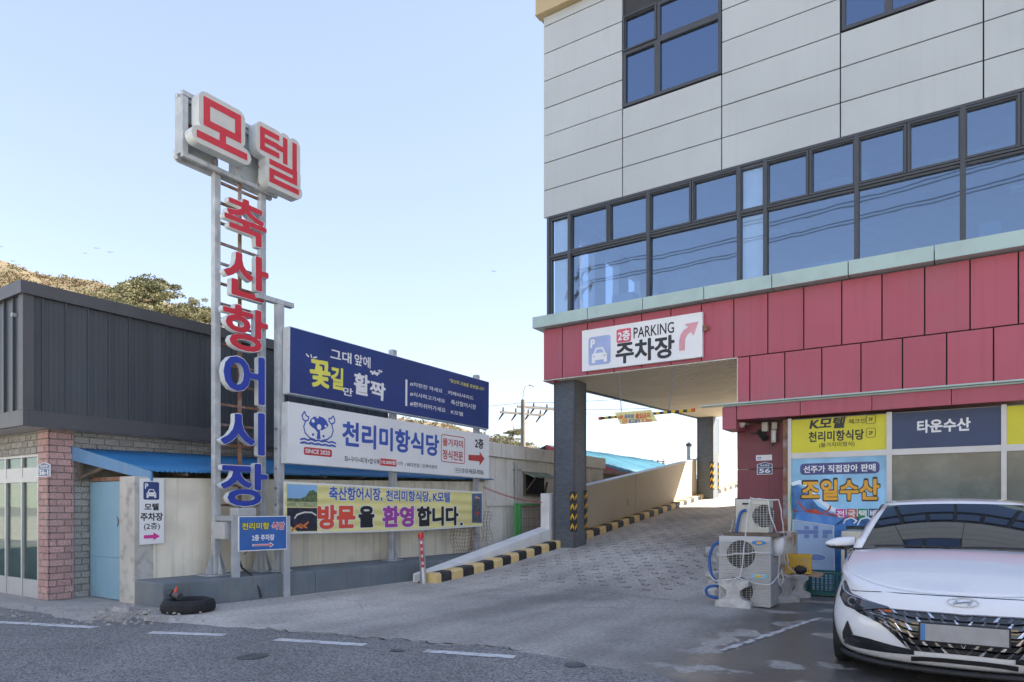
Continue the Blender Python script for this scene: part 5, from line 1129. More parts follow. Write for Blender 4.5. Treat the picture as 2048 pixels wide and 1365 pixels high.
# utility pole with cross arms and wires
pole_c = M('pole_concrete', (.2, .175, .15), .85, .1, 3)
insm = M('insulator', (.06, .05, .05), .4)
def utility_pole(label, base, h, yaw, arms, lamp=False):
    t = thing('utility_pole', label, 'utility pole', base, (0, 0, yaw))
    MB().cyl((0, 0, 0), (0, 0, h), .17, 12, .1).build('pole', pole_c, t, local=True, smooth=True, autos=40)
    for z, L0, L1 in arms:
        ar = MB().box(L0, L1, -.05, .05, z, z + .09).build('cross_arm', pole_c, t, local=True)
        m = MB(); n_ = 4
        for i in range(n_):
            x_ = L0 + .15 + (L1 - L0 - .3) * i / (n_ - 1)
            if abs(x_) < .2: continue
            m.cyl((x_, 0, z + .09), (x_, 0, z + .28), .05, 8, .03); m.cyl((x_, .0, z), (x_ - .18, .1, z - .3), .05, 7, .03)
        m.build('insulators', insm, ar, local=True)['kind'] = 'stuff'
    if lamp: MB().tube([(0, 0, h - .02), (.04, 0, h + .4), (.15, 0, h + .65), (.35, 0, h + .72)], .03, 7).cyl((.35, 0, h + .72), (.6, 0, h + .71), .05, 8).build('lamp_arm', steel2, t, local=True)
    return t
def far_pt(u, v, d):   # point at forward distance d from the viewpoint
    r = ray(u, v); return CAM + r * d
B = far_pt(1046, 900, 32)
utility_pole('concrete utility pole with two cross arms and a lamp arm beyond the grey house', (B.x, B.y, 0), far_pt(1046, 800, 32).z, YAW + .5, ((far_pt(1046, 812, 32).z - .1, -.3, 2.2), (far_pt(1046, 830, 32).z, -1.2, 1.1)), True)
B2 = far_pt(1316, 960, 60)
utility_pole('short distant utility pole seen through the drive-through', (B2.x, B2.y, 0), far_pt(1316, 921, 60).z, YAW, ((far_pt(1316, 929, 60).z, -.6, .6), (far_pt(1316, 925, 60).z, -.6, .6)))
def cable(name, label, p, q, sag, r=.012, group=None, mat=wire):
    m = MB().tube([p.lerp(q, k / 16) - Vector((0, 0, sag * 4 * (k / 16) * (1 - k / 16))) for k in range(17)], r, 4); o = m.build(name, mat); tag(o, label, 'cable', group)
for i, (a, b, lab) in enumerate((((1046, 806, 32), (1560, 760, 30), 'upper overhead wire running right from the lamp pole'), ((1060, 812, 32), (1480, 800, 24), 'second overhead wire running right from the lamp pole'), ((1080, 815, 32), (1480, 842, 40), 'thin overhead wire seen below the soffit'), ((700, 815, 46), (1046, 806, 32), 'overhead wire running left from the lamp pole'), ((1100, 905, 60), (1500, 893, 50), 'lowest overhead wire above the blue roof'), ((1100, 918, 70), (1500, 912, 60), 'faint overhead wire just above the blue roof'))):
    cable('overhead_wire', lab, far_pt(*a), far_pt(*b), .25, .011, 'overhead wires behind the ramp')

up_ = utility_pole('tall utility pole across the street behind the viewpoint, mirrored in the windows', (-11.7, -19, 0), 17, .6, ((14.2, -1.6, 1.6), (15.3, -1.3, 1.3)))
for i in range(4): cable('overhead_wire', ('upper front', 'upper rear', 'lower front', 'lower rear')[i] + ' street wire behind the viewpoint, mirrored in the window band', Vector((-12 + i * .3, -19 + i * .4, 15.5 - (i // 2) * 1.1)), Vector((34, -13 + i * .5, 16.2 - (i // 2) * 1.1)), 1.0, .025, 'street wires mirrored in the windows')
# hill
hillm = M('dry_hill', (.15, .115, .065), .95, .3, .12, dirt=(.075, .075, .035), damt=.8, dscale=.15)
prof = [(-900, 400), (-500, 440), (-200, 480), (0, 524), (60, 541), (130, 555), (200, 568), (330, 606), (430, 652), (560, 735), (720, 822), (830, 838), (900, 853), (980, 872), (1100, 905), (1300, 985), (1500, 1012)]
P = []
for k in range(15):
    t = k / 14; row = []
    for i in range(121):
        u = -900 + i * 20
        for (ua, va), (ub, vb) in zip(prof[:-1], prof[1:]):
            if u <= ub: v = va + (vb - va) * (u - ua) / (ub - ua); break
        top = far_pt(u, v, 95); bot = far_pt(u, 1012, 45); bot.z = 0
        q = bot.lerp(top, t); q.z = top.z * (t ** .85) + math.sin(i * .7 + k) * .25 * t; row.append(tuple(q))
    P.append(row)
back = [tuple(Vector(p) + (Vector(p) - CAM).normalized() * 40 - Vector((0, 0, 12))) for p in P[-1]]
hill = MB().grid(P + [back]).build('hill', hillm, smooth=True); tag(hill, 'dry golden hillside behind the houses', None, kind='structure')
hb_ = BVHTree.FromPolygons([Vector(v) for v in sum([list(r) for r in P], [])], [(i * 121 + j, i * 121 + j + 1, (i + 1) * 121 + j + 1, (i + 1) * 121 + j) for i in range(14) for j in range(120)])
def leafcloud(m, c, rx, rz, n, size):
    for _ in range(n):
        a, b = random.uniform(0, 6.283), math.acos(random.uniform(-.35, 1)); rr = random.uniform(.55, 1.05)
        p = Vector(c) + Vector((math.cos(a) * math.sin(b) * rx * rr, math.sin(a) * math.sin(b) * rx * rr, math.cos(b) * rz * rr))
        d = Vector((random.gauss(0, 1), random.gauss(0, 1), random.gauss(0, 1) + .6)).normalized(); e = d.orthogonal().normalized() * size * random.uniform(.25, .5); d *= size * random.uniform(.6, 1.2)
        m.v += [tuple(p - e), tuple(p + e), tuple(p + d)]; k = len(m.v); m.f.append((k - 3, k - 2, k - 1)); m.m.append(m.cur)
bm_ = [M('dry_grass_gold', (.19, .145, .07), .9, .3, 1), M('scrub_olive', (.095, .095, .04), .9, .3, 1), M('scrub_rust', (.15, .09, .05), .9, .3, 1)]
bush = [MB(), MB(), MB()]
for i in range(1100):
    u = random.uniform(-150, 1120); k = random.random() ** .5
    for (ua, va), (ub, vb) in zip(prof[:-1], prof[1:]):
        if u <= ub: v = va + (vb - va) * (u - ua) / (ub - ua); break
    r = ray(u, v + 1 + (1 - k) * 150); hit = hb_.ray_cast(CAM, r.normalized())
    if hit[0] is None: continue
    w_ = random.random(); b = bush[0 if w_ < .42 else 1 if w_ < .8 else 2]; s = random.uniform(.35, .95)
    leafcloud(b, hit[0], s * 1.2, s * .9, 42, .22)
for m, mt, lab in zip(bush, bm_, ('pale gold dry grass tufts on the hill', 'olive scrub bushes covering the hill', 'rust brown bare scrub on the hill')): tag(m.build('scrub', mt), lab, 'scrub', kind='stuff')
# pines
pine = [M('pine_needle_light', (.24, .225, .12), .9, .3, 3), M('pine_needle_dark', (.13, .13, .065), .9, .3, 3)]
bark = M('pine_bark', (.12, .08, .055), .9, .3, 3)
def pine_tree(label, u, vb, vt, d, wpx, bare=False, seed=1):
    rnd = random.Random(seed); base = far_pt(u, vb, d); top = far_pt(u, vt, d); Hh = top.z - base.z; W = wpx / 2 * d / F_
    t = thing('pine_tree' if not bare else 'bare_tree', label, 'tree', tuple(base), group=None); tr = MB(); cr = MB(); pts = [base + Vector((math.sin(k * 1.1 + seed) * .05 * Hh * k / 8, math.cos(k + seed) * .04 * Hh * k / 8, Hh * .95 * k / 8)) for k in range(9)]
    tr.tube(pts, [Hh * .03 * (1 - k / 9.5) for k in range(9)], 7)
    for k in range(30 if not bare else 40):
        f = rnd.uniform(.25, 1); p0 = pts[min(8, int(f * 8))]; a = rnd.uniform(0, 6.283); ln = W * (1.05 - abs(f - .45) * 1.15) * rnd.uniform(.6, 1.05) * (1 if f < .8 else .75)
        e = p0 + Vector((math.cos(a) * ln, math.sin(a) * ln, ln * (rnd.uniform(.0, .4) if not bare else rnd.uniform(.4, 1))))
        mid = p0.lerp(e, .5) + Vector((0, 0, -.06 * ln)); tr.tube([p0, mid, e], [Hh * .009, Hh * .006, Hh * .002], 4)
        if bare:
            for _ in range(5): g_ = e.lerp(mid, rnd.random()); tr.tube([g_, g_ + Vector((rnd.gauss(0, .3), rnd.gauss(0, .3), rnd.uniform(.1, .5))) * W * .6], Hh * .002, 3)
        else:
            for q in range(7):      # flat needle pads along the limb
                c = mid.lerp(e, rnd.uniform(.0, 1.1)) + Vector((rnd.gauss(0, .13), rnd.gauss(0, .13), rnd.gauss(0, .05))) * W; cr.cur = 0 if rnd.random() < .6 else 1
                leafcloud(cr, c, W * rnd.uniform(.1, .2), W * rnd.uniform(.05, .09), 70, W * .055)
    tr.build('trunk', bark, t)
    if not bare: cr.build('crown', pine, t)
pine_tree('large spreading pine on the hill above the dark cladding', 285, 700, 542, 60, 175, seed=3)
pine_tree('smaller pine right of the large one, just left of the pylon', 388, 720, 588, 60, 110, seed=8)
pine_tree('dark pine beyond the grey house beside the utility pole', 1022, 960, 846, 42, 92, seed=12)
pine_tree('small bare tree at the right end of the white billboard', 973, 930, 848, 55, 40, bare=True, seed=4)
for u, v, s in ((194, 497, 1), (221, 505, 1.1), (171, 507, .8), (2, 494, .9), (988, 543, 1)):
    c = far_pt(u, v, 60); r = Vector((c_, s_, 0)); s *= .14
    bd = MB().q(c, c + r * s + Vector((0, 0, .1 * s)), c + r * s * 1.9 + Vector((0, 0, -.1 * s)), c + r * .6 * s + Vector((0, .0, -.12 * s)))
    bd.q(c, c - r * .6 * s + Vector((0, 0, -.12 * s)), c - r * s * 1.9 + Vector((0, 0, .25 * s)), c - r * s + Vector((0, 0, .3 * s))); f = Vector((s_, -c_, 0)) * .3 * s
    bd.cyl(c - f, c + f, .05 * s * 2, 5, .02)
    where = {194: 'dark gull, highest of the three left of the pylon', 221: 'dark gull nearest the pylon of the three at the left', 171: 'dark gull, leftmost and smallest of the three beside the hill', 2: 'dark gull at the left edge above the hill', 988: 'lone dark gull in the sky between pylon and motel'}[u]
    tag(bd.build('bird', wire), where, 'bird')
# unseen pale shed added behind the viewpoint: bounces sun, mirrored in the panes
qs = thing('bounce_shed', 'long pale harbour shed added behind the viewpoint to bounce sunlight', 'shed', (0, -30, 0))
MB().box(-45, 40, -40, -30, 0, 6.5).build('wall', M('shed_wall', (.75, .67, .55), .8), qs); MB().box(-45, 40, -29.97, -29.94, 1.0, 3.0).build('shutter', M('shed_shutter', (.2, .27, .32), .6), qs)

# ================================================================ street objects on the left
# tyre with a broken lamp
c = PZ(377, 1224); c.y += .0
ty = thing('old_tyre', 'worn black car tyre lying flat in front of the painted plinth', 'tyre', (c.x, c.y, .01))
P = []; Rm, sec = .245, [(.06, .0), (.075, .03), (.075, .09), (.055, .135), (.0, .155), (-.05, .135), (-.06, .12), (-.055, .08), (-.052, .03), (-.04, .0)]
for i in range(40):
    t = 2 * math.pi * i / 40; P.append([(c.x + (Rm + dx) * math.cos(t), c.y + (Rm + dx) * math.sin(t), .012 + dz) for dx, dz in sec])
P.append(P[0]); tb = MB().grid(P, closed=True).build('tread', rubber, ty, smooth=True)
m = MB()
for i in range(48):
    t = 2 * math.pi * i / 48
    for z0 in (.035, .075): cc, ss = math.cos(t), math.sin(t); r0 = Rm + .0755; q = [(c.x + r0 * math.cos(t + a) , c.y + r0 * math.sin(t + a), z0 + .01 + dz) for a, dz in ((0, 0), (.07, .02), (.07, .035), (0, .015))]; m.q(*q)
m.build('tread_groove', dark, tb)['kind'] = 'stuff'
bl_ = thing('broken_lamp', 'broken grey lamp with an orange bulb lying on the old tyre', 'lamp', (c.x - .18, c.y - .05, .16))
a = Vector((c.x - .26, c.y - .1, .235)); b = a + Vector((.19, .03, -.04)); ax = (b - a).normalized()
MB().cyl(a, a + ax * .07, .05, 12).build('cap', frame, bl_); MB().cyl(a + ax * .072, b, .035, 12, .045).build('body', dtrim, bl_)
MB().cyl(a + ax * .11 + Vector((0, 0, .035)), a + ax * .12 + Vector((.015, 0, .11)), .022, 8, .006).build('bulb', MT['cap_orange'], bl_)
# broken concrete and rubble by the pier
for i, (u, v, s, lab) in enumerate(((243, 1222, .15, 'largest broken concrete lump at the foot of the pier'), (205, 1226, .07, 'small broken concrete lump left of the largest'), (292, 1226, .06, 'broken concrete lump against the plinth corner'), (268, 1212, .05, 'grey stone tucked between pier and plinth'))):
    p_ = PZ(u, v, .03); rr = random.Random(i); pts = []; m = MB(); n = 9
    ring1 = [(p_.x + s * rr.uniform(.8, 1.2) * math.cos(6.283 * k / n), p_.y + s * .8 * rr.uniform(.8, 1.2) * math.sin(6.283 * k / n), .025) for k in range(n)]; ring2 = [(p_.x + s * .7 * rr.uniform(.7, 1.1) * math.cos(6.283 * k / n), p_.y + s * .55 * rr.uniform(.7, 1.1) * math.sin(6.283 * k / n), .03 + s * rr.uniform(.25, .45)) for k in range(n)]
    m.grid([ring1, ring2], closed=True); m.q(*ring2); tag(m.build('concrete_lump', conc), lab, 'rubble')
m = MB()
for i in range(260):
    p_ = PZ(random.gauss(255, 45), random.gauss(1232, 9), .03) if i < 170 else PZ(random.uniform(0, 420), random.uniform(1215, 1250), .015); s = random.uniform(.006, .022) * (1 if i > 12 else 1.6)
    m.hexa([(p_.x + s * a * random.uniform(.6, 1.2), p_.y + s * b * random.uniform(.6, 1.2), (.005 if p_.y < -5.25 else .03) + s * z) for a, b, z in ((-1, -1, 0), (1, -1, 0), (1, 1, 0), (-1, 1, 0), (-.7, -.7, 1), (.7, -.7, 1), (.7, .7, .8), (-.7, .7, .9))])
tag(m.build('rubble', conc), 'scattered concrete crumbs and gravel along the footway', 'rubble', kind='stuff')
# warning light post
c = PZ(848, 1170); wp = thing('warning_post', 'leaning silver post with red lamp and red warning strip beside the kerb end', 'post', (c.x, c.y, 0))
tp = PY(842, 1077, c.y); MB().cyl(c, tp, .052, 18, .05).build('tube', silv, wp, smooth=True, autos=40); d = (tp - c).normalized()
MB().cyl(tp + d * .001, tp + d * .09, .047, 18).build('lamp', lred, wp, smooth=True, autos=40); MB().cyl(tp - d * .05, tp, .055, 18).build('collar', steel2, wp)
ang = math.atan2(CX - c.x, -(CY - c.y)); vs = Vector((math.cos(ang), math.sin(ang), 0))
SF = bpy.data.objects.new('warning_strip', bpy.data.meshes.new('warning_strip')); COL.objects.link(SF); SF.parent = wp
pz_ = c + d * .30; rm = Matrix.Translation(pz_) @ Euler((0, 0, ang)).to_matrix().to_4x4(); lm_ = wm(wp).inverted() @ rm; SF.location = lm_.to_translation(); SF.rotation_euler = (0, math.atan2(d.x * math.cos(ang) + d.y * math.sin(ang), d.z), ang); WM[SF.name] = rm; DE.append(SF)
m = MB(); P = []
for z in (0, .5): P.append([(.0545 * math.sin(R(a)), -.0545 * math.cos(R(a)), z) for a in (-28, -14, 0, 14, 28)])
m.grid(P).build('strip', M('strip_red', (.45, .03, .04), .5), SF, local=True, smooth=True)
for i, ch in enumerate('출차주의'): text(SF, ch, (-.018, .40 - i * .12, .018, .46 - i * .12), signw, .05, .056, px=False)
cp = c + Vector((-.02, -.05, .012)); t = thing('blue_cable', 'loop of blue cable on the ground at the warning post', 'cable', (cp.x, cp.y, 0))
MB().tube([cp + Vector((-.2 + .24 * math.cos(a), .05 + .12 * math.sin(a), 0)) for a in [k * .35 for k in range(18)]], .008, 6).build('loop', hose, t)
t = thing('ground_conduit', 'thin grey conduit lying along the plinth to the warning post', 'cable', (c.x - .5, c.y, 0))
e_ = PZ(741, 1155, .02); MB().tube([PX(735, 1133, e_.x - .03), PX(742, 1135, e_.x), PX(743, 1152, e_.x), e_, PZ(800, 1163, .012), PZ(838, 1169, .012)], .012, 6).build('conduit', wire, t)
bx_ = PZ(868, 1166); t = thing('cable_box', 'small grey cable box at the low end of the white wall', 'cable box', (bx_.x - .1, bx_.y, 0)); MB().box(-.33, -.24, -.2, -.075, .06, .17).build('box', acw, t, bevel=.008)
MB().cyl((-.29, -.14, 0), (-.29, -.14, .06), .012, 6).build('foot', wire, t)

# ================================================================ appliances and clutter in front of the red wall
def condenser(root, x0, x1, y0, y1, z0, z1, mat, fans, logo=None, skip=0.0):
    W = x1 - x0
    MB().box(x0, x1, y0 + .012, y1, z0, z1).build('casing', mat, root, bevel=.012)
    # front louvre: slats with round fan openings
    n = int((z1 - z0 - .08) / .026)
    for (cx, cz, r) in fans:
        MB().cyl((cx, y0 + .010, cz), (cx, y0 + .0115, cz), r, 28).build('fan_opening', dark, root)
        m = MB()
        for k in range(3):
            a = k * 2.094 + .4; P = []
            for rr in (.2, .95): P.append([(cx + r * rr * math.cos(a + q), y0 + .0085 - .004 * q, cz + r * rr * math.sin(a + q)) for q in (0, .35, .7)])
            m.grid(P)
        m.cyl((cx, y0 + .003, cz), (cx, y0 + .009, cz), r * .22, 12); m.build('fan', frame, root)
        m = MB(); s = int(2 * r / .022)
        for k in range(s + 1):
            z = cz - r + 2 * r * k / s; hw = math.sqrt(max(0, r * r - (z - cz) ** 2)); m.box(cx - hw, cx + hw, y0 - .002, y0 + .001, z - .0022, z + .0022)
        for k in range(-3, 4):
            x_ = cx + r * k / 3.6; hh = math.sqrt(max(0, r * r - (x_ - cx) ** 2)); m.box(x_ - .003, x_ + .003, y0 - .004, y0 - .0022, cz - hh, cz + hh)
        m.build('fan_guard', grid_g, root)
    for k in range(n):
        z = z0 + .05 + k * .026; segs = [(x0 + .02 + skip * W, x1 - .02)]
        for (cx, cz, r) in fans:
            dz = abs(z - cz)
            if dz < r + .008:
                hw = math.sqrt(max(0, (r + .008) ** 2 - dz * dz)); ns = []
                for a, b in segs:
                    if cx - hw > a: ns.append((a, min(b, cx - hw)))
                    if cx + hw < b: ns.append((max(a, cx + hw), b))
                segs = ns
        for a, b in segs:
            m = MB(); m.hexa([(a, y0 - .004, z - .006), (b, y0 - .004, z - .006), (b, y0 + .012, z - .009), (a, y0 + .012, z - .009), (a, y0 - .004, z + .002), (b, y0 - .004, z + .002), (b, y0 + .012, z + .009), (a, y0 + .012, z + .009)]); m.build('slat', mat, root)
    m = MB()
    for k in range(int((z1 - z0 - .1) / .03)): z = z0 + .06 + k * .03; m.box(x1 - .001, x1 + .006, y0 + .06, y1 - .04, z, z + .008)
    m.build('side_louvre', mat, root)['kind'] = 'stuff'
ac1 = thing('condenser_unit', 'large grey two-fan outdoor unit tied with white rope beside the ramp', 'outdoor unit', (5.05, .25, .02))
ax0, ax1 = PY(1437, 1210, .25).x, PY(1541, 1210, .25).x; az1 = PY(1480, 1073, .25).z
condenser(ac1, ax0, ax1, .25, .72, .02, az1, acw, [(PY(1481, 1109, .25).x, PY(1481, 1109, .25).z, .185), (PY(1477, 1182, .25).x, PY(1477, 1182, .25).z, .185)])
for (u, v, a, b, mt) in ((1518, 1086, .095, .028, M('sticker_blue', (.04, .2, .5), .4)), (1517, 1153, .115, .035, M('sticker_cyan', (.25, .5, .6), .4))):
    p_ = PY(u, v, .245); m = MB(); m.q(*[(p_.x + x_, .2425, p_.z + z_) for x_, z_ in circ(0, 0, a, b)]); m.build('sticker', mt, ac1)
    m = MB(); m.q(*[(p_.x + x_, .2415, p_.z + z_) for x_, z_ in circ(0, 0, a * .4, b * .5)]); m.build('sticker_mark', yel2, ac1)
ac2 = thing('condenser_unit', 'cream single-fan outdoor unit stacked on top and roped down', 'outdoor unit', (5.2, .45, az1), group=None)
bx0, bx1 = PY(1470, 1000, .4).x, PY(1537, 1000, .4).x; bz1 = PY(1500, 999, .4).z; bz0 = PY(1500, 1066, .4).z
condenser(ac2, bx0, bx1, .40, .66, bz0, bz1, acc, [(PY(1532, 1035, .4).x - .03, (bz0 + bz1) / 2, .15)], skip=.5)
MB().box(bx0 + .1, bx0 + .2, .392, .399, bz1 - .07, bz1 - .05).build('vent_slot', dark, ac2)
for dz in (0.09, .33): MB().box(bx0 + .27, bx0 + .31, .409, .4115, bz0 + dz, bz0 + dz + .035).build('label_sticker', steel2, ac2)
sp = thing('wooden_pallet_board', 'grey boards between the two stacked outdoor units', 'boards', (5.1, .5, az1)); MB().box(ax0 + .05, ax1 + .1, .3, .72, az1 + .002, bz0 - .002).build('board', wood, sp)
# hoses
for lab, pts in (('upper blue hose looping out of the left side of the large outdoor unit', ((1438, 1084), (1427, 1092), (1419, 1115), (1421, 1140), (1428, 1158), (1437, 1166))), ('lower blue hose loop at the foot of the large outdoor unit', ((1436, 1172), (1420, 1173), (1412, 1180), (1416, 1191), (1428, 1195), (1436, 1196))), ('blue hose on the front of the cream outdoor unit', ((1492, 1021), (1483, 1024), (1477, 1040), (1472, 1068)))):
    Yh = .36 if 'cream' in lab else .28; P0 = [PY(u, v, Yh) for u, v in pts]; Q = []
    for i in range(len(P0) - 1):
        for k in range(4):
            t = k / 4; a, b, c2, d2 = P0[max(i - 1, 0)], P0[i], P0[i + 1], P0[min(i + 2, len(P0) - 1)]
            Q.append(.5 * (2 * b + (c2 - a) * t + (2 * a - 5 * b + 4 * c2 - d2) * t * t + (3 * b - a - 3 * c2 + d2) * t ** 3))
    Q.append(P0[-1]); tag(MB().tube(Q, .021, 9).build('water_hose', hose, smooth=True), lab, 'hose')
# cast concrete weights: wide foot, waist, wide head
def weight(label, x, y, yaw, h=.40, w=.36):
    prof_ = [(-.5, 0), (.5, 0), (.5, .2), (.42, .27), (.27, .32), (.2, .42), (.2, .62), (.3, .72), (.44, .79), (.44, 1), (-.44, 1), (-.44, .79), (-.3, .72), (-.2, .62), (-.2, .42), (-.27, .32), (-.42, .27), (-.5, .2)]
    t = thing('concrete_weight', label, 'concrete weight', (x, y, 0), (0, 0, yaw), group='cast concrete weights round the outdoor units'); m = MB(); n = len(prof_)
    for yy in (-.08, .08): m.v += [(a * w * (1 if True else 1), yy * (1.25 if b < .3 else 1), b * h) for a, b in prof_]
    m.f = [tuple(range(n - 1, -1, -1))[::-1], tuple(range(2 * n - 1, n - 1, -1))] + [(i, n + i, n + (i + 1) % n, (i + 1) % n) for i in range(n)]; m.m = [0] * len(m.f)
    m.build('block', rconc, t, local=True, bevel=.006)
    MB().tube([(-.03, 0, h), (-.03, 0, h + .03), (.03, 0, h + .03), (.03, 0, h)], .006, 5).build('lifting_loop', rust, t, local=True)
q = PZ(1466, 1216); weight('concrete weight standing in front of the lower fan of the large outdoor unit', q.x, q.y + .06, 0.02, .37, .46)
q = PZ(1563, 1207); weight('concrete weight right of the large outdoor unit, nearest the front', q.x, q.y + .1, .9, .33, .4)
q = PZ(1588, 1198); weight('middle concrete weight of the row between unit and green crate', q.x, q.y + .1, 1.0, .34, .4)
q = PZ(1603, 1186); weight('rearmost concrete weight beside the green crate', q.x, q.y + .1, 1.1, .30, .36)
q = PZ(1424, 1190); weight('concrete weight behind the hoses left of the large outdoor unit', q.x, q.y + .15, 1.4, .34, .4)
q = PZ(1428, 1150); weight('concrete weight farther back left of the outdoor units', q.x, q.y + .0, 1.3, .55, .4)
# ropes
def rope_(label, pts, Y=.2, r=.009):
    P = [PY(p[0], p[1], p[2] if len(p) > 2 else Y) for p in pts]; Q = []
    for i in range(len(P) - 1):
        for k in range(3): Q.append(P[i].lerp(P[i + 1], k / 3) + Vector((random.gauss(0, .002), random.gauss(0, .002), -.01 * math.sin(math.pi * k / 3))))
    Q.append(P[-1]); tag(MB().tube(Q, r, 6).build('rope', rope, smooth=True), label, 'rope')
rope_('white rope running down the front from the top unit to the front weight', [(1500, 998, .37), (1494, 1040, .36), (1487, 1100, .22), (1485, 1130, .22), (1479, 1155, .16), (1470, 1160, .12)])
rope_('white rope tied horizontally across the upper fan', [(1434, 1106, .26), (1437, 1111, .23), (1470, 1108, .225), (1510, 1105, .225), (1540, 1106, .225), (1556, 1112, .5)])
rope_('white rope sagging across the lower fan', [(1418, 1148, .26), (1430, 1162, .2), (1455, 1160, .12), (1475, 1155, .1), (1500, 1163, .16), (1530, 1170, .2), (1543, 1168, .22), (1560, 1146, .5)])
rope_('white rope from the top unit down to the right side', [(1535, 999, .37), (1540, 1030, .36), (1548, 1050, .35), (1556, 1070, .5), (1566, 1110, .6), (1577, 1135, .7), (1590, 1144, .8)])
rope_('white rope over the lid of the cream unit down its right edge', [(1500, 996, .37), (1518, 998, .38), (1557, 1000, .45), (1562, 1020, .5), (1566, 1060, .55), (1572, 1100, .6), (1578, 1130, .65)])
rope_('loose white rope loop hanging by the concrete weights', [(1560, 1110, .45), (1557, 1140, .42), (1556, 1160, .42), (1561, 1171, .42), (1567, 1160, .42), (1563, 1140, .42)], r=.007)
rope_('loose end of white rope hanging in front of the front weight', [(1470, 1158, .02), (1463, 1166, .02), (1462, 1180, .02), (1452, 1188, .02)], r=.008)
rope_('tangled white rope left behind the units', [(1466, 1040, .6), (1462, 1060, .6), (1455, 1070, .6), (1448, 1078, .5), (1460, 1064, .6), (1468, 1066, .5)], r=.007)
st_ = thing('white_sack', 'crumpled white plastic sack hung at the shoulder of the large outdoor unit', 'sack', PY(1558, 1090, .5))
c = PY(1556, 1092, .5); m = MB(); P = []
for i in range(9):
    ph = math.pi * i / 8; P.append([(c.x + math.sin(ph) * .09 * math.cos(t) * (1 + .12 * math.sin(3 * t + i)), c.y + math.sin(ph) * .09 * math.sin(t), c.z + .15 * math.cos(ph) + .01 * math.sin(5 * t)) for t in [2 * math.pi * k / 14 for k in range(14)]])
m.grid(P, closed=True).build('sack', signw, st_, smooth=True)
# rusty cabinet, crates, blue poly box, steel counter
t = thing('rusty_cabinet', 'rust streaked cream cabinet standing against the red wall', 'cabinet', (5.0, 1.6, 0)); q0, q1 = PY(1556, 1064, 1.5), PY(1584, 1064, 1.5)
MB().box(q0.x, q1.x, 1.5, 1.9, 0, q0.z).build('case', M('rust_cream', (.5, .46, .38), .7, .1, 4, dirt=(.28, .12, .05), damt=.9, dscale=5), t, bevel=.006); MB().box(q0.x + .02, q1.x - .02, 1.492, 1.499, q0.z * .5, q0.z - .03).build('door', MT['rust_cream'], t)
def crate(label, x0, x1, y0, y1, z0, z1, mat, yaw=0, nx=9, nz=5):
    cxx, cyy = (x0 + x1) / 2, (y0 + y1) / 2; t = thing('plastic_crate', label, 'crate', (cxx, cyy, z0), (0, 0, yaw)); W, D, Hh = (x1 - x0) / 2, (y1 - y0) / 2, z1 - z0
    for (ax, s) in (('y', -1), ('y', 1), ('x', -1), ('x', 1)):
        m = MB(); L_ = W if ax == 'y' else D; e = (D if ax == 'y' else W) * s
        def bb(a0, a1, b0, b1, th=.012):
            (m.box(a0, a1, e - th / 2 , e + th / 2, b0, b1) if ax == 'y' else m.box(e - th / 2, e + th / 2, a0, a1, b0, b1))
        L_ -= .007; bb(-L_, L_, 0, .03); bb(-L_, L_, Hh - .03, Hh, .024)
        for k in range(nx + 1): x_ = -L_ + .006 + (2 * L_ - .012) * k / nx; bb(x_ - .006, x_ + .006, .0301, Hh - .0301)
        for k in range(1, nz): z = .03 + (Hh - .06) * k / nz; bb(-L_ + .013, L_ - .013, z - .005, z + .005, .006)
        m.build('side', mat, t, local=True)
    MB().box(-W + .01, W - .01, -D + .01, D - .01, .003, .015).build('base', mat, t, local=True)
    return t
a, b = PY(1568, 1146, .95), PY(1617, 1112, .95)
crate('yellow plastic crate stacked behind the concrete weights', a.x, b.x, .95, 1.3, a.z, b.z, pylw, .15, 10, 6)
MB_ = PY(1612, 1190, 1.3)
a, b = PZ(1612, 1192), PY(1720, 1149, PZ(1612, 1192).y)
crate('dark green plastic crate on the ground left of the white car', a.x, b.x, a.y, a.y + .42, .02, b.z, pgrn, .05, 12, 4)
t = thing('dark_bucket_pile', 'dark rubbish bag and brown cardboard scraps inside the clutter by the yellow crate', 'rubbish', (5.6, 1.0, .4))
c = PY(1600, 1140, 1.0); P = []
for i in range(7):
    ph = math.pi * i / 6; P.append([(c.x + math.sin(ph) * .1 * math.cos(u_) * (1 + .2 * math.sin(2 * u_ + i)), c.y + math.sin(ph) * .1 * math.sin(u_), c.z + .07 * math.cos(ph)) for u_ in [2 * math.pi * k / 10 for k in range(10)]])
MB().grid(P, closed=True).build('bag', black, t, smooth=True); MB().hexa([(c.x + .03, .93, c.z - .06), (c.x + .26, .9, c.z - .09), (c.x + .28, 1.2, c.z - .06), (c.x + .05, 1.2, c.z - .02), (c.x + .03, .93, c.z - .055), (c.x + .26, .9, c.z - .08), (c.x + .28, 1.2, c.z - .05), (c.x + .05, 1.2, c.z - .01)]).build('cardboard', M('cardboard', (.36, .25, .15), .9), t)
pbx = thing('blue_box', 'tall pale blue corrugated plastic box leaning under the crab poster', 'box', (5.4, 2.0, 0))
yb_ = 2.7; A = [PY(u, v, yb_) for u, v in ((1586, 1040), (1667, 1052), (1669, 1148), (1584, 1143))]
n_ = Vector((0, .4, 0)); MB().hexa([Vector((A[3].x, yb_, .0)), Vector((A[2].x, yb_, .0)), Vector((A[2].x, yb_, .0)) + n_, Vector((A[3].x, yb_, 0)) + n_, A[0], A[1], A[1] + n_, A[0] + n_]).build('front', M('box_pale_blue', (.34, .45, .6), .6, .08, 4, dirt=(.4, .55, .72), damt=.5, dscale=5), pbx, bevel=.01)
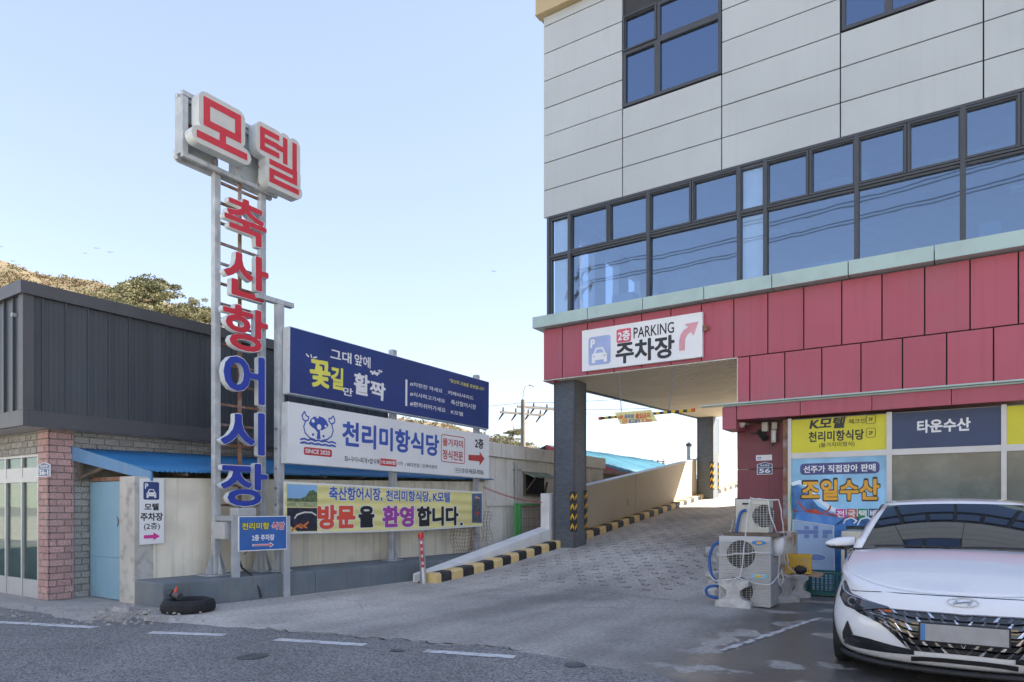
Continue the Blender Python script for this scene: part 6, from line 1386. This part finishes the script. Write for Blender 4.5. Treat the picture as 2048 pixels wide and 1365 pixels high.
MB().hexa([A[0] + Vector((0, .1, .001)), A[1] + Vector((0, .1, .001)), A[1] + n_, A[0] + n_, A[0] + Vector((.05, .12, .13)), A[1] + Vector((.12, .12, .11)), A[1] + n_ + Vector((.12, 0, .11)), A[0] + n_ + Vector((.05, 0, .13))]).build('flap', pblue, pbx)
MB().tube([A[3] * 1, A[0], A[1], A[2]], .008, 5).build('rim', signw, pbx)
MB().hexa([Vector((A[2].x + .003, yb_ + .01, 0)), Vector((A[2].x + .16, yb_ + .12, 0)), Vector((A[2].x + .16, yb_ + .14, 0)), Vector((A[2].x + .003, yb_ + .03, 0)), A[1] + Vector((.003, .01, 0)), A[1] + Vector((.16, .12, .04)), A[1] + Vector((.16, .14, .04)), A[1] + Vector((.003, .03, 0))]).build('side_flap', pblue, pbx)
chk = M('box_print', (.16, .24, .46), .6)
for (i, j) in ((2, 0), (2, 1), (0, 1), (1, 1), (3, 1), (4, 1), (4, 0), (6, 1), (6, 2), (7, 1), (2, 2), (4, 2)):
    p_ = PY(1590 + i * 9.2, 1052 + j * 8.5, yb_ - .003); MB().q(p_, p_ + Vector((.07, 0, 0)), p_ + Vector((.07, 0, -.06)), p_ + Vector((0, 0, -.06))).build('printed_square', chk, pbx)
p_ = PY(1632, 1115, yb_); m = MB(); m.q(*[(p_.x + x_, yb_ - .004, p_.z + z_) for x_, z_ in circ(0, 0, .16, .062)]); m.build('oval_print', M('oval_white', (.55, .65, .75), .6), pbx); m = MB(); m.q(*[(p_.x + x_, yb_ - .0055, p_.z + z_) for x_, z_ in circ(0, 0, .145, .05)]); m.build('oval_print', chk, pbx)
sc_ = thing('steel_counter', 'stainless steel sink counter with open legs between blue box and car', 'counter', (6.2, 2.4, 0))
a, b = PY(1682, 1062, 2.2), PY(1760, 1062, 2.2); MB().box(a.x, b.x + .4, 2.2, 2.9, a.z - .28, a.z).build('sink', stain, sc_, bevel=.01)
for x_ in (a.x, b.x + .3): MB().box(x_, x_ + .05, 2.2, 2.25, 0, a.z - .281).build('leg', stain, sc_); MB().box(x_, x_ + .05, 2.8, 2.85, 0, a.z - .281).build('leg', stain, sc_)
MB().box(a.x + .06, b.x + .25, 2.5, 2.8, .1, .6).build('tank', pblue, sc_)
t = thing('drain_pipe', 'thin green hose pipe running down between red wall and poster', 'pipe', (4.85, 4.08, 0))
MB().tube([PY(1583, 970, 4.06), PY(1581, 1000, 4.05), PY(1584, 1030, 4.04), PY(1582, 1070, 4.02)], .012, 6).build('pipe', gmet, t)
# ================================================================ white parked car
paint = M('car_paint_white', (.76, .77, .785), .3, .01, .5, coat=1.0)
for l_ in list(paint.node_tree.nodes['Principled BSDF'].inputs['Roughness'].links): paint.node_tree.links.remove(l_)
paint.node_tree.nodes['Principled BSDF'].inputs['Roughness'].default_value = .3
cglass = M('car_glass', (.012, .014, .016), .02, .0, 1, spec=.9, coat=.6)
gloss = M('car_gloss_black', (.012, .012, .014), .12, .05, 2, coat=.8)
chrome = M('car_chrome', (.62, .63, .65), .12, .05, 2, metal=1)
dchrome = M('car_dark_chrome', (.16, .16, .175), .18, .1, 2, metal=1)
mblk = M('car_black_plastic', (.02, .02, .022), .6)
gap = M('car_gap', (.01, .01, .01), .8)
CY_ = R(2.6); CAR0 = Vector((7.50, -3.22, 0))
car = thing('parked_car', 'white sedan with a wide dark faceted grille parked nose out in front of the shop', 'car', tuple(CAR0), (0, 0, CY_)); CM = WM[car.name]; CI = CM.inverted()
Wd = .905; Dp = .80; NE = 2.5
def zsh(y):    # height of the shoulder / bonnet edge along the car
    pts = ((0, .66), (.12, .70), (.35, .765), (.8, .865), (1.2, .925), (1.8, .95), (3.6, .99), (4.4, 1.0), (4.65, .98))
    for (a, za), (b, zb) in zip(pts[:-1], pts[1:]):
        if y <= b: return za + (zb - za) * max(0, (y - a)) / (b - a)
    return pts[-1][1]
def s0(k):     # setback of the nose by height fraction
    pts = ((0, .10), (.08, .05), (.2, .015), (.45, .0), (.7, .015), (.86, .045), (.95, .08), (1.0, .125))
    for (a, za), (b, zb) in zip(pts[:-1], pts[1:]):
        if k <= b: return za + (zb - za) * (k - a) / (b - a)
    return .125
def wk(k): return Wd * (.93 + .07 * math.sin(math.pi * min(1, k * 1.15 + .05))) - (.03 if k > .97 else 0)
def shellpt(a, k):   # a in -1..1 across the nose (front quarter), beyond = flank
    s = 1 if a >= 0 else -1; a = abs(a)
    if a <= 1:
        t = a * math.pi / 2; x = wk(k) * math.sin(t) ** (2 / NE) if a > 0 else 0; y = s0(k) + Dp * (1 - max(0, math.cos(t)) ** (2 / NE))
    else: x = wk(k); y = s0(k) * 0 + Dp + .05 + (a - 1) * 3.7; y = max(y, Dp + s0(k))
    if a > 1.75: x -= .10 * ((a - 1.75) / .25) ** 2 if a <= 2 else .1
    zt = zsh(y); return (s * x, y, .17 + (zt - .17) * k)
As = []
for i in range(-20, 21): As.append(i / 20)
Aside = [1.1, 1.2, 1.35, 1.5, 1.65, 1.8, 1.92, 2.0]
AL = [-a for a in reversed(Aside)] + As + Aside
Ks = [0, .04, .08, .14, .2, .3, .4, .5, .6, .7, .78, .86, .91, .95, .98, 1.0]
b = MB(); b.grid([[shellpt(a, k) for a in AL] for k in Ks])
# bonnet: ruled from the nose edge to the cowl
YC = 1.20
def hood(a, q):
    B = Vector(shellpt(a, 1.0)); xx = math.sin(a * math.pi / 2) * .755; C = Vector((xx, YC - .10 * (1 - (abs(xx) / .755) ** 2) + .05, 0)); C.z = .955 + .035 * (1 - (xx / .8) ** 2)
    x = B.x + (C.x - B.x) * q; y = B.y + (C.y - B.y) * q; z = B.z + (C.z - B.z) * (1 - (1 - q) ** 1.75)
    r_ = abs(x) ; z += .005 * math.exp(-((r_ - .30 - .26 * q) / .06) ** 2) * min(1, q * 4)      # raised crease lines
    return (x, y, z)
Q = [0, .04, .1, .18, .28, .4, .52, .64, .76, .88, 1.0]
b.grid([[hood(a, q) for a in As] for q in Q][::1])
# shoulder strips beside the cabin
for s in (-1, 1):
    P = []
    for y in (Dp + .125, 1.05, YC + .05, 1.8, 2.6, 3.4, 4.1, 4.6):
        t = sm((y - Dp - .1) / .32); P.append([(s * (wk(1.0)), y, zsh(y)), (s * (wk(1.0) - .06 * t), y, zsh(y) + .012 * t), (s * (wk(1.0) - (wk(1.0) - .755) * t), y, zsh(y) + .03 * t)])
    b.grid(P if s > 0 else [r[::-1] for r in P])
b.grid([[(x, 4.62, z) for x in (-.8, -.4, 0, .4, .8)] for z in (.2, .6, .97)])
b.grid([[(x, y, .98 + .05 * (y < 4.3)) for x in (-.78, -.4, 0, .4, .78)] for y in (4.62, 4.0)])
# pillars and roof
def gh(x, t, u=None):
    """windscreen surface: t 0 bottom .. 1 top; x fraction -1..1"""
    hw = .765 + (.575 - .765) * t; y = YC - .02 + .84 * t - .13 * (1 - x * x) * (1 - t) - .07 * (1 - x * x) * t; z = .965 + .405 * t - .045 * t * (1 - t) * -1.6 - .018 * x * x * t
    return (x * hw, y, z)
roof = [[gh(x / 6, 1.0) for x in range(-6, 7)]]
for y, z, w_ in ((2.2, 1.405, .575), (2.45, 1.425, .575), (2.8, 1.425, .57), (3.2, 1.40, .56), (3.5, 1.36, .54), (4.2, 1.05, .62)):
    roof.append([(x / 6 * w_, y - .0 * x, z - .03 * (x / 6) ** 2) for x in range(-6, 7)])
b.grid(roof)
for s in (-1, 1):   # A pillars, roof rails
    P = [[Vector(gh(s * f, t)) + Vector((s * off, 0 + (.03 if off else 0), -.0)) for f, off in ((.94, 0), (1.0, 0), (1.0, .025))] for t in (0, .2, .4, .6, .8, 1)]
    b.grid(P if s < 0 else [r[::-1] for r in P])
body = b.build('body', paint, car, local=True, smooth=True, autos=38)
so_ = body.modifiers.new('s', 'SOLIDIFY'); so_.thickness = .006; so_.offset = -1
BV = BVHTree.FromPolygons([Vector(v) for v in b.v], b.f)
def cast(u, v, off=.004):
    o_ = CI @ CAM; d = (CI.to_3x3() @ ray(u, v)).normalized(); h = BV.ray_cast(o_, d)
    if h[0] is None: return None
    n = h[1] if h[1].dot(d) < 0 else -h[1]; return h[0] + n * off
def fcast(x, z, off=.004):
    h = BV.ray_cast(Vector((x, -2, z)), Vector((0, 1, 0)))
    if h[0] is None: return Vector((x, .3, z))
    n = h[1] if h[1].y < 0 else -h[1]; return h[0] + n * off
def tcast(x, y, off=.003):
    h = BV.ray_cast(Vector((x, y, 3)), Vector((0, 0, -1))); return (h[0] + Vector((0, 0, off))) if h[0] is not None else Vector((x, y, 1))
def xz(u, v):
    p_ = cast(u, v, 0); return (p_.x, p_.z) if p_ else None
def band(top, bot, n=24, rows=4, off=.006, mirror=True, sag=0):
    """surface-hugging strip between an upper and a lower polyline in front view (x,z)"""
    def at(pl, x):
        for (xa, za), (xb, zb) in zip(pl[:-1], pl[1:]):
            if x <= xb + 1e-9: return za + (zb - za) * (x - xa) / (xb - xa + 1e-9)
        return pl[-1][1]
    x0, x1 = top[0][0], top[-1][0]; m = MB()
    for s in ((1, -1) if mirror else (1,)):
        P = []
        for j in range(rows + 1):
            row = []
            for i in range(n + 1):
                x = x0 + (x1 - x0) * i / n; zt, zb = at(top, x), at(bot, x); z = zb + (zt - zb) * j / rows; q = fcast(x, z, off); row.append((s * q.x, q.y, q.z))
            P.append(row if s > 0 else row[::-1])
        m.grid(P)
    return m
def XZ(*pts):
    r = [xz(u, v) for u, v in pts]; r = [p for p in r if p]; r.sort(); return r
ctr = 0.0
gt_ = XZ((1713, 1221), (1745, 1218), (1779, 1217), (1836, 1222), (1889, 1226)); gb_ = XZ((1713, 1223), (1764, 1250), (1790, 1272), (1818, 1300), (1850, 1304), (1891, 1307))
zt0 = gt_[-1][1] - .004; zb0 = gb_[-1][1]
gt_ += [(0, zt0)]; gb_ += [(0, zb0)]; gb_[0] = (gt_[0][0], gt_[0][1] - .004)
grl = band(gt_, gb_, 40, 8, .005).build('grille', gloss, car, local=True, smooth=True)
# faceted bars over the grille: slanting blades with bright chips
def at(pl, x):
    for (xa, za), (xb, zb) in zip(pl[:-1], pl[1:]):
        if x <= xb + 1e-9: return za + (zb - za) * (x - xa) / (xb - xa + 1e-9)
    return pl[-1][1]
for s in (-1, 1):
    NR = 6
    for r_ in range(NR):
        m1 = MB()
        NCOL = 9; x0 = gt_[0][0]
        for c in range(NCOL):
            xa = x0 + (0 - x0) * c / NCOL; xb = x0 + (0 - x0) * (c + 1) / NCOL; sh = (1 - (r_ + .5) / NR) * .12 - .06
            def pt(x, f, off): x = min(0, x); zt, zb = at(gt_, x), at(gb_, x); q = fcast(x, zt + (zb - zt) * f, off); return (s * q.x, q.y, q.z)
            f0, f1 = r_ / NR, (r_ + 1) / NR; fm = f0 + .12 * (f1 - f0)
            if at(gt_, xb) - at(gb_, xb) < .05: continue
            m1.q(pt(xa, f0, .006), pt(xb, f0, .006), pt(xb, fm + .02, .022), pt(xa, fm + .02, .022))
            xs0 = xa + (xb - xa) * (.15 + .12 * r_ % .5)
            m2 = MB().q(pt(xs0, f0 + .01, .020), pt(xs0 + (xb - xa) * .16, f0 + .01, .016), pt(xs0 + (xb - xa) * .62, f1 - .01, .010), pt(xs0 + (xb - xa) * .30, f1 - .02, .018)); m2.build('grille_facet', chrome if (c + r_) % 3 == 0 else dchrome, grl, local=True)
        if m1.v: m1.build('grille_bar', dchrome, grl, local=True)

# headlamps
ht_ = XZ((1681, 1188), (1686, 1166), (1692, 1160), (1703, 1186), (1740, 1202), (1779, 1215)); hb2 = XZ((1681, 1192), (1690, 1211), (1713, 1221), (1745, 1219), (1779, 1217))
for s in (-1, 1):
    m = band(ht_, hb2, 26, 6, .006, mirror=False); 
    if s > 0: m.v = [(-x, y, z) for x, y, z in m.v]; m.f = [f[::-1] for f in m.f]
    hl = m.build('headlight', M('lamp_housing', (.03, .035, .045), .08, coat=1) if 'lamp_housing' not in MT else MT['lamp_housing'], car, local=True, smooth=True)
    q0 = xz(1707, 1203); q = fcast(q0[0], q0[1], .010); m = MB(); n_ = Vector((-.35, -1, 0)).normalized()
    q = Vector((-s * q.x if s > 0 else q.x, q.y, q.z)) if s > 0 else q
    nn = Vector((-n_.x if s > 0 else n_.x, n_.y, 0))
    m.cyl(q - nn * .01, q + nn * .006, .034, 20, .038); m.build('lens', chrome, hl, local=True); m = MB(); m.cyl(q + nn * .0065, q + nn * .012, .026, 20, .02); m.build('lens', cglass, hl, local=True)
    # bright running line along the upper edge
    pts = []
    for u, v in ((1688, 1166), (1690, 1180), (1700, 1189), (1730, 1200), (1779, 1215)):
        p_ = xz(u, v)
        if p_: k_ = fcast(p_[0], p_[1], .010); pts.append((k_.x * (-1 if s > 0 else 1), k_.y, k_.z))
    if len(pts) > 2: MB().tube(pts, .005, 5).build('running_light', chrome, hl, local=True)
    am = MB(); p0 = xz(1758, 1222); p1 = xz(1785, 1224)
    if p0 and p1:
        P = []
        for j in (0, .018): P.append([(Vector(fcast(p0[0] + (p1[0] - p0[0]) * i / 4, (p0[1] + p1[1]) / 2 - .006 + j, .012)) ) for i in range(5)])
        am.grid([[(v.x * (-1 if s > 0 else 1), v.y, v.z) for v in r] for r in P]); am.build('indicator', M('indicator_amber', (.4, .1, .02), .2) if 'indicator_amber' not in MT else MT['indicator_amber'], hl, local=True)
# shut lines and creases
def line(name, pts, mat, r=.003, mirror=True, parent=car):
    pr = [cast(u, v, .0008) for u, v in pts]; pr = [p for p in pr if p]
    m = MB()
    for s in ((1, -1) if mirror else (1,)): m.tube([(s * p.x, p.y, p.z) for p in pr], r, 5)
    o_ = m.build(name, mat, parent, local=True)
    if mirror: o_['kind'] = 'stuff'
    return o_
cz = [(1703, 1180), (1710, 1182), (1730, 1183), (1756, 1184), (1800, 1187), (1840, 1189.5), (1880, 1192), (1915, 1193.6)]
pr = [cast(u, v, .001) for u, v in cz]; pr = [p for p in pr if p]; pr.append(Vector((0, pr[-1].y - .005, pr[-1].z + .001)))
MB().tube([tuple(p) for p in pr] + [(-p.x, p.y, p.z) for p in reversed(pr[:-1])], .0035, 5).build('bonnet_gap', gap, car, local=True)
for s in (-1, 1):
    pts = []
    for i in range(9): y = .80 + i * .05; pts.append(tuple(tcast(s * (.80 - .02 * i / 8), y, .001)))
    MB().tube(pts, .003, 5).build('bonnet_gap', gap, car, local=True)
# lower bumper: dark side intakes, gloss wedge, centre intake, lips
def XS(*pts): return XZ(*[(u + 9, v - 4) for u, v in pts])
wt, wbm = XS((1680, 1281), (1697, 1273), (1730, 1281), (1775, 1294), (1819, 1304)), XS((1680, 1289), (1700, 1297), (1730, 1303), (1770, 1309), (1821, 1313))
if len(wt) > 2 and len(wbm) > 2: wbm[0] = (wt[0][0], wbm[0][1]); band(wt, wbm, 24, 4, .007).build('bumper_wedge', gloss, car, local=True, smooth=True)['kind'] = 'stuff'
wt, wbm = XS((1677, 1268), (1687, 1244), (1697, 1271)), XS((1677, 1283), (1687, 1278), (1697, 1273))
if len(wt) > 2 and len(wbm) > 2: wbm[0] = (wt[0][0], wbm[0][1]); band(wt, wbm, 12, 5, .006).build('side_intake', mblk, car, local=True)['kind'] = 'stuff'
lt = XZ((1822, 1312), (1850, 1313), (1890, 1316)); lb2 = XZ((1822, 1321), (1850, 1322), (1890, 1325))
if len(lt) > 1 and len(lb2) > 1: lt += [(0, lt[-1][1])]; lb2 += [(0, lb2[-1][1])]; lb2[0] = (lt[0][0], lb2[0][1]); band(lt, lb2, 16, 2, .006).build('lower_intake', mblk, car, local=True)
P1 = []; P2 = []
m = MB()
for (k0, k1, dx) in ((-.03, .02, .02),):
    rows = []
    for dz, o_ in ((0.165, .012), (.15, .045), (.125, .03), (.12, -.05)):
        rows.append([(shellpt(a, 0)[0] * (1 + o_ * .4), shellpt(a, 0)[1] - o_ * (1 if abs(a) < .9 else .2), dz) for a in As])
    m.grid(rows)
m.build('front_lip', mblk, car, local=True, smooth=True)
# number plate with grey blurred field, emblem
q0, q1, q2, q3 = [fcast(*xz(u, v), .02) for u, v in ((1844, 1246), (2018, 1258), (2018, 1293), (1844, 1280))]
zt_, zb_ = (q0.z + q1.z) / 2, (q2.z + q3.z) / 2; yf = min(q0.y, q1.y) - .025; xw = .272
plt = MB().box(-xw, xw, yf, yf + .02, zb_ - .012, zt_ + .008).build('plate_holder', mblk, car, local=True, bevel=.006)
MB().box(-xw + .012, xw - .012, yf - .003, yf - .001, zb_, zt_ - .002).build('plate', M('plate_grey', (.34, .34, .34), .5, .12, 9), plt, local=True, bevel=.002)
MB().box(-xw + .014, -xw + .04, yf - .0045, yf - .0035, zb_ + .002, zt_ - .004).build('plate_band', M('plate_band_blue', (.05, .2, .5), .4), plt, local=True)
MB().box(-.12, .12, yf + .02, yf + .05, zb_ - .075, zb_ - .014).build('sensor_cover', mblk, car, local=True)
em = fcast(0, xz(1925, 1208)[1], .008); E_ = []
m = MB(); el = [fcast(.093 * math.cos(t), em.z + .028 * math.sin(t), .007) for t in [2 * math.pi * i / 28 for i in range(29)]]; m.tube([tuple(p) for p in el], .0045, 6)
em_o = m.build('emblem', chrome, car, local=True, smooth=True)
for pts in (((-.055, -.014), (-.03, .024)), ((.03, -.024), (.055, .014)), ((-.045, -.004), (-.015, -.002), (.015, .004), (.045, .004))):
    MB().tube([tuple(fcast(x, em.z + z, .009)) for x, z in pts], .006, 6).build('emblem_stroke', chrome, em_o, local=True)
# windscreen, wipers, side glass
MB().grid([[gh(x / 10 * .945, t / 8) for x in range(-10, 11)] for t in range(0, 9)]).build('windscreen', cglass, car, local=True, smooth=True)
MB().grid([[(gh(x / 10, 0)[0] * 1.0, gh(x / 10, 0)[1] - dy, gh(x / 10, 0)[2] + dz) for x in range(-10, 11)] for dy, dz in ((.05, -.012), (-.01, .004))]).build('cowl', mblk, car, local=True, smooth=True)
for x0, x1 in ((-.1, .55), (-.62, -.05)):
    MB().tube([tuple(Vector(gh((x0 + (x1 - x0) * i / 8) / .765, .035)) + Vector((0, -.015, .012 + .01 * math.sin(math.pi * i / 8)))) for i in range(9)], .009, 5).build('wiper', mblk, car, local=True)
for s in (-1, 1):
    P = [[(s * (.79 - .195 * t), y - .0 + (.62 * t if y < 1.4 else (-.55 * t if y > 3.9 else 0)), .975 + .39 * t) for y in (1.33, 2.0, 2.8, 3.4, 4.0)] for t in (0, .5, 1)]
    MB().grid(P).build('side_glass', cglass, car, local=True, smooth=True)
    # door mirror
    mm = CI @ PP(1684, 1090, CM @ Vector((0, 1.50, 0)), CM.to_3x3() @ Vector((0, 1, 0))); x_, y_, z_ = mm.x, 1.50, mm.z
    if s > 0: x_ = -x_
    k = -1 if s < 0 else 1; f = lambda a, b2, c: (x_ + k * a * 1.35, y_ + b2, z_ + c * 1.35)
    m = MB(); secs = [(-.085, .055, .045, .005), (-.04, .075, .05, .0), (.03, .08, .046, -.004), (.08, .06, .03, -.006), (.105, .03, .012, -.004)]
    P = []
    for a, dy, dz, cz_ in secs: P.append([f(a, dy * math.cos(t), cz_ + dz * max(-.25, math.sin(t)) + .012) for t in [2 * math.pi * i / 14 for i in range(14)]])
    m.grid(P, closed=True); m.q(*P[0][::-1]); m.q(*P[-1]); mo_ = m.build('mirror', paint, car, local=True, smooth=True, autos=60)
    P = []
    for a, dy, dz, cz_ in secs: P.append([f(a, dy * .96 * math.cos(t), cz_ + dz * .6 * min(.0, math.sin(t)) - .0) for t in [2 * math.pi * i / 14 for i in range(14)]])
    m = MB().grid(P, closed=True); m.tube([f(-.07, 0, -.02), f(-.13, .0, -.03), f(-.17, .03, -.045)], .024, 7); m.build('mirror_base', gloss, mo_, local=True, smooth=True)
# wheels
for (x_, y_) in ((-.80, .86), (.80, .86), (-.80, 3.58), (.80, 3.58)):
    s = 1 if x_ > 0 else -1
    wh = MB().grid([[(x_ + s * dx, y_ + r * math.cos(t), .32 + r * math.sin(t)) for dx, r in ((-.1, .2), (-.105, .30), (-.08, .32), (.07, .32), (.095, .30), (.085, .21))] for t in [2 * math.pi * i / 32 for i in range(33)]]).build('tyre', rubber, car, local=True, smooth=True, autos=40)
    m = MB().cyl((x_ - s * .02, y_, .32), (x_ + s * .075, y_, .32), .205, 24)
    m.build('rim', dchrome, wh, local=True)
MB().box(-.72, .72, .35, 4.3, .16, .22).box(-.68, -.62, .5, 1.2, .2, .7).box(.62, .68, .5, 1.2, .2, .7).build('underbody', mblk, car, local=True)
finalize()
